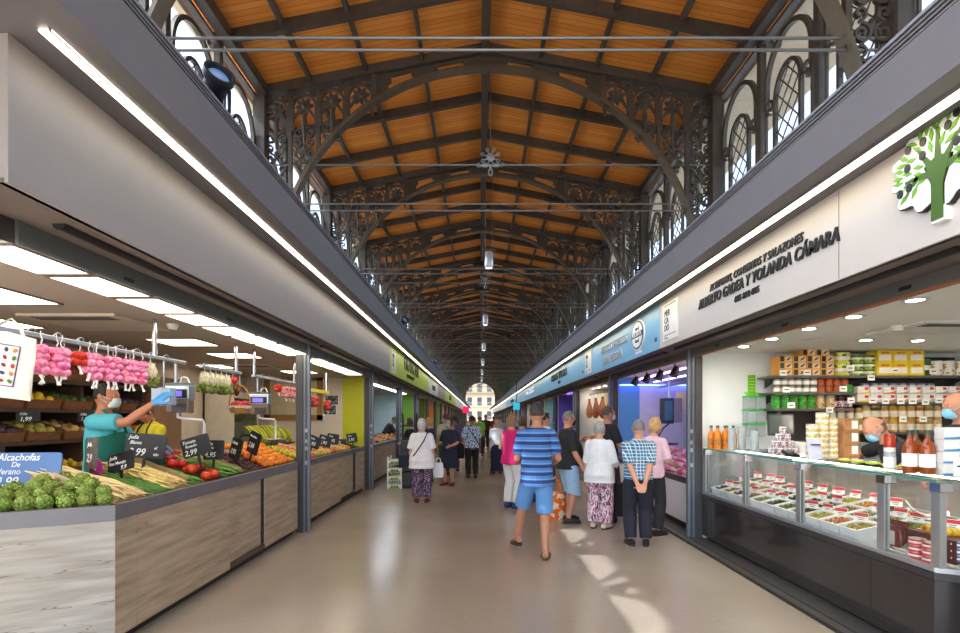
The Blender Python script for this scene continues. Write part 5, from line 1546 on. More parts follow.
# packets and tins at the near end
tinr = M('tin_red', (206, 36, 44), .35, var=.06); tinb = M('tin_blue', (54, 92, 150), .35); tinw = M('tin_lid', (216, 216, 210), .25, .5)
def tin(mat, r=.05, h=.04, nm='tin'):
    t = thing(nm, 'x', 'tin')
    MB().lathe([(0, 0), (r, 0), (r, h), (0, h)], 18).build('can_body', mat, t, smooth=40)
    MB().lathe([(r * .85, h), (r * .98, h), (r * .98, h + .004), (0, h + .003)], 18).build('lid', tinw, t, smooth=40)
    MB().lathe([(r + .0008, h * .35), (r + .0008, h * .65)], 18).build('label', white, t, smooth=40)
    return t
A1 = tin(tinr, nm='red_tin'); B1 = tin(tinb, nm='blue_tin')
k = 0
for j in range(2):
    for s_ in range(3):
        lab = 'red tin in the %s stack behind the glass, %s' % (('near', 'far')[j], ('bottom', 'middle', 'top')[s_])
        loc = (3.06 + .0 * j, 3.52 + .115 * j, deck_z(3.06) + .046 * s_ + .012)
        if k == 0: A1.location = loc; tag(A1, lab, 'tin', 'red tins')
        else: dup(A1, loc, None, lab, 'red tins')
        lab = 'blue tin in the stack nearest the glass corner, %s %s' % (('near', 'far')[j], ('bottom', 'middle', 'top')[s_])
        loc = (3.18 + .0 * j, 3.45 + .115 * j, deck_z(3.18) + .046 * s_ + .012)
        if k == 0: B1.location = loc; tag(B1, lab, 'tin', 'blue tins')
        else: dup(B1, loc, None, lab, 'blue tins')
        k += 1
for i in range(3):
    t = thing('snack_packet', 'dark red packet standing by the glass with a pale card, %s' % ('nearest the aisle', 'middle of three', 'furthest in')[i], 'packet', (3.07 + .05 * i, 3.86 + .03 * i, deck_z(3.07) + .012 + .01 * i), 0, 'dark red packets')
    m = MB(); m.sph((0, 0, .085), (.022, .1, .085), 14, 8, fn=lambda d: 1 - .12 * abs(d.y) ** 3); m.build('pouch', M('packet_maroon', (110, 32, 36), .3, var=.2), t, smooth=180)
    if i == 0: MB().box((-.024, .0, .09), (.003, .085, .1)).build('card', tagw, t)
    MB().box((0, 0, .168), (.004, .17, .02)).build('seal', M('packet_maroon', (110, 32, 36), .3), t)
for i in range(6):
    t = thing('pickle_roll', 'yellow rolled pickle on the tray above the red tins, %s' % ORD[i], 'pickle', (3.2 + .06 * (i // 3), 3.58 + .07 * (i % 3), deck_z(3.2) + .165), 0, 'rolled pickles')
    r3 = Matrix.Rotation(PI / 2, 3, 'Y')
    MB().lathe([(0, 0), (.03, 0), (.03, .05), (0, .05)], 14, (-.02, 0, 0), r3).build('roll', M('pickle_yellow', (214, 168, 40), .4, var=.1), t, smooth=40)
    MB().lathe([(0, -.002), (.015, -.002), (.015, .0), (0, 0)], 12, (-.02, 0, 0), r3).build('filling', M('pickle_red', (170, 50, 30), .4), t)
tag(MB().bb(3.13, 3.33, 3.42, 3.8, .625, .79).build('tray_stand', M('tray_dark', (90, 40, 40), .5)), 'dark red display box carrying the yellow rolled pickles', 'box')
t = thing('paper_card', 'white folded card lying at the glass near the red tins', 'card', (3.02, 3.72, .64)); MB().box((0, 0, .015), (.05, .12, .004), Matrix.Rotation(.5, 3, 'Y')).build('sheet', tagw, t); MB().box((-.03, 0, .008), (.02, .12, .004)).build('fold', tagw, t)
t = thing('paper_sheets', 'stack of white wrapping paper on the steel worktop', 'paper', (3.72, 5.0, 1.1)); MB().box((0, 0, .012), (.24, .5, .024)).build('stack', tagw, t); MB().box((.02, .0, .028), (.24, .48, .004), Matrix.Rotation(.06, 3, 'Z')).build('top_sheet', white, t)

# things on the glass top
ZT = 1.203
def bottle(nm, cat, h, r, matb, matc, lab_c, neck=.36):
    t = thing(nm, 'x', cat)
    MB().lathe([(0, 0), (r * .94, 0), (r, .015), (r, h * .58), (r * .85, h * .68), (r * neck, h * .8), (r * neck, h * .93), (0, h * .93)], 18).build('glass_body', matb, t, smooth=45)
    MB().lathe([(0, h * .9), (r * (neck + .08), h * .9), (r * (neck + .08), h), (0, h)], 14).build('cap', matc, t, smooth=40)
    MB().lathe([(r + .001, h * .16), (r + .001, h * .46)], 18).build('label', lab_c, t, smooth=40)
    return t
juo = M('juice_orange', (232, 130, 24), .15); jug = M('juice_cap_green', (30, 90, 54), .35); jul = m_spots('juice_label', (200, 150, 50), [(60, 130, 50), (220, 70, 40)], 60, .5)
JB = bottle('juice_bottle', 'bottle', .3, .042, juo, jug, jul)
for i, (x, y) in enumerate(((3.0, 6.73), (3.1, 6.76), (3.21, 6.75), (3.02, 6.6), (3.13, 6.63), (3.24, 6.64))):
    lab = 'orange juice bottle at the far end of the glass counter, %s row %s' % (('back', 'front')[i // 3], ('by the aisle', 'middle', 'by the cups')[i % 3])
    if i == 0: JB.location = (x, y, ZT); tag(JB, lab, 'bottle', 'juice bottles')
    else: dup(JB, (x, y, ZT), .7 * i, lab, 'juice bottles')
clearp = M('clear_plastic', (198, 206, 208), .15, 0, var=.06); clearp.node_tree.nodes['Principled BSDF'].inputs['Alpha'].default_value = .5
def cups(h):
    t = thing('cup_stack', 'x', 'cups')
    prof = [(0, 0), (.034, 0)]
    for k in range(12): prof += [(.042, .02 + h * k / 12), (.046, .024 + h * k / 12)]
    prof += [(.046, h + .03), (.042, h + .03), (.03, .02), (0, .02)]
    MB().lathe(prof, 18).build('cups', clearp, t, smooth=30)
    MB().tube([(.046 * math.cos(2 * PI * i / 18), .046 * math.sin(2 * PI * i / 18), h + .03) for i in range(18)], .003, 5, closed=True).build('rim', clearp, t)
    return t
for i, (x, y, h) in enumerate(((3.08, 6.35, .24), (3.18, 6.3, .26), (3.28, 6.2, .2), (3.2, 6.05, .22))):
    o = cups(h); o.location = (x, y, ZT); tag(o, 'tall stack of clear plastic cups on the glass counter, %s from the juice bottles' % ORD[i], 'cups', 'clear cup stacks')
jarw = m_spots('small_jar_label', (222, 220, 220), [(90, 90, 130), (170, 60, 60)], 70, .55)
def jar(nm, cat, r, h, body, lid, label=None, lidh=.18):
    t = thing(nm, 'x', cat)
    MB().lathe([(0, 0), (r * .95, 0), (r, h * .05), (r, h * (1 - lidh - .06)), (r * .9, h * (1 - lidh)), (0, h * (1 - lidh))], 16).build('glass_body', body, t, smooth=45)
    MB().lathe([(0, h * (1 - lidh)), (r * .97, h * (1 - lidh)), (r * .97, h), (0, h)], 16).build('lid', lid, t, smooth=40)
    if label: MB().lathe([(r + .001, h * .14), (r + .001, h * .6)], 16).build('label', label, t, smooth=40)
    return t
TJ = jar('small_tub', 'tub', .038, .075, jarw, white); k = 0
for lev, n_ in enumerate((4, 3, 2, 1)):
    for i in range(n_):
        loc = (3.16 + .04 * lev + .08 * i, 5.62 + .0 * i, ZT + .076 * lev)
        lab = 'small white printed tub in the pyramid beside the monitor, %s level, %s' % (('bottom', 'second', 'third', 'top')[lev], ORD[i])
        if k == 0: TJ.location = loc; tag(TJ, lab, 'tub', 'pyramid of tubs')
        else: dup(TJ, loc, i, lab, 'pyramid of tubs')
        k += 1
t = thing('card_terminal', 'black payment terminal tilted on the glass below the monitor', 'terminal', (3.2, 5.35, ZT)); 
MB().box((0, 0, .03), (.09, .19, .03), Matrix.Rotation(.2, 3, 'X')).build('body', black, t, bevel=.008); MB().box((0, .04, .052), (.06, .06, .006), Matrix.Rotation(.2, 3, 'X')).build('screen', M('screen_grey', (110, 120, 116), .2), t)
t = thing('monitor', 'black till monitor standing on the counter in front of the white wall', 'monitor', (3.42, 5.9, ZT))
rm = Matrix.Rotation(-.35, 3, 'Z') @ Matrix.Rotation(rad(-10), 3, 'X')
MB().box((0, 0, .32), (.27, .035, .25), rm).build('housing', black, t, bevel=.008)
MB().box(rm @ V((0, -.02, 0)) + V((0, 0, .32)), (.23, .004, .2), rm).build('screen', M('monitor_screen', (74, 82, 78), .12), t)
MB().tube([(0, .02, .2), (0, .03, .03)], .025, 10).build('stand', black, t); MB().bb(-.1, .1, -.08, .1, 0, .03).build('foot', black, t)
t = thing('till_printer', 'white receipt printer beside the monitor', 'printer', (3.56, 5.62, ZT - .1))
MB().bb(-.11, .11, -.12, .12, 0, .24).build('body', white, t, bevel=.012); MB().bb(-.08, .08, -.05, .05, .24, .25).build('paper_slot', black, t)
wall_pack = [('x', None)]
yell = m_spots('yellow_white_label', (226, 206, 120), [(236, 232, 214), (206, 160, 40)], 45, .5)
TC = tin(yell, .056, .052, 'fish_tin'); k = 0
for c, (x, y) in enumerate(((3.28, 5.12), (3.4, 5.16), (3.52, 5.2))):
    for lev in range((6, 8, 7)[c]):
        lab = 'yellow and white tin, %s stack by the brown cartons, %s from the bottom' % (('aisle side', 'middle', 'inner')[c], ORD[lev])
        loc = (x, y, ZT + .0565 * lev)
        if k == 0: TC.location = loc; tag(TC, lab, 'tin', 'stacked yellow tins')
        else: dup(TC, loc, lev, lab, 'stacked yellow tins')
        k += 1
t = thing('price_card', 'blue lined paper price card leaning on the yellow tins', 'price card', (3.22, 5.0, ZT)); MB().box((0, 0, .1), (.13, .004, .2), Matrix.Rotation(rad(-10), 3, 'X')).build('sheet', M('card_blue_white', (196, 200, 226), .6, var=.1, scale=40), t); MB().box((0, -.02, .14), (.09, .003, .012), Matrix.Rotation(rad(-10), 3, 'X')).build('written_line', blk, t)
boxb = M('carton_brown', (176, 124, 78), .6, var=.1)
for i in range(4):
    t = thing('brown_carton', 'brown carton in the stack beside the yellow tins, %s from the bottom' % ORD[i], 'carton', (3.68, 5.2, 1.1 + .125 * i), 0, 'brown cartons')
    MB().bb(-.075, .075, -.06, .06, 0, .122).build('box', boxb, t, bevel=.003); MB().bb(.0, .06, -.062, -.06, .02, .1).build('label', tagw, t); MB().bb(-.075, .075, -.061, -.059, .1, .106).build('seam', M('seam', (120, 80, 50), .6), t)
for i in range(5):
    t = thing('lime_packet', 'small lime green packet lying under the glass edge, %s from the scales' % ORD[i], 'packet', (3.36, 4.1 + .17 * i, ZT), 0, 'lime green packets')
    MB().sph((0, 0, .012), (.05, .07, .014), 12, 6).build('pouch', M('lime_packet_green', (170, 190, 30), .4, var=.2), t, smooth=180); MB().box((0, 0, .026), (.04, .05, .003)).build('label', tagw, t)
oil = M('amber_oil', (140, 64, 16), .08, var=.15); redo = M('red_pepper_jar', (170, 50, 24), .15, var=.15)
OB = bottle('oil_bottle', 'bottle', .31, .045, oil, M('cap_dark_green', (32, 66, 44), .35), tagw, .34)
for i, (x, y) in enumerate(((3.11, 3.76), (3.17, 3.68), (3.22, 3.84))):
    lab = 'amber oil bottle on the glass by the boxes, %s' % ('nearest the aisle', 'beside the box stack', 'furthest back')[i]
    if i == 0: OB.location = (x, y, ZT); OB.rotation_euler = (0, 0, 2); tag(OB, lab, 'bottle', 'oil bottles')
    else: dup(OB, (x, y, ZT), i, lab, 'oil bottles')
rj = jar('red_jar', 'jar', .036, .1, redo, M('jar_lid_red', (160, 34, 26), .3), None); rj.location = (3.1, 3.93, ZT + .175); tag(rj, 'red jar standing on a clear tub behind the oil bottles', 'jar')
o = jar('clear_tub', 'tub', .038, .174, clearp, white, tagw); o.location = (3.1, 3.93, ZT); tag(o, 'clear tub with a white label under the red jar', 'tub')
bxw = M('box_white', (226, 224, 222), .45); bxr = M('box_red_mark', (196, 40, 44), .4); bxb = M('box_blue_wave', (70, 140, 196), .4)
def fishbox(w_, d_, h_, nm='fish_box', pic=None):
    t = thing(nm, 'x', 'box')
    MB().bb(-w_ / 2, w_ / 2, -d_ / 2, d_ / 2, 0, h_).build('carton', bxw, t, bevel=.002)
    MB().bb(w_ * .1, w_ * .42, -d_ / 2 - .001, -d_ / 2, h_ * .55, h_ * .88).build('red_mark', bxr, t)
    MB().prism([(-w_ / 2, -d_ / 2 - .001, h_ * .02), (w_ / 2, -d_ / 2 - .001, h_ * .02), (w_ / 2, -d_ / 2 - .001, h_ * .42), (0, -d_ / 2 - .001, h_ * .22), (-w_ / 2, -d_ / 2 - .001, h_ * .16)], (0, .001, 0)).build('blue_wave', pic or bxb, t)
    return t
FB = fishbox(.16, .1, .082)
for i in range(4):
    lab = 'white box with red and blue print stacked on the glass, %s' % ('bottom', 'second up', 'third up', 'top')[i]
    loc = (3.29, 3.62, ZT + .083 * i)
    if i == 0: FB.location = loc; FB.rotation_euler = (0, 0, -.25); tag(FB, lab, 'box', 'boxes stacked on the glass')
    else: dup(FB, loc, -.25 + .03 * i, lab, 'boxes stacked on the glass')
for i in range(3):
    lab = 'blue and white box at the right edge of the glass, %s' % ('bottom', 'middle', 'top')[i]
    dup(FB, (3.46, 3.58, ZT + .083 * i), -.3, lab, 'boxes at the right edge')
t = thing('price_card', 'white price card standing in front of the stacked boxes', 'price card', (3.26, 3.52, ZT)); MB().box((0, 0, .06), (.09, .004, .12), Matrix.Rotation(-.2, 3, 'Z')).build('sheet', tagw, t); MB().box((0, -.003, .07), (.05, .003, .01), Matrix.Rotation(-.2, 3, 'Z')).build('written_line', blk, t)

# shelves on the white partition
YS = 6.93
greysh = M('shelf_grey', (96, 92, 90), .4, .2)
def wshelf(lab, x0, x1, z, d=.36):
    t = thing('wall_shelf', lab, 'shelf', (x0, YS - .05, z), 0, 'grey wall shelves')
    MB().bb(x0, x1, YS - .05 - d, YS - .05, z - .03, z).build('board', greysh, t, bevel=.003, world=True)
    for x in (x0 + .1, x1 - .1): MB().prism([(x, YS - .05, z - .03), (x, YS - .05 - d * .8, z - .03), (x, YS - .05, z - .14)], (.02, 0, 0)).build('bracket', M('bracket_dark', (60, 58, 58), .5), t, world=True)
ZS1, ZS2, ZS3, ZR2, ZR3 = 2.135, 1.925, 1.72, 1.80, 1.425
wshelf('highest grey shelf running along the white wall of the olive stall', 3.67, 6.25, ZS1)
wshelf('short grey shelf of small jars under the brown boxes', 3.69, 4.74, ZS2)
wshelf('short grey shelf of green jars, lowest on the left', 3.7, 4.7, ZS3)
wshelf('grey shelf of white fish boxes on the right part of the wall', 4.76, 6.25, ZR2)
wshelf('grey shelf carrying two tiers of golden jars', 4.4, 6.25, ZR3)
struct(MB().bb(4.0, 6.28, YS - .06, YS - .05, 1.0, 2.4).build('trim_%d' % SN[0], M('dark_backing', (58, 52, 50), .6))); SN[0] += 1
YF_ = YS - .05 - .29
def put(src, loc, lab, grp, rz=0., first=[]):
    if src.name not in first:
        first.append(src.name); src.location = loc; src.rotation_euler = (0, 0, rz); tag(src, lab, None, grp); return src
    return dup(src, loc, rz, lab, grp)
# brown boxes
def brownbox():
    t = thing('brown_box', 'x', 'box')
    w_, h_ = .165, .083
    MB().bb(-w_ / 2, w_ / 2, -.1, .1, 0, h_).build('carton', M('box_amber', (226, 160, 66), .5, var=.05), t, bevel=.002)
    MB().bb(-w_ * .44, -w_ * .14, -.102, -.1, h_ * .1, h_ * .9).build('dark_square', blk, t)
    MB().bb(-w_ * .06, w_ * .46, -.1015, -.1, h_ * .12, h_ * .9).build('picture', M('box_cream_picture', (226, 200, 160), .5), t)
    MB().prism([(.0, -.103, h_ * .25), (w_ * .2, -.103, h_ * .3), (w_ * .4, -.103, h_ * .75), (w_ * .3, -.103, h_ * .75), (w_ * .12, -.103, h_ * .55)], (0, .002, 0)).build('dark_bird', M('bird_brown', (70, 46, 30), .5), t)
    return t
BB = brownbox()
for c in range(4):
    for r in range(3 + (c in (2, 3)) ):
        put(BB, (3.86 + .175 * c - (.06 if r == 3 else 0), YF_ + .06, ZS1 + .084 * r), 'amber box printed with a dark bird on the highest shelf, %s column, %s up' % (ORD[c], ORD[r]), 'amber bird boxes')
bigcan = tin(m_spots('big_can_label', (196, 204, 40), [(60, 130, 40), (226, 220, 120)], 16, .5), .1, .145, 'big_can')
for r in range(2): put(bigcan, (4.62, YF_ + .06, ZS1 + .148 * r), 'large green and yellow can beside the amber boxes, %s of two' % ('lower', 'upper')[r], 'large cans')
gcan = tin(m_spots('green_can_label', (190, 206, 30), [(90, 150, 40), (60, 90, 40)], 26, .5), .075, .084, 'green_can')
for c in range(2):
    for r in range(3): put(gcan, (4.81 + .155 * c, YF_ + .05, ZS1 + .0885 * r), 'yellow-green can between the large cans and yellow boxes, %s column, %s up' % (ORD[c], ORD[r]), 'yellow-green cans')
ybox = thing('yellow_box', 'x', 'box')
MB().bb(-.095, .095, -.1, .1, 0, .158).build('carton', M('yellow_carton', (236, 204, 30), .45, var=.04), ybox, bevel=.003)
MB().bb(-.075, .075, -.102, -.1, .03, .1).build('label', tagw, ybox); MB().bb(-.05, .05, -.1015, -.1, .115, .14).build('orange_print', M('orange_print', (220, 120, 40), .5, var=.3, scale=40), ybox)
for c in range(3):
    for r in range(2): put(ybox, (5.1 + .2 * c, YF_ + .05, ZS1 + .16 * r), 'bright yellow box with a white label on the highest shelf, %s column, %s' % (ORD[c], ('lower', 'upper')[r]), 'yellow boxes')
dcan = tin(M('dark_green_label', (40, 96, 50), .4, var=.3, scale=20), .08, .2, 'dark_green_can'); put(dcan, (5.66, YF_ + .05, ZS1), 'dark green can between the yellow boxes and white tubs', None); dcan['category'] = 'tin'
wtub = jar('white_tub', 'tub', .075, .19, m_spots('white_tub_label', (230, 230, 226), [(200, 150, 60)], 24, .58), white)
for c in range(4): put(wtub, (5.82 + .155 * c, YF_ + .05, ZS1), 'white tub on the highest shelf beyond the dark green can, %s along' % ORD[c], 'white tubs')
# jars
j_white = jar('pale_jar', 'jar', .042, .092, M('jar_pale', (176, 170, 156), .2, var=.1), M('lid_grey', (90, 88, 84), .35, .4), tagw)
for c in range(6):
    for r in range(2): put(j_white, (3.8 + .092 * c, YF_ + .05, ZS2 + .093 * r), 'pale small jar under the amber boxes, %s column, %s' % (ORD[c], ('lower', 'upper')[r]), 'pale jars')
j_or = jar('orange_jar', 'jar', .046, .094, M('jar_rust', (176, 82, 34), .2, var=.2), M('lid_brown', (96, 60, 40), .35, .3))
for c in range(4):
    for r in range(2): put(j_or, (4.355 + .1 * c, YF_ + .05, ZS2 + .095 * r), 'rust coloured jar beside the pale jars, %s column, %s' % (ORD[c], ('lower', 'upper')[r]), 'rust jars')
j_gr = jar('green_jar', 'jar', .052, .098, m_spots('green_jar_mix', (52, 148, 50), [(196, 160, 50), (30, 110, 44)], 18, .55), M('lid_green', (44, 150, 60), .35))
for c in range(5):
    for r in range(2): put(j_gr, (3.78 + .112 * c, YF_ + .05, ZS3 + .099 * r), 'green topped jar on the lowest short shelf, %s column, %s' % (ORD[c], ('lower', 'upper')[r]), 'green topped jars')
put(j_gr, (4.69, YF_ + .03, ZS2), 'single green jar at the end of the rust coloured jars', 'single green jar')
j_nut = jar('nut_jar', 'jar', .055, .17, m_spots('nut_mix', (190, 150, 90), [(120, 70, 36), (226, 206, 160)], 60, .5), M('lid_tan', (180, 160, 120), .35))
for c in range(2): put(j_nut, (4.35 + .12 * c, YF_ + .05, ZS3), 'jar of mixed nuts beside the green jars, %s of two' % ('nearer', 'further')[c], 'nut jars')
j_dk = jar('dark_jar', 'jar', .042, .16, M('jar_plum', (86, 44, 40), .2, var=.2), M('lid_dark', (60, 40, 34), .35), m_spots('dark_jar_label', (214, 196, 200), [(120, 60, 110)], 50, .55))
for c in range(3): put(j_dk, (4.55 + .095 * c - .03, YF_ + .05, ZS3), 'dark jar with a pale label at the end of the short shelf, %s' % ORD[c], 'dark jars')
golds = [(206, 150, 60), (190, 150, 90), (176, 104, 50), (150, 130, 70), (190, 150, 110), (90, 84, 50), (176, 130, 96), (200, 150, 50)]
for c in range(13):
    gm = M('jar_gold_%s' % 'abcdefgh'[c % 8], golds[c % 8], .2, var=.25, scale=30)
    for r in range(2):
        o = jar('preserve_jar', 'jar', .052 if c > 3 else .044, .165 if c > 3 else .15, gm, M('lid_gold', (170, 140, 80), .3, .4), M('jar_paper_label', (214, 204, 184), .5, var=.08), .14)
        o.location = (4.48 + .113 * c + (.0 if c > 3 else .02), YF_ + .05, ZR3 + (.167 if c > 3 else .152) * r); tag(o, 'golden preserve jar on the two-tier shelf, %s column, %s' % (ORD[c], ('lower', 'upper')[r]), None, 'preserve jars')
pics = [(226, 200, 60), (200, 190, 200), (200, 120, 60), (150, 160, 120), (170, 170, 130), (170, 190, 180), (130, 150, 130), (90, 110, 170)]
for c in range(8):
    for r in range(2):
        o = fishbox(.15, .14, .1, 'fish_box', M('fish_pic_%s' % 'abcdefgh'[c], pics[c], .5, var=.2, scale=30)); o.location = (4.86 + .165 * c, YF_ + .06, ZR2 + .101 * r)
        tag(o, 'white picture box of fish on the middle shelf, %s along, %s' % (ORD[c], ('lower', 'upper')[r]), None, 'fish boxes on the shelf')
bcan = tin(tinb, .05, .04, 'blue_can')
for c in range(8): put(bcan, (5.0 + .12 * c, YF_ + .16, ZR2 + .202 + .0), 'flat blue can lying on top of the white fish boxes, %s along' % ORD[c], 'flat blue cans')
PC = thing('price_card', 'x', 'price card')
MB().box((0, 0, 0), (.09, .003, .07)).build('sheet', tagw, PC); MB().box((0, -.002, .0), (.05, .002, .012)).build('written_line', blk, PC)
for i, (x, z) in enumerate(((3.8, ZS1 + .03), (4.1, ZS1 + .035), (4.64, ZS1 + .09), (4.9, ZS1 - .03), (5.2, ZS1 + .06), (5.68, ZS1 + .05), (3.84, ZS2 + .03), (4.55, ZS2 + .04), (3.9, ZS3 + .04), (4.38, ZS3 - .02), (4.65, ZS3 + .1), (4.92, ZR2 + .02), (5.08, ZR2 + .01), (5.27, ZR2 + .01), (5.42, ZR2 + .01), (5.58, ZR2 + .0), (5.75, ZR2 + .02), (5.0, ZR3 - .02), (5.3, ZR3 + .16), (5.55, ZR3 + .16))):
    rowname = {0: 'highest shelf', 6: 'short shelf of pale jars', 8: 'short shelf of green jars', 11: 'fish box shelf', 17: 'golden jar shelf'}
    kk = max(q for q in rowname if q <= i)
    put(PC, (x, YS - .05 - .375, z), 'white price card on the %s edge, %s from the left' % (rowname[kk], ORD[i - kk]), 'shelf price cards', -.05 * (i % 3))
for i in range(9):
    o = jar('glass_jar', 'jar', .06, .13 + .03 * (i % 3), clearp, M('lid_steel', (150, 150, 150), .3, .6)); o.location = (4.5 + .19 * i, 6.62, 1.1); tag(o, 'clear empty jar on the back counter under the golden jars, %s along' % ORD[i], None, 'empty jars')
t = thing('back_counter', 'dark back counter under the shelves of golden jars', 'counter', (5.3, 6.6, 0)); MB().bb(4.1, 6.28, 6.35, 6.86, .06, 1.06).build('body', M('counter_dark', (70, 68, 70), .5), t, world=True); MB().bb(4.08, 6.28, 6.33, 6.86, 1.06, 1.1).build('worktop', steel, t, world=True)
o = thing('blue_bowl', 'blue-grey plastic bowl upside down on the back counter', 'bowl', (4.62, 6.42, 1.1)); MB().lathe([(.1, 0), (.105, .01), (.08, .1), (0, .11)], 20).build('shell', M('bowl_blue', (92, 108, 128), .4), o, smooth=50); MB().lathe([(.04, .11), (.04, .12), (0, .12)], 16).build('foot_ring', M('bowl_blue', (92, 108, 128), .4), o)
# green arrow and container column on the white wall
ag = M('arrow_green', (120, 196, 40), .5, var=.05)
t = thing('arrow_sign', 'green arrow poster pointing down on the white wall', 'sign', (3.62, 6.92, 2.0))
MB().prism([(-.05, 0, .17), (.05, 0, .17), (.05, 0, -.06), (.1, 0, -.06), (0, 0, -.16), (-.1, 0, -.06), (-.05, 0, -.06)], (0, -.006, 0)).build('arrow', ag, t)
m = MB()
for k in range(5): m.bb(-.035, .035, -.008, -.006, .12 - .04 * k, .13 - .04 * k)
m.build('print_lines', M('arrow_pale', (190, 226, 130), .5), t)
glid = M('green_lid', (40, 176, 70), .35)
for i, z in enumerate((1.72, 1.54, 1.36)):
    for q in range(2):
        t = thing('wall_container', 'clear wall container with a green lid, %s row, %s' % (('top', 'middle', 'bottom')[i], ('left', 'right')[q]), 'container', (3.55 + .125 * q, 6.84, z), 0, 'green lidded containers')
        MB().bb(-.058, .058, -.07, .07, 0, .15).build('jar_body', clearp, t, bevel=.01); MB().bb(-.061, .061, -.074, .074, .15, .172).build('lid', glid, t, bevel=.004)

# ------------------------------------------------------------------ blue lit butcher stall
meatw = M('counter_white', (226, 220, 222), .4, var=.02)
t = thing('meat_counter', 'white open meat counter under violet light behind the check shirt', 'counter', (3.3, 9.0, 0))
MB().bb(2.95, 2.99, 7.05, 11.0, .1, .66).build('front_panel', meatw, t, world=True)
MB().bb(2.94, 3.0, 7.05, 11.0, .66, .74).build('edge_band', M('meat_edge', (70, 62, 66), .3, .3), t, bevel=.004, world=True)
MB().bb(2.98, 3.02, 7.05, 11.0, .02, .1).build('kick_board', kickm, t, world=True)
MB().prism([(2.99, 7.05, .7), (3.85, 7.05, .98), (3.85, 7.05, .1), (2.99, 7.05, .1)], (0, 3.95, 0)).build('display_bed', M('meat_bed', (226, 200, 214), .4, var=.05), t, world=True)
mts = [M('meat_pink_%s' % 'abc'[i], c, .3, var=.2, scale=20, rnd=.2) for i, c in enumerate(((226, 140, 160), (190, 70, 90), (236, 190, 196)))]
MP = []
for i in range(3):
    MP.append(MB().sph((0, 0, 0), (.1, .075, .04), 12, 8, fn=lambda d, i=i: 1 + .22 * noise.noise(d * 1.8 + V((i * 5, 0, 0)))).build('meat_cut', mts[i], smooth=180))
k = 0
for r in range(5):
    for c in range(20):
        o = MP[k % 3] if k < 3 else dup(MP[k % 3])
        x = 3.1 + .165 * r
        o.location = (x, 7.18 + .19 * c + RND.uniform(-.03, .03), .7 + .28 * (x - 2.99) / .86 + .045); o.rotation_euler = (0, -.3, RND.uniform(0, 3)); k += 1
        tag(o, 'pink cut of meat on the counter bed, %s row from the aisle, %s along' % (ORD[r], ORD[c]), 'meat', 'cuts of meat')
t = thing('hanging_scale', 'dark hanging scale with a curved pan arm under the violet light', 'scale', (3.35, 9.2, 0))
MB().tube([(0, 0, 1.95), (0, 0, 2.46)], .016, 8).build('suspension_tube', steel, t, world=False)
MB().bb(-.13, .05, -.1, .1, 1.5, 1.95).build('housing', M('scale_dark', (46, 60, 82), .35, .3), t, bevel=.01); MB().bb(-.11, .03, -.106, -.1, 1.56, 1.9).build('screen', M('scale_screen', (70, 110, 140), .2), t); MB().bb(.06, .2, -.1, .1, 1.52, 1.95).build('printer', M('scale_grey', (150, 146, 170), .3, .4), t, bevel=.01)
MB().tube([(0, 0, 1.5), (-.1, 0, 1.42), (-.18, 0, 1.28), (-.16, 0, 1.15)], .014, 8).build('pan_arm', black, t, smooth=60)
MB().lathe([(0, 0), (.16, 0), (.19, .025), (.17, .025), (.14, .012), (0, .012)], 22, (-.02, 0, 1.13)).build('pan', black, t, smooth=50)
tag(MB().box((3.62, 9.3, 1.92), (.24, .02, .3), Matrix.Rotation(.2, 3, 'Y')).build('paper_sheet', M('paper_cream', (226, 216, 190), .7), bevel=.003), 'cream paper sheet hung beside the dark scale', 'paper')
t = thing('overhead_rail', 'steel rail frame above the meat counter', 'rail', (3.5, 8.9, 2.2)); MB().bb(-.02, .02, -1.2, 1.2, -.02, .02).build('bar', steel, t)
for y in (-1.1, 1.1): MB().cyl((0, y, 0), (0, y, .26), .014, 8).build('post', steel, t)
def tracklight():
    t = thing('track_spotlight', 'x', 'spotlight')
    r3 = Matrix.Rotation(rad(25), 3, 'Y')
    MB().lathe([(.03, .09), (.045, .08), (.075, -.08), (.068, -.08), (.04, .05), (0, .06)], 16, (0, 0, -.1), r3).build('shade', black, t, smooth=40); MB().cyl((0, 0, -.04), (0, 0, .02), .012, 8).build('stem', black, t); MB().lathe([(0, -.05), (.05, -.05), (.05, -.045), (0, -.045)], 14, (0, 0, -.1), r3).build('lamp_face', M('track_glow', (255, 190, 210), .4, emit=4), t)
    return t
TL = tracklight()
for i, y in enumerate((7.55, 8.3, 9.0, 9.7, 10.4)):
    lab = 'black track spotlight inside the blue stall, %s from the near post' % ORD[i]
    if i == 0: TL.location = (3.12, y, 2.44); tag(TL, lab, 'spotlight', 'track spotlights')
    else: dup(TL, (3.12, y, 2.44), None, lab, 'track spotlights')
blue_led = m_emit('blue_led', (80, 110, 255), 7.); pink_led = m_emit('pink_led', (255, 205, 230), 5.)
def led(lab, a, b, mat, w_=.03):
    t = thing('led_strip', lab, 'light', a)
    MB().bar(a, b, w_, .02).build('diffuser', mat, t, world=True); MB().bar(V(a) + V((0, 0, .016)), V(b) + V((0, 0, .016)), w_ + .02, .012).build('channel', alum, t, world=True)
led('blue light strip along the top of the lilac wall', (2.99, 11.08, 2.3), (6.2, 11.08, 2.3), blue_led)
led('violet light strip over the middle of the meat counter', (3.7, 7.2, 2.36), (3.7, 11, 2.36), m_emit('violet_led', (205, 185, 255), 5.))
led('pink light strip over the front of the meat counter', (3.3, 7.2, 2.40), (3.3, 11, 2.40), pink_led, .04)
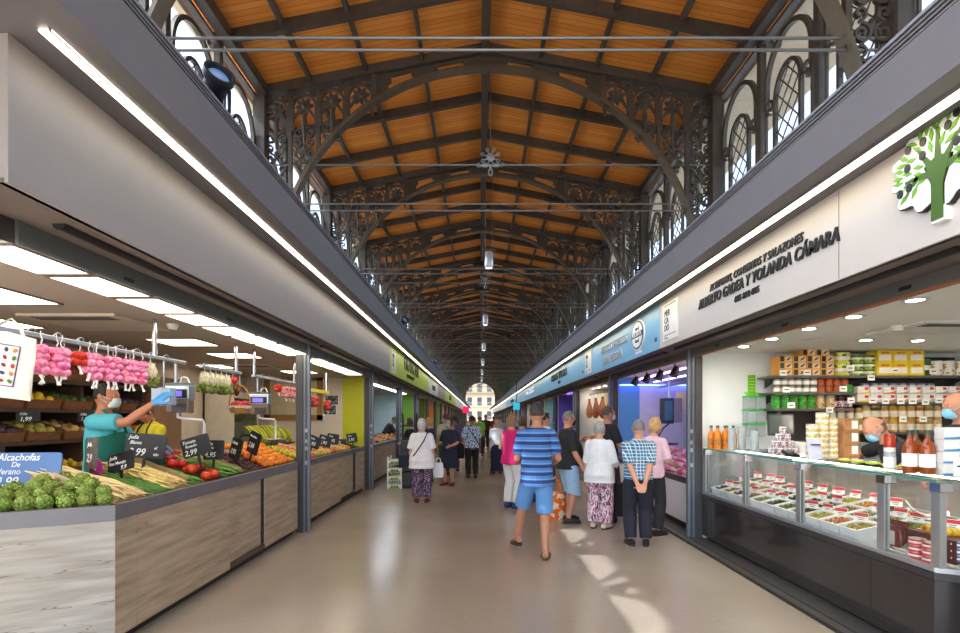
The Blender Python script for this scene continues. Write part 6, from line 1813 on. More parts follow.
# ------------------------------------------------------------------ warm stall beyond
counter2 = []
def far_counter(sgn, y0, y1, mat, lab, goods, cat):
    xf = -2.55 if sgn < 0 else 2.95
    t = thing('market_counter', lab, 'counter', (xf, (y0 + y1) / 2, 0), 0, 'far market counters')
    MB().bb(xf, xf + sgn * .04, y0, y1, .1, .9).build('front_panel', mat, t, world=True)
    MB().bb(xf - sgn * .01, xf + sgn * .6, y0, y1, .9, .96).build('worktop', band_m, t, world=True)
    MB().bb(xf + sgn * .05, xf + sgn * .08, y0, y1, 0, .1).build('kick_board', kickm, t, world=True)
    MB().bb(xf + sgn * .04, xf + sgn * .55, y0, y1, .1, .9).build('body', kickm, t, world=True)
    n_ = int((y1 - y0) / .3)
    src = None
    for i in range(n_):
        for r in range(3):
            if src is None: src = MB().sph((0, 0, 0), (.1, .13, .07), 8, 6, fn=lambda d: 1 + .2 * noise.noise(d * 2)).build(cat + '_heap', goods, smooth=180); o = src
            else: o = dup(src)
            o.location = (xf + sgn * (.1 + .18 * r), y0 + .2 + .3 * i, .99 + .05 * r); o.rotation_euler = (0, 0, RND.uniform(0, 3))
            tag(o, '%s heap, %s row, %s along, on the %s' % (cat, ORD[r], ORD[i % 30], lab.split(',')[-1].strip().replace('in the ', '').replace(' past', ' counter past') + (' counter' if 'warm lit' in lab else '')), cat, '%s on a far counter' % cat)
far_counter(1, 11.4, 15.2, M('counter_beige', (196, 176, 150), .5), 'beige market counter, in the warm lit right stall', M('goods_rust', (170, 96, 60), .5, var=.3, rnd=.5), 'charcuterie')
hamm = M('ham_brown', (150, 82, 46), .45, var=.25, scale=9, rnd=.25)
def ham():
    t = thing('hanging_ham', 'x', 'ham')
    m = MB(); m.tube([(0, 0, 0), (0, .01, -.1), (0, .02, -.25), (0, .0, -.42), (0, -.02, -.52)], [.03, .045, .09, .1, .05], 12); m.build('ham_body', hamm, t, smooth=60)
    MB().tube([(0, 0, .12), (0, 0, 0)], .006, 5).build('string', chalk, t); MB().sph((0, 0, -.0), (.035, .035, .03), 8, 6).build('hoof_end', M('hoof', (40, 30, 26), .5), t, smooth=180)
    return t
H0 = ham()
for i in range(7):
    lab = 'brown cured ham hanging in the warm lit stall, %s from the near post' % ORD[i]
    if i == 0: H0.location = (3.15, 12.5, 2.12); tag(H0, lab, 'ham', 'hanging hams')
    else: dup(H0, (3.15 + .1 * (i % 2), 12.5 + .4 * i, 2.12), i, lab, 'hanging hams')
t = thing('hanging_rail', 'steel rail carrying the cured hams', 'rail', (3.2, 13.6, 2.26)); MB().bb(-.015, .015, -1.5, 1.5, -.015, .015).build('bar', steel, t)
for y in (-1.4, 1.4): MB().cyl((0, y, 0), (0, y, .18), .012, 8).build('post', steel, t)
cols = [(216, 208, 196), (150, 120, 90), (96, 150, 60), (200, 120, 60), (120, 110, 150)]
gds = [('fruit', (214, 130, 40)), ('greens', (90, 140, 50)), ('fish', (150, 160, 170)), ('cheese', (222, 196, 120)), ('meat', (196, 90, 96))]
for i in range(7):
    y = LY[4 + i] if i else LY[4]
    nm, c = gds[i % 2]
    far_counter(-1, y + .2, y + 3.9, wood_side if i % 2 else M('counter_c%s' % 'abcdefg'[i], cols[i % 5], .5), 'left market counter, %s past the crate stack' % ORD[i], M('goods_%s' % nm, c, .5, var=.3, rnd=.5), nm)
    y = RY[4 + i]
    nm, c = gds[2 + i % 3]
    far_counter(1, y + .2, y + 3.8, M('counter_d%s' % 'abcdefg'[i], cols[(i + 2) % 5], .5), 'right market counter, %s past the warm stall' % ORD[i], M('goods_%s' % nm, c, .5, var=.3, rnd=.5), nm)
# hanging blade signs and posters far down
for x, y, z, c, lab in ((-1.5, 57, 2.5, (226, 30, 96), 'magenta hanging sign far down the left side'), (1.92, 27, 2.2, (40, 160, 190), 'turquoise hanging sign far down the right side')):
    t = thing('hanging_sign', lab, 'sign', (x, y, z)); s_ = .7 if y > 40 else .35
    MB().bb(-.5 * s_, .5 * s_, -.04, .04, -.5 * s_, .5 * s_).build('board', M('sign_%d' % int(y), c, .4, emit=.5), t, bevel=.02); MB().cyl((0, 0, .5 * s_), (0, 0, RZ1 - z + .4), .02, 6).build('hanger', black, t)
for i, (y, z, h) in enumerate(((24.5, 1.75, .9), (28.9, 1.7, 1.0), (33.3, 1.7, 1.0))):
    t = thing('wall_poster', 'red poster panel on a left stall partition, %s along' % ORD[i], 'poster', (-3.4, y - .07, z)); MB().bb(-.35, .35, -.01, .01, -h / 2, h / 2).build('panel', M('poster_red', (196, 40, 36), .5, var=.3, scale=6), t); MB().bb(-.2, .2, -.014, -.01, -h * .3, h * .1).build('picture', M('poster_pale', (226, 190, 170), .5), t)

# plants on the stall roofs and the building outside
leafm = M('plant_leaf', (66, 112, 48), .55, var=.4, c2=(40, 78, 34), scale=3)
def plant(lab, x, y, z, s_):
    t = thing('potted_tree', lab, 'plant', (x, y, z))
    MB().lathe([(0, 0), (.28, 0), (.36, .45), (.32, .45), (.3, .4), (0, .4)], 18).build('pot', M('pot_grey', (90, 88, 86), .6), t, smooth=40)
    MB().tube([(0, 0, .4), (.05, 0, 1.0), (0, 0, 1.6)], [.06, .05, .03], 8).build('trunk', M('trunk_brown', (70, 52, 38), .8), t, smooth=60)
    m = MB(); rr = random.Random(int(x * 10))
    for k in range(420):
        d = V((rr.gauss(0, 1), rr.gauss(0, 1), rr.gauss(0, 1))).normalized() * (rr.random() ** .4)
        p = V((d.x * 1.25 * s_, d.y * 1.1 * s_, 1.55 + d.z * 1.1 * s_)); u = V((rr.gauss(0, 1), rr.gauss(0, 1), rr.gauss(0, .6))).normalized(); w_ = u.cross(V((0, 0, 1))).normalized()
        L = .26; m.add([p, p + u * L * .5 + w_ * .07, p + u * L, p + u * L * .5 - w_ * .07, p + u * L * .5 + V((0, 0, .03))], [(0, 1, 4), (1, 2, 4), (2, 3, 4), (3, 0, 4), (0, 3, 2, 1)])
    m.build('foliage', leafm, t)
plant('leafy dark green tree on the left stall roof near the far end', -2.25, 56, 3.65, 1.0)
plant('leafy dark green tree on the right stall roof near the far end', 2.7, 52, 3.42, 1.1)
t = thing('apartment_building', 'pale apartment building seen through the far arch', 'building', (0, 128, 0))
fm_ = M('facade_cream', (176, 160, 134), .7, var=.03)
MB().bb(-16, 16, 0, 8, 0, 24).build('wall', fm_, t)
wf = M('window_frame_dark', (112, 104, 98), .5); gl = M('window_dark_glass', (66, 70, 76), .15)
for f in range(6):
    for c in range(9):
        x = -9.6 + 2.4 * c; z = 1.2 + 3.4 * f
        w_ = MB().bb(x - .6, x + .6, -.06, .02, z, z + 2.1).build('window', wf, t)
        MB().bb(x - .5, x + .5, -.075, -.06, z + .1, z + 2.0).build('pane', gl, w_)
    b = MB(); b.bb(-11, 11, -.7, 0, 3.4 * f + 1.0, 3.4 * f + 1.14); bo = b.build('balcony_slab', fm_, t)
    r_ = MB(); r_.bb(-11, 11, -.7, -.66, 3.4 * f + 2.0, 3.4 * f + 2.06)
    for k in range(90): r_.bb(-11 + .245 * k, -10.97 + .245 * k, -.69, -.67, 3.4 * f + 1.1, 3.4 * f + 2.0)
    r_.build('railing', M('railing_grey', (150, 146, 140), .5), bo)
# ------------------------------------------------------------------ people
def ik(a, t, l1, l2, hint):
    a, t, hint = V(a), V(t), V(hint)
    d = t - a; D = min(d.length, (l1 + l2) * .995); dn = d.normalized(); t = a + dn * D
    x = (l1 * l1 - l2 * l2 + D * D) / (2 * D); h = math.sqrt(max(0, l1 * l1 - x * x))
    hp = hint - dn * hint.dot(dn)
    if hp.length < 1e-6: hp = V((0, 1, 0))
    return a + dn * x + hp.normalized() * h, t
def lerp_pts(pts, t):
    """cut a polyline at fraction t of its length"""
    L = [(pts[i + 1] - pts[i]).length for i in range(len(pts) - 1)]; T = sum(L) * t; out = [pts[0]]
    for i, l in enumerate(L):
        if T > l: out.append(pts[i + 1]); T -= l
        else: out.append(pts[i].lerp(pts[i + 1], T / l)); break
    return out
def skin_m(tone):
    return M('skin_%d_%d_%d' % tone, tone, .5, var=.05, scale=20)
def hand(mb, w, d, n, side, s=1., curl=.5, fingers=True):
    """w wrist, d pointing direction, n palm normal (fingers curl towards it), side = thumb direction"""
    d = d.normalized(); n = (n - d * n.dot(d)).normalized(); sd = d.cross(n).normalized()
    if sd.dot(side) < 0: sd = -sd
    R_ = []
    for (a, hw, ht) in ((-.015, .024, .019), (.02, .033, .017), (.06, .04, .016), (.092, .038, .013)):
        R_.append([w + d * a * s + sd * (hw * math.cos(b) * s) + n * (ht * math.sin(b) * s) for b in [2 * PI * k / 12 for k in range(12)]])
    mb.loft(R_)
    if not fingers:
        e = w + d * .1 * s
        mb.tube([w + d * .07 * s, e + d * .02 * s + n * curl * .02, e + d * .055 * s + n * curl * .06], [.03 * s, .028 * s, .015 * s], 8, flat=.5)
        return
    for k, L in enumerate((.07, .08, .075, .058)):
        b = w + d * .088 * s + sd * ((.03 - .0205 * k) * s)
        pts = [b - d * .02 * s]; dir_ = d.copy(); p = b.copy(); pts.append(p.copy())
        for j, f in enumerate((.45, .32, .23)):
            ang_ = curl * (.35 + .35 * j); dir_ = (dir_ * math.cos(ang_) + n * math.sin(ang_)).normalized()
            p = p + dir_ * L * f * s; pts.append(p.copy())
        mb.tube(pts, [.0095 * s, .0095 * s, .009 * s, .0085 * s, .007 * s], 7)
    b = w + d * .025 * s + sd * .028 * s; td = (d * .72 + sd * .62 + n * .3).normalized()
    mb.tube([b - td * .01, b + td * .03 * s, b + td * .03 * s + (td + d * .4).normalized() * .028 * s, b + td * .03 * s + (td + d).normalized() * .052 * s], [.014 * s, .0125 * s, .011 * s, .008 * s], 7)
def person(label, x, y, z=0., rz=0., h=1.7, g=1., skin=(196, 140, 112), hair=(60, 48, 40), style='short', top=None, bottom=None, shoes=(40, 36, 36), mask=None,
           lw=None, rw=None, lh=None, rh=None, la=(-.1, 0, .085), ra=(.1, 0, .085), lk=None, rk=None, lean=0., yaw=0., pitch=0., vox=.012, fingers=True, belly=0., female=False,
           palm_l=None, palm_r=None, curl=.5, glasses=False, gloves=None, group=None, toes=None, eyes=True, apron=None, strap=None):
    t = thing('person', label, 'person', (x, y, z), rz, group)
    s = h / 1.7; S4 = Matrix.Scale(s, 4)
    ca, sa = math.cos(-lean), math.sin(-lean)
    def U(p):
        p = V(p); k = min(1, max(0, (p.z - .93) / .12)); dz = p.z - .95
        if k <= 0: return p
        y_, z_ = p.y * ca - dz * sa, p.y * sa + dz * ca + .95
        return V((p.x, p.y + (y_ - p.y) * k, p.z + (z_ - p.z) * k))
    sw = .150 if female else .163; sw *= (1 + (g - 1) * .6)
    hipw = (1.06 if female else 1.) * g
    TOR = [(.78, .15 * hipw, .10 * g, 0), (.86, .162 * hipw, .12 * g, -.01), (.95, .158 * hipw, .118 * g + belly * .3, belly * .4), (1.06, (.14 if female else .152) * g, .108 * g + belly * .6, belly * .7), (1.18, .148 * g, .112 * g + belly * .4, belly * .5), (1.28, .155 * g, .116 * g, .0), (1.36, .148 * (1 + (g - 1) * .5), .1, -.008), (1.415, .105, .075, -.012), (1.45, .066, .06, -.008)]
    def ring(zz, rx, ry, yo, n=18): return [U((rx * math.cos(a), yo + ry * math.sin(a), zz)) for a in [2 * PI * k / n for k in range(n)]]
    SH = {-1: U((-sw, -.005, 1.36)), 1: U((sw, -.005, 1.36))}
    W = {-1: V(lw) if lw else V((-.225 * max(1, g * .97), .05, .80)), 1: V(rw) if rw else V((.225 * max(1, g * .97), .05, .80))}
    EH = {-1: V(lh) if lh else V((-.3, -1, -.2)), 1: V(rh) if rh else V((.3, -1, -.2))}
    EL = {}
    for q in (-1, 1): EL[q], W[q] = ik(SH[q], W[q], .29, .255, EH[q])
    HP = {-1: V((-.088 * hipw, -.0, .88)), 1: V((.088 * hipw, -.0, .88))}
    AN = {-1: V(la), 1: V(ra)}; KN = {}
    KH = {-1: V(lk) if lk else V((-.1, 1, 0)), 1: V(rk) if rk else V((.1, 1, 0))}
    for q in (-1, 1): KN[q], AN[q] = ik(HP[q], AN[q], .41, .40, KH[q])
    arm = {q: [SH[q], SH[q].lerp(EL[q], .5), EL[q], EL[q].lerp(W[q], .45), W[q]] for q in (-1, 1)}
    leg = {q: [HP[q], HP[q].lerp(KN[q], .5), KN[q], KN[q].lerp(AN[q], .38), AN[q]] for q in (-1, 1)}
    ar = [.056, .05, .04, .039, .026]; lr = [.092, .078, .056, .056, .036]
    gl_ = (g - 1) * .7 + 1
    b = MB(S4)
    b.loft([ring(*r) for r in TOR])
    NK = U((0, -.008, 1.44)); HM = Matrix.Translation(NK) @ Matrix.Rotation(yaw, 4, 'Z') @ Matrix.Rotation(-(lean * .55 + pitch), 4, 'X')
    HR = HM.to_3x3(); hc = HM @ V((0, .022, .148))
    b.tube([U((0, -.012, 1.40)), HM @ V((0, .004, .06)), HM @ V((0, .012, .11))], [.062, .054, .054], 12)
    b.sph(hc, (.076, .096, .115), 18, 14, HR)
    b.sph(HM @ V((0, .045, .09)), (.056, .062, .062), 14, 10, HR)
    b.sph(HM @ V((0, .118, .132)), (.014, .018, .026), 8, 6, HR)
    b.sph(HM @ V((0, .103, .165)), (.05, .02, .016), 10, 6, HR)
    for q in (-1, 1): b.sph(HM @ V((q * .079, .005, .14)), (.012, .022, .034), 8, 6, HR)
    for q in (-1, 1):
        b.sph(SH[q], .058 * gl_, 10, 8); b.tube(arm[q], [r * gl_ for r in ar], 10)
        d = (W[q] - EL[q]).normalized()
        pn = (palm_l if q < 0 else palm_r); pn = V(pn) if pn else V((-q, .1, 0))
        sd = V((0, 1, .2))
        if abs(pn.normalized().dot(d)) > .9: pn = V((0, 0, -1))
        hand(b, W[q], d, pn, sd, 1., curl, fingers)
        b.tube(leg[q], [r * gl_ for r in lr], 12)
        fd = V(((.22 * q) if not toes else toes[0 if q < 0 else 1][0], 1, 0) if not toes else toes[0 if q < 0 else 1])
        fd.normalize(); a_ = AN[q]
        b.tube([a_ - fd * .055 - V((0, 0, .045)), a_ - V((0, 0, .03)) + fd * .02, a_ + fd * .1 - V((0, 0, .055)), a_ + fd * .165 - V((0, 0, .065))], [.034, .04, .036, .02], 10)
    bo = b.remesh('body', skin_m(skin), vox, t, it=2)
    # hair
    if style:
        hm = M('hair_%d_%d_%d' % hair, hair, .6, var=.3, scale=30)
        front, low = {'short': (.62, -.25), 'bald': (2, -.05), 'bob': (.6, -.75), 'long': (.6, -.9), 'thin': (.5, -.3), 'curly': (.6, -.55)}[style]
        def hf(d):
            k = 1.0
            if style == 'bald': hairy = d.z < .30 and d.z > -.5 and d.y < .15
            else:
                hairy = d.z > .45 + max(0, d.y) * .45 or (d.y < .12 and d.z > low) or (abs(d.x) > .8 and d.y < .3 and d.z > low * .6)
                if style == 'thin' and d.z > .85 and d.y > -.2: hairy = False
            if not hairy: return .9
            th = {'short': 1.07, 'bald': 1.03, 'bob': 1.2, 'long': 1.22, 'thin': 1.04, 'curly': 1.13}[style]
            return th + .025 * noise.noise(d * 6)
        MB(S4).sph(hc, (.078, .098, .117), 26, 20, HR, hf).build('hair', hm, t, smooth=180)
        if style == 'long':
            MB(S4).loft([[HM @ V((rx * math.cos(a), -.06 + ry * math.sin(a), zz)) for a in [2 * PI * k / 14 for k in range(14)]] for zz, rx, ry in ((.2, .08, .05), (.1, .095, .05), (0, .1, .045), (-.08, .08, .03))]).build('hair_length', hm, t, smooth=180)
    if mask:
        mm = M('mask_%d_%d_%d' % mask, mask, .8, var=.04)
        def mf(d): return (1.16 if d.y > .15 and -.75 < d.z < .42 and abs(d.x) < .8 - .2 * d.z else .8)
        mk = MB(S4).sph(HM @ V((0, .05, .1)), (.063, .074, .066), 22, 16, HR, mf).build('face_mask', mm, t, smooth=180)
        for q in (-1, 1): MB(S4).tube([HM @ V((q * .06, .085, .12)), HM @ V((q * .083, .03, .15)), HM @ V((q * .086, -.0, .13)), HM @ V((q * .066, .06, .09))], .0025, 5).build('ear_loop', mm, mk)
    elif eyes and fingers:
        MB(S4).sph(HM @ V((0, .106, .092)), (.026, .012, .008), 10, 6, HR).build('lips', M('lips', (160, 84, 76), .5), t, smooth=180)
    if eyes:
        for q in (-1, 1):
            e = MB(S4).sph(HM @ V((q * .031, .1, .152)), (.014, .009, .008), 8, 6, HR).build('eye', M('eye_white', (226, 220, 214), .3), t, smooth=180)
            MB(S4).sph(HM @ V((q * .031, .108, .152)), (.006, .003, .007), 8, 6, HR).build('iris', M('iris_dark', (44, 32, 26), .3), e, smooth=180)
    if glasses:
        gm = MB(S4)
        for q in (-1, 1):
            gm.tube([HM @ V((q * .033 + .025 * math.cos(a), .117, .152 + .019 * math.sin(a))) for a in [2 * PI * k / 14 for k in range(14)]], .003, 5, closed=True)
            gm.tube([HM @ V((q * .058, .115, .156)), HM @ V((q * .082, .0, .16))], .0025, 5)
        gm.tube([HM @ V((-.009, .117, .155)), HM @ V((.009, .117, .155))], .0025, 5); gm.build('glasses', M('glasses_dark', (34, 30, 30), .3), t)
    # top
    if top:
        pd = top.get('pad', .016); hem = top.get('hem', .84); fl = top.get('flare', 0.)
        c = MB(S4); rs = []
        for (zz, rx, ry, yo) in [r for r in TOR if r[0] > hem + .02] :
            k = max(0, (1.2 - zz) / .4); ex = fl * k
            lo = top.get('loose', .012) if zz < 1.25 else 0
            rs.append((zz, rx + pd + ex + lo, ry + pd + ex + lo, yo))
        f_ = rs[0]; rs = [(hem, max(f_[1], .162 * hipw + pd) + .004 + fl * .2, max(f_[2], .118 * g + pd) + .004 + fl * .2, f_[3] - .004)] + rs
        rs[-1] = (1.432, .082, .07, -.01)
        c.loft([ring(*r) for r in rs])
        sl = top.get('sleeve', .45)
        for q in (-1, 1):
            c.sph(SH[q] - V((0, 0, .004)), .056 * gl_ + pd * .5, 10, 8)
            if sl > 0:
                P = lerp_pts(arm[q], sl); n_ = len(P)
                ws = top.get('wide', .012)
                c.tube(P, [ar[min(i, 3)] * gl_ + pd * .8 + ws * i / max(1, n_ - 1) for i in range(n_)], 12)
        so_ = c.remesh(top.get('name', 'shirt'), top['mat'], max(vox, .011), t, it=3)
        if top.get('collar'):
            MB(S4).tube([U((.07 * math.cos(a), -.012 + .062 * math.sin(a), 1.435 + .012 * math.sin(a))) for a in [2 * PI * k / 16 for k in range(16)]], .016, 8, closed=True).build('collar', top['mat'], so_, smooth=60)
    if bottom:
        kind = bottom.get('kind', 'trousers'); pd = bottom.get('pad', .014); c = MB(S4)
        if kind in ('trousers', 'shorts'):
            c.loft([ring(zz, rx + pd, ry + pd * .9, yo) for zz, rx, ry, yo in ((.80, .15 * hipw, .105 * g, 0), TOR[1], TOR[2], (1.0, .158 * g, .113 * g + belly * .4, belly * .5))])
            fr_ = bottom.get('len', 1.); w0 = bottom.get('wide', .022)
            for q in (-1, 1):
                P = lerp_pts(leg[q], fr_ * .985); n_ = len(P)
                rr_ = [lr[min(i, 4)] * gl_ + pd + (w0 * (i / (n_ - 1)) if kind == 'trousers' else bottom.get('wide', .03) * (i / (n_ - 1))) for i in range(n_)]
                if kind == 'shorts': rr_[-1] = max(rr_[-1], .085 * gl_ + bottom.get('wide', .03) * .4)
                c.tube(P, rr_, 14)
        else:
            hem = bottom.get('hem', .45); fx = bottom.get('flare', .06)
            c.loft([ring(hem, .19 * hipw + fx, .14 * g + fx, 0), ring(.62, .185 * hipw + fx * .6, .14 * g + fx * .6, 0), ring(.86, .186 * hipw, .135 * g, -.008), ring(1.0, .16 * g + pd, .116 * g + pd, 0)])
        c.remesh(bottom.get('name', kind if kind != 'skirt' else 'skirt'), bottom['mat'], max(vox, .011), t, it=3)
    if shoes:
        sm = M('shoe_%d_%d_%d' % shoes, shoes, .5, var=.08)
        for q in (-1, 1):
            fd = V((.22 * q, 1, 0)) if not toes else V(toes[0 if q < 0 else 1]); fd.normalize(); a_ = AN[q]
            sh = MB(S4); sh.tube([a_ - fd * .07 - V((0, 0, .04)), a_ - fd * .02 - V((0, 0, .03)), a_ + fd * .06 - V((0, 0, .042)), a_ + fd * .13 - V((0, 0, .055)), a_ + fd * .185 - V((0, 0, .062))], [.04, .046, .046, .042, .024], 12)
            so2 = sh.build('shoe', sm, t, smooth=60)
            up_ = V((0, 0, 1)); sd = fd.cross(up_)
            poly = [a_ + fd * u * .01 + sd * w_ * .01 - V((0, 0, .085)) for u, w_ in ((-9.5, -2), (-10.2, 0), (-9.5, 2), (-5, 4), (6, 4.6), (14, 4.4), (19, 2.4), (20, 0), (19, -2.4), (14, -4.4), (6, -4.6), (-5, -4))]
            MB(S4).prism(poly, (0, 0, .022)).build('sole', M('sole_dark', (50, 44, 40), .6), so2)
    if apron:
        MB(S4).loft([[U((rx * math.cos(a), yo + ry * math.sin(a), zz)) for a in [PI * (-.12) + PI * 1.24 * k / 14 for k in range(15)]] + [U(((rx - .008) * math.cos(a), yo + (ry - .008) * math.sin(a), zz)) for a in [PI * (-.12) + PI * 1.24 * (14 - k) / 14 for k in range(15)]] for zz, rx, ry, yo in ((.5, .22, .165, 0), (.86, .205 * g, .155 * g, 0), (1.05, .19 * g, .15 * g + belly, 0), (1.2, .19 * g, .148 * g, .0), (1.27, .15, .145, .004))]).build('apron', apron, t, smooth=50)
        for q in (-1, 1): MB(S4).tube([U((q * .09, .135, 1.25)), U((q * .085, .11, 1.36)), U((q * .06, .03, 1.465)), U((q * .03, -.07, 1.455))], .012, 6, flat=.4).build('apron_strap', apron, t, smooth=60)
    if gloves:
        for q in (-1, 1):
            m = MB(S4); d = (W[q] - EL[q]).normalized(); pn = (palm_l if q < 0 else palm_r); pn = V(pn) if pn else V((-q, .1, 0))
            if abs(pn.normalized().dot(d)) > .9: pn = V((0, 0, -1))
            hand(m, W[q], d, pn, V((0, 1, .2)), 1.16, curl, True); m.remesh('glove', gloves, .008, t, it=1)
    if strap:
        k = -1 if strap[0] == 'r' else 1
        P = [U((k * .12, -.06, 1.43)), U((k * .04, -.155 * g, 1.25)), U((-k * .12, -.16 * g, 1.02)), U((-k * .215 * g, -.06, .84)), U((-k * .12, .16 * g, 1.05)), U((k * .04, .15 * g, 1.27)), U((k * .12, .07, 1.43))]
        MB(S4).tube(P, .014, 6, flat=.5, closed=True).build('bag_strap', strap[1], t, smooth=60)
    return t
def bag(name, label, loc, sz, mat, rz=0., handles=True, strap_top=.25):
    t = thing(name, label, 'bag', loc, rz)
    w_, d_, h_ = sz; R_ = []
    for i in range(9):
        a = i / 8; k = .82 + .25 * math.sin(PI * (.15 + a * .75))
        R_.append([V((w_ / 2 * k * math.copysign(abs(math.cos(b)) ** .6, math.cos(b)) * (1 + .04 * math.sin(3 * b + 5 * a)), d_ / 2 * k * math.copysign(abs(math.sin(b)) ** .7, math.sin(b)), h_ * a)) for b in [2 * PI * j / 22 for j in range(22)]])
    MB().loft(R_).build('bag_body', mat, t, smooth=60)
    if handles:
        for q in (-1, 1): MB().tube([(-w_ * .25, q * d_ * .2, h_ * .97), (-w_ * .2, q * d_ * .1, h_ + strap_top * .7), (0, 0, h_ + strap_top), (w_ * .2, q * d_ * .1, h_ + strap_top * .7), (w_ * .25, q * d_ * .2, h_ * .97)], .009, 6).build('handle', mat, t, smooth=60)
    return t
def cloth(name, c, **k): return M('cloth_' + name, c, .85, var=k.pop('var', .05), scale=k.pop('scale', 12), **k)
# -- near right group
tee = m_stripes('tee_stripes', (70, 118, 184), [((34, 54, 104), 11.5, .42, .1), ((104, 150, 204), 11.5, .14, .62)])
shorts_blue = cloth('shorts_blue', (92, 140, 196))
p = person('man in a blue striped t-shirt and blue shorts walking away down the aisle', .66, 6.0, 0, .05, 1.77, .95, (176, 122, 96), (48, 42, 40), 'short',
           dict(mat=tee, sleeve=.42, hem=.79, pad=.018, loose=.012, wide=.016, name='t_shirt'), dict(kind='shorts', pad=.006, mat=shorts_blue, len=.5, wide=.035), None, None,
           lw=(-.15, .28, 1.04), rw=(.2, .24, 1.0), lh=(-.35, -1, -.2), rh=(.35, -1, -.2), la=(-.17, .36, .125), ra=(.085, -.08, .085), toes=((-.2, 1, -.1), (.25, 1, 0)), vox=.01)
sand = M('sandal_brown', (70, 44, 32), .6)
for q, a_, fd, zz in ((-1, V((-.17, .36, .125)), V((-.2, 1, -.1)), .03), (1, V((.085, -.08, .085)), V((.25, 1, 0)), .0)):
    fd.normalize(); sd = fd.cross(V((0, 0, 1))).normalized(); S4 = Matrix.Scale(1.77 / 1.7, 4)
    so_ = MB(S4).prism([a_ + fd * u * .01 + sd * w_ * .01 - V((0, 0, .083)) for u, w_ in ((-9, -2.5), (-9.8, 0), (-9, 2.5), (-2, 4), (10, 5), (17, 4), (20, 1), (19, -3), (14, -4.6), (0, -4))], (0, 0, .022)).build('sandal', sand, p)
    for u in (-.02, .06, .11):
        c = a_ + fd * u; MB(S4).tube([c + sd * (.047 * math.cos(b)) + V((0, 0, -.07 + .062 * math.sin(b) * (1 - max(0, u) * 3.2))) for b in [PI * i / 10 for i in range(11)]], .009, 6).build('sandal_strap', sand, so_)
blackp = cloth('polo_black', (30, 30, 36)); shorts_l = cloth('shorts_pale_blue', (150, 182, 214))
person('man in a black polo and pale blue shorts facing the stall with a black mask', 1.36, 8.0, 0, -1.35, 1.70, 1.14, (188, 132, 106), (112, 106, 102), 'short',
       dict(mat=blackp, sleeve=.5, hem=.82, wide=.02, name='polo_shirt', collar=True), dict(kind='shorts', mat=shorts_l, len=.56, wide=.045), (24, 24, 26), (22, 22, 24),
       lw=(-.24, .2, .88), rw=(.3, .12, .86), la=(-.1, .05, .085), ra=(.11, -.04, .085), vox=.011, belly=.07, glasses=True)
bag('shopping_bag', 'orange and white plastic shopping bag on the floor behind the pale blue shorts', (1.2, 8.28, .0), (.34, .22, .42), m_spots('orange_bag', (232, 110, 24), [(240, 226, 200)], 9, .54), .4)
whbl = cloth('blouse_white', (226, 230, 234)); zig = m_spots('trouser_pattern', (226, 222, 228), [(60, 56, 76), (190, 70, 130)], 60, .53, (1, 1, .2))
person('short grey-haired woman in a white blouse and patterned trousers facing the counter', 1.74, 7.55, 0, -.55, 1.54, 1.12, (200, 150, 124), (158, 156, 158), 'curly',
       dict(mat=whbl, sleeve=.78, hem=.74, flare=.035, wide=.02, name='blouse'), dict(kind='trousers', mat=zig, wide=.045), (206, 190, 176), (214, 224, 230),
       lw=(-.16, .24, 1.0), rw=(.2, .24, 1.0), female=True, vox=.011)
maroon = cloth('trousers_maroon', (92, 44, 48))
person('tall man in a black t-shirt and maroon trousers standing at the blue stall', 2.12, 8.6, 0, -1.25, 1.79, 1.06, (176, 120, 94), (66, 56, 52), 'short',
       dict(mat=cloth('tee_black', (28, 28, 32)), sleeve=.45, hem=.86, wide=.02, name='t_shirt'), dict(kind='trousers', mat=maroon), (60, 48, 44), (180, 206, 224),
       lw=(-.2, .22, .98), rw=(.2, .3, 1.06), vox=.012)
chk = m_check('shirt_check', (96, 146, 180), (44, 84, 118), (206, 224, 234), 24)
person('man in a blue check shirt and navy trousers with hands clasped behind his back', 2.0, 6.55, 0, -.12, 1.575, 1.06, (196, 142, 116), (120, 116, 112), 'short',
       dict(mat=chk, sleeve=.5, hem=.9, wide=.022, name='shirt', collar=True), dict(kind='trousers', mat=cloth('trousers_navy', (26, 28, 44)), wide=.03), (26, 24, 26), None,
       lw=(-.045, -.2, .84), rw=(.05, -.205, .85), lh=(-1, -.35, .1), rh=(1, -.35, .1), palm_l=(.3, -1, 0), palm_r=(-.3, -1, 0), curl=.8, vox=.01, yaw=-.25)
person('blonde woman in a pale pink top leaning at the meat counter beside the check shirt', 2.36, 7.15, 0, -.9, 1.6, 1.02, (204, 154, 130), (190, 150, 104), 'bob',
       dict(mat=cloth('top_pale_pink', (226, 190, 204)), sleeve=.5, hem=.84, name='top'), dict(kind='trousers', mat=cloth('trousers_dark', (40, 38, 44))), (40, 38, 40), (196, 170, 210),
       rw=(.2, .3, 1.0), lean=.15, female=True, vox=.012)
t = thing('stroller', 'small dark shopping trolley by the meat counter next to the patterned trousers', 'trolley', (2.2, 8.0, 0))
MB().bb(-.15, .15, -.12, .12, .1, .6).build('bag_body', cloth('trolley_black', (34, 34, 40)), t, bevel=.03)
for q in (-1, 1): MB().lathe([(0, -.02), (.075, -.02), (.085, 0), (.075, .02), (0, .02)], 16, (q * .15, -.1, .085), Matrix.Rotation(PI / 2, 3, 'Y')).build('wheel', black, t, smooth=40)
MB().tube([(-.12, -.12, .1), (-.12, -.14, .95), (.12, -.14, .95), (.12, -.12, .1)], .012, 8).build('handle', black, t, smooth=50)
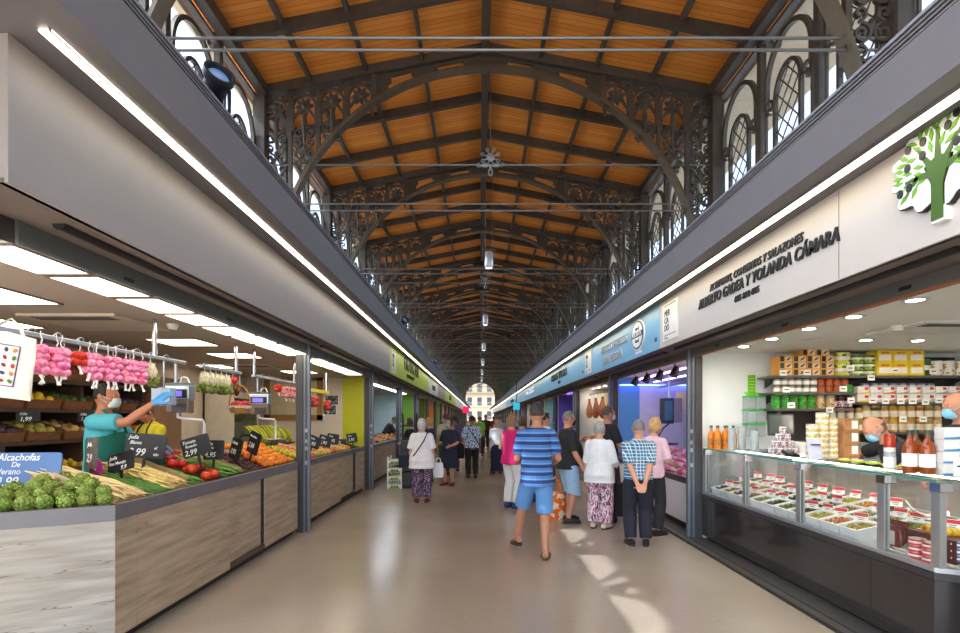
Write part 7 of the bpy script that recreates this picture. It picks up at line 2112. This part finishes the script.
# -- centre aisle
pink = cloth('top_magenta', (206, 30, 110))
person('woman in a sleeveless magenta top and white trousers with a blue mask', .58, 9.3, 0, -.75, 1.66, 1.05, (200, 148, 122), (150, 112, 80), 'bob',
       dict(mat=pink, sleeve=.0, hem=.8, flare=.015, name='sleeveless_top'), dict(kind='trousers', mat=cloth('trousers_white', (226, 226, 226)), wide=.03), (40, 70, 140), (140, 196, 226),
       lw=(-.22, .2, .98), rw=(.2, .26, 1.04), female=True, vox=.012)
floral = m_spots('shirt_floral', (150, 186, 216), [(44, 72, 130), (226, 236, 244)], 24, .52)
person('man in a blue and white patterned shirt and black trousers seen from behind', -.2, 13.9, 0, .1, 1.66, 1.04, (150, 104, 80), (34, 30, 30), 'short',
       dict(mat=floral, sleeve=.5, hem=.82, wide=.02, name='shirt'), dict(kind='trousers', mat=cloth('trousers_black', (26, 26, 30))), (30, 28, 28), None, strap=('r', cloth('strap_black', (24, 24, 26))), vox=.013, lw=(-.3, .02, .82))
bag('shoulder_bag', 'black shoulder bag carried at the side of the blue patterned shirt', (-.56, 13.9, .52), (.3, .14, .4), cloth('bag_black', (28, 28, 32)))
person('woman in a white top pulling a navy shopping trolley away down the aisle', .5, 15.0, 0, .0, 1.55, 1.05, (196, 146, 120), (160, 150, 140), 'short',
       dict(mat=cloth('tee_white', (228, 228, 232)), sleeve=.45, hem=.8, flare=.02, name='t_shirt'), dict(kind='skirt', mat=m_spots('skirt_red_print', (210, 190, 190), [(180, 50, 60), (60, 50, 90)], 26, .52), hem=.5), (90, 60, 50), None, female=True, vox=.014, rw=(.12, -.22, .8))
t = thing('shopping_trolley', 'navy shopping trolley bag pulled behind the woman in the white top', 'trolley', (.52, 14.6, 0))
MB().loft([[V((rx * math.copysign(abs(math.cos(a)) ** .5, math.cos(a)), .16 * math.copysign(abs(math.sin(a)) ** .5, math.sin(a)), zz)) for a in [2 * PI * k / 20 for k in range(20)]] for zz, rx in ((.12, .2), (.3, .21), (.6, .21), (.78, .19), (.84, .12))]).build('bag_body', cloth('trolley_navy', (30, 36, 66)), t, smooth=60)
for q in (-1, 1): MB().lathe([(0, -.02), (.08, -.02), (.09, 0), (.08, .02), (0, .02)], 16, (q * .2, .1, .09), Matrix.Rotation(PI / 2, 3, 'Y')).build('wheel', black, t, smooth=40)
MB().tube([(-.1, .14, .2), (-.1, .2, .86), (.1, .2, .86), (.1, .14, .2)], .012, 8).build('handle', black, t, smooth=50)
# -- left group
person('grey-haired woman in a loose white blouse with a dark cross-body strap, seen from behind', -1.1, 9.9, 0, .08, 1.575, 1.14, (200, 150, 126), (196, 194, 194), 'bob',
       dict(mat=cloth('blouse_white_left', (232, 232, 236)), sleeve=.5, hem=.70, flare=.05, wide=.04, name='blouse'), dict(kind='trousers', mat=m_spots('trouser_dark_print', (48, 42, 66), [(176, 160, 190), (120, 60, 100)], 46, .57), wide=.035), (120, 24, 36), None,
       female=True, strap=('l', cloth('strap_navy', (30, 32, 56))), vox=.011)
bag('handbag', 'dark navy handbag hanging at the left hip of the white blouse', (-1.42, 9.9, .66), (.24, .14, .24), cloth('handbag_navy', (28, 30, 48)), .2, True, .1)
LG = [
 ('woman in a dark navy dress, red shoes and blue mask, facing the camera', -.72, 12.4, 2.6, 1.58, 1.1, (196, 148, 122), (70, 50, 40), 'bob', ('navy', (36, 40, 66)), ('skirt', (36, 40, 66)), (150, 30, 40), (140, 196, 226)),
 ('man in a pale olive shirt and grey-green trousers behind the navy dress', -.95, 14.6, .5, 1.72, 1.06, (176, 124, 98), (70, 62, 56), 'short', ('olive', (176, 178, 140)), ('trousers', (72, 80, 66)), (50, 42, 38), (226, 226, 226)),
 ('man in a purple checked shirt standing left of the patterned shirt', -.75, 15.6, .2, 1.66, 1.05, (150, 104, 80), (40, 34, 34), 'short', ('purple', (96, 78, 122)), ('shorts', (60, 60, 70)), (50, 40, 38), (140, 196, 226)),
 ('woman with blonde hair and a dark top in the queue by the crate stack', -1.25, 13.0, 1.2, 1.6, 1.0, (200, 150, 124), (176, 136, 84), 'bob', ('darkblue', (40, 46, 80)), ('trousers', (40, 40, 52)), (40, 36, 36), (140, 196, 226)),
 ('customer in black leaning to the fruit beside the hand truck', -1.75, 13.0, 1.35, 1.58, 1.05, (190, 140, 112), (60, 48, 42), 'bob', ('blackt', (26, 26, 30)), ('trousers', (30, 30, 34)), (30, 28, 28), (140, 196, 226)),
 ('woman with a floral top waiting in the left queue', -.78, 17.2, 2.4, 1.6, 1.0, (196, 146, 120), (60, 44, 36), 'bob', ('rose', (206, 150, 160)), ('trousers', (50, 50, 66)), (60, 40, 40), (226, 232, 236)),
 ('man in a dark shirt further along the left queue', -1.2, 18.6, .3, 1.76, 1.05, (160, 112, 88), (30, 26, 26), 'short', ('slate', (60, 64, 74)), ('trousers', (44, 44, 52)), (30, 28, 28), None),
 ('person in a bright green top beyond the patterned shirt', .0, 22.0, .2, 1.68, 1.0, (176, 124, 98), (40, 34, 32), 'short', ('brightgreen', (130, 196, 50)), ('trousers', (40, 44, 60)), (40, 36, 36), None),
 ('woman in a red dress near the orange panel', -1.3, 23.5, 2.8, 1.62, 1.0, (196, 146, 120), (50, 38, 32), 'long', ('red', (196, 44, 40)), ('skirt', (196, 44, 40)), (60, 40, 40), (226, 232, 236)),
 ('man with crossed arms in a white shirt on the right side of the aisle', 1.35, 10.6, -1.3, 1.7, 1.05, (190, 140, 112), (34, 28, 28), 'short', ('whiteshirt', (214, 220, 226)), ('trousers', (60, 60, 74)), (40, 36, 36), (130, 180, 220)),
 ('dark-haired woman standing between the striped t-shirt and the black polo', 1.08, 9.9, -.9, 1.66, 1.0, (180, 128, 104), (34, 24, 22), 'long', ('wine', (150, 40, 70)), ('trousers', (46, 44, 56)), (40, 36, 36), None),
 ('woman in brown with bobbed hair behind the magenta top', .95, 11.6, -.6, 1.62, 1.0, (196, 146, 120), (90, 60, 44), 'bob', ('brownt', (120, 90, 76)), ('trousers', (60, 54, 60)), (50, 40, 38), None),
 ('person in a grey top walking away beyond the white top', .75, 19.0, .1, 1.7, 1.0, (190, 140, 112), (100, 90, 84), 'short', ('greytop', (150, 152, 160)), ('trousers', (70, 74, 86)), (60, 54, 50), None),
 ('man in black far ahead in the middle of the aisle', .32, 27.0, 3.1, 1.78, 1.02, (176, 124, 98), (30, 26, 26), 'short', ('blackfar', (30, 30, 34)), ('trousers', (34, 36, 46)), (30, 28, 28), None),
 ('woman in a pale dress far ahead beside the man in black', -.3, 30.0, 3.0, 1.64, 1.0, (196, 146, 120), (80, 56, 44), 'long', ('paledress', (222, 206, 190)), ('skirt', (222, 206, 190)), (90, 70, 60), None),
 ('person in an orange top far along the right stalls', 1.5, 26.0, -1.2, 1.68, 1.0, (190, 140, 112), (50, 40, 36), 'short', ('orangetop', (222, 120, 50)), ('trousers', (60, 64, 80)), (50, 44, 40), None),
 ('person in a sky blue top far along the left stalls', -1.4, 29.0, 1.2, 1.66, 1.0, (190, 140, 112), (60, 46, 40), 'bob', ('skytop', (120, 170, 214)), ('trousers', (70, 66, 70)), (50, 44, 40), None),
 ('person in a dark red top among the far shoppers', .9, 33.0, .4, 1.7, 1.0, (176, 124, 98), (34, 30, 30), 'short', ('darkred', (130, 36, 40)), ('trousers', (44, 46, 56)), (40, 36, 36), None),
 ('person in white among the furthest shoppers on the left', -.7, 38.0, .2, 1.7, 1.0, (190, 140, 112), (60, 50, 46), 'short', ('whitefar', (222, 222, 226)), ('trousers', (80, 84, 100)), (50, 46, 44), None),
 ('person in teal among the furthest shoppers on the right', 1.2, 40.0, 2.9, 1.68, 1.0, (196, 146, 120), (70, 54, 46), 'bob', ('tealfar', (50, 140, 146)), ('trousers', (56, 56, 66)), (50, 46, 44), None),
 ('person in grey near the far exit', .1, 46.0, .1, 1.72, 1.0, (176, 124, 98), (40, 36, 34), 'short', ('greyfar', (110, 112, 120)), ('trousers', (50, 52, 62)), (40, 36, 36), None),
]
for i, (lab, x, y, rz, h, g, sk, hr, st, tp, bt, sh, mk) in enumerate(LG):
    fem = st in ('bob', 'long'); far = y > 20
    bm_ = cloth(tp[0] + '_lower', bt[1])
    person(lab, x, y, 0, rz, h, g, sk, hr, st, dict(mat=cloth(tp[0], tp[1]), sleeve=.46, hem=.84, wide=.02, name='top'),
           dict(kind=bt[0], mat=bm_, **({'len': .55} if bt[0] == 'shorts' else {})), sh, mk, female=fem, vox=.022 if far else .014, fingers=not far, eyes=not far,
           lw=(-.2, .24, 1.02) if i % 3 == 0 else None, rw=(.18, .26, 1.04) if i % 2 == 0 else None, la=(-.1, .12 if far else 0, .085), ra=(.1, -.1 if far else .02, .085))
bag('carrier_bag', 'white carrier bag held beside the white blouse on the left', (-.8, 10.1, .45), (.2, .14, .28), cloth('bag_white', (226, 228, 232)), 0, True, .1)
# -- stall keepers
turq = cloth('tee_turquoise', (84, 178, 190)); grapron = cloth('apron_green', (20, 104, 86)); nitr = M('glove_blue', (72, 146, 206), .5, var=.06)
def dais(lab, x0, x1, y0, y1, h_):
    o = MB().bb(x0, x1, y0, y1, 0, h_ - .02).build('duckboard', M('duckboard_grey', (110, 104, 98), .7), bevel=.005); return tag(o, lab, 'platform')
tg_ = thing('platform', 'raised grey platform behind the fruit counter', 'platform', (-3.9, 5.5, 0)); MB().bb(-4.55, -3.25, 3.9, 7.2, 0, .19).build('deck', M('duckboard_grey', (110, 104, 98), .7), tg_, bevel=.005, world=True); MB().bb(-3.25, -3.235, 3.9, 7.2, .0, .19).build('edge_trim', kickm, tg_, world=True)
person('greengrocer in a turquoise t-shirt and green apron with blue gloves reaching up to the rail', -3.4, 4.72, .19, -1.45, 1.72, 1.06, (188, 122, 88), (34, 28, 26), 'short',
       dict(mat=turq, sleeve=.42, hem=.84, wide=.02, name='t_shirt'), dict(kind='trousers', mat=cloth('trousers_jean', (50, 60, 90))), (40, 36, 36), (206, 226, 222),
       lw=(-.16, .36, 1.12), rw=(.12, .46, 1.52), lh=(-.6, -.2, -1), rh=(.6, -.1, -1), palm_r=(-.5, 0, -.5), palm_l=(.5, 0, -.5), apron=grapron, gloves=nitr, vox=.011)
person('stall keeper in a yellow polo, dark apron and glasses looking down behind the scales', -3.95, 6.25, .19, 2.75, 1.6, 1.05, (176, 112, 80), (30, 24, 22), 'short',
       dict(mat=cloth('polo_yellow', (214, 196, 40)), sleeve=.46, hem=.84, name='polo_shirt', collar=True), dict(kind='trousers', mat=cloth('trousers_dk', (40, 40, 48))), (30, 28, 28), None,
       lw=(-.14, .34, 1.0), rw=(.14, .34, 1.0), pitch=.5, glasses=True, apron=cloth('apron_dark_green', (24, 60, 44)), vox=.012)
person('fruit seller in black leaning over the third counter by the ice-white wall', -3.15, 17.2, 0, -1.3, 1.74, 1.0, (160, 110, 84), (28, 24, 24), 'short',
       dict(mat=cloth('tee_black_seller', (26, 26, 28)), sleeve=.45, hem=.84, name='t_shirt'), dict(kind='trousers', mat=cloth('trousers_blk', (30, 30, 34))), (30, 28, 28), None,
       lw=(-.2, .55, 1.0), rw=(.15, .6, 1.02), lean=.5, pitch=.3, vox=.013)
person('bald vendor in black bending over the olive tubs with a light blue mask', 4.28, 5.05, 0, 1.35, 1.74, 1.06, (200, 140, 112), (110, 84, 70), 'bald',
       dict(mat=cloth('tee_vendor', (30, 32, 38)), sleeve=.36, hem=.84, name='t_shirt'), dict(kind='trousers', mat=cloth('trousers_vendor', (30, 30, 36))), (30, 28, 28), (130, 196, 230),
       lw=(-.1, .55, .9), rw=(.2, .45, 1.12), lean=.62, pitch=.25, palm_l=(0, -.2, -1), palm_r=(0, 0, -1), vox=.010, lh=(-.8, -.4, -.3), rh=(1, -.4, .2))
person('standing vendor in dark clothes with cropped hair and a blue mask at the right edge', 4.08, 4.4, .1, 1.35, 1.72, 1.05, (186, 128, 102), (70, 60, 56), 'bald',
       dict(mat=cloth('tee_vendor_b', (36, 42, 56)), sleeve=.45, hem=.84, name='t_shirt'), dict(kind='trousers', mat=cloth('trousers_vendor', (30, 30, 36))), (30, 28, 28), (130, 196, 230),
       lw=(-.3, .3, 1.0), rw=(.12, .42, 1.02), vox=.010, pitch=.1)
tg_ = thing('platform', 'low platform behind the olive counter', 'platform', (4.4, 4.3, 0)); MB().bb(3.88, 4.9, 4.1, 4.7, 0, .1).build('deck', M('duckboard_grey', (110, 104, 98), .7), tg_, world=True)
MB().bb(3.87, 3.88, 4.1, 4.7, 0, .1).build('edge_trim', kickm, tg_, world=True)
# ------------------------------------------------------------------ light
w = bpy.data.worlds.new('sky'); SC.world = w; w.use_nodes = True
nt = w.node_tree; bg = nt.nodes['Background']
sky = nt.nodes.new('ShaderNodeTexSky'); sky.sky_type = 'NISHITA'
sky.sun_disc = False; sky.sun_elevation = rad(50); sky.sun_rotation = rad(-100); sky.dust_density = 2.0; sky.air_density = 1.0; sky.ozone_density = 1.0
hs = nt.nodes.new('ShaderNodeHueSaturation'); hs.inputs['Saturation'].default_value = .6; nt.links.new(sky.outputs[0], hs.inputs['Color']); nt.links.new(hs.outputs[0], bg.inputs[0]); bg.inputs[1].default_value = .58
sl = bpy.data.lights.new('sun', 'SUN'); so = bpy.data.objects.new('sun', sl); COL.objects.link(so)
sl.energy = 5.5; sl.angle = rad(.6); sl.color = (1, .95, .86)
so.location = (-20, -10, 30)
so.rotation_euler = V((.60, .22, -.77)).to_track_quat('-Z', 'Y').to_euler()
SC.view_settings.view_transform = 'Standard'
SC.view_settings.look = 'None'
SC.view_settings.exposure = 1.0
SC.view_settings.gamma = 1.0
SC.view_settings.use_curve_mapping = False
SC.cycles.max_bounces = 10
SC.cycles.diffuse_bounces = 5
SC.cycles.transparent_max_bounces = 16
SC.cycles.sample_clamp_indirect = 6.0
SC.cycles.use_denoising = True
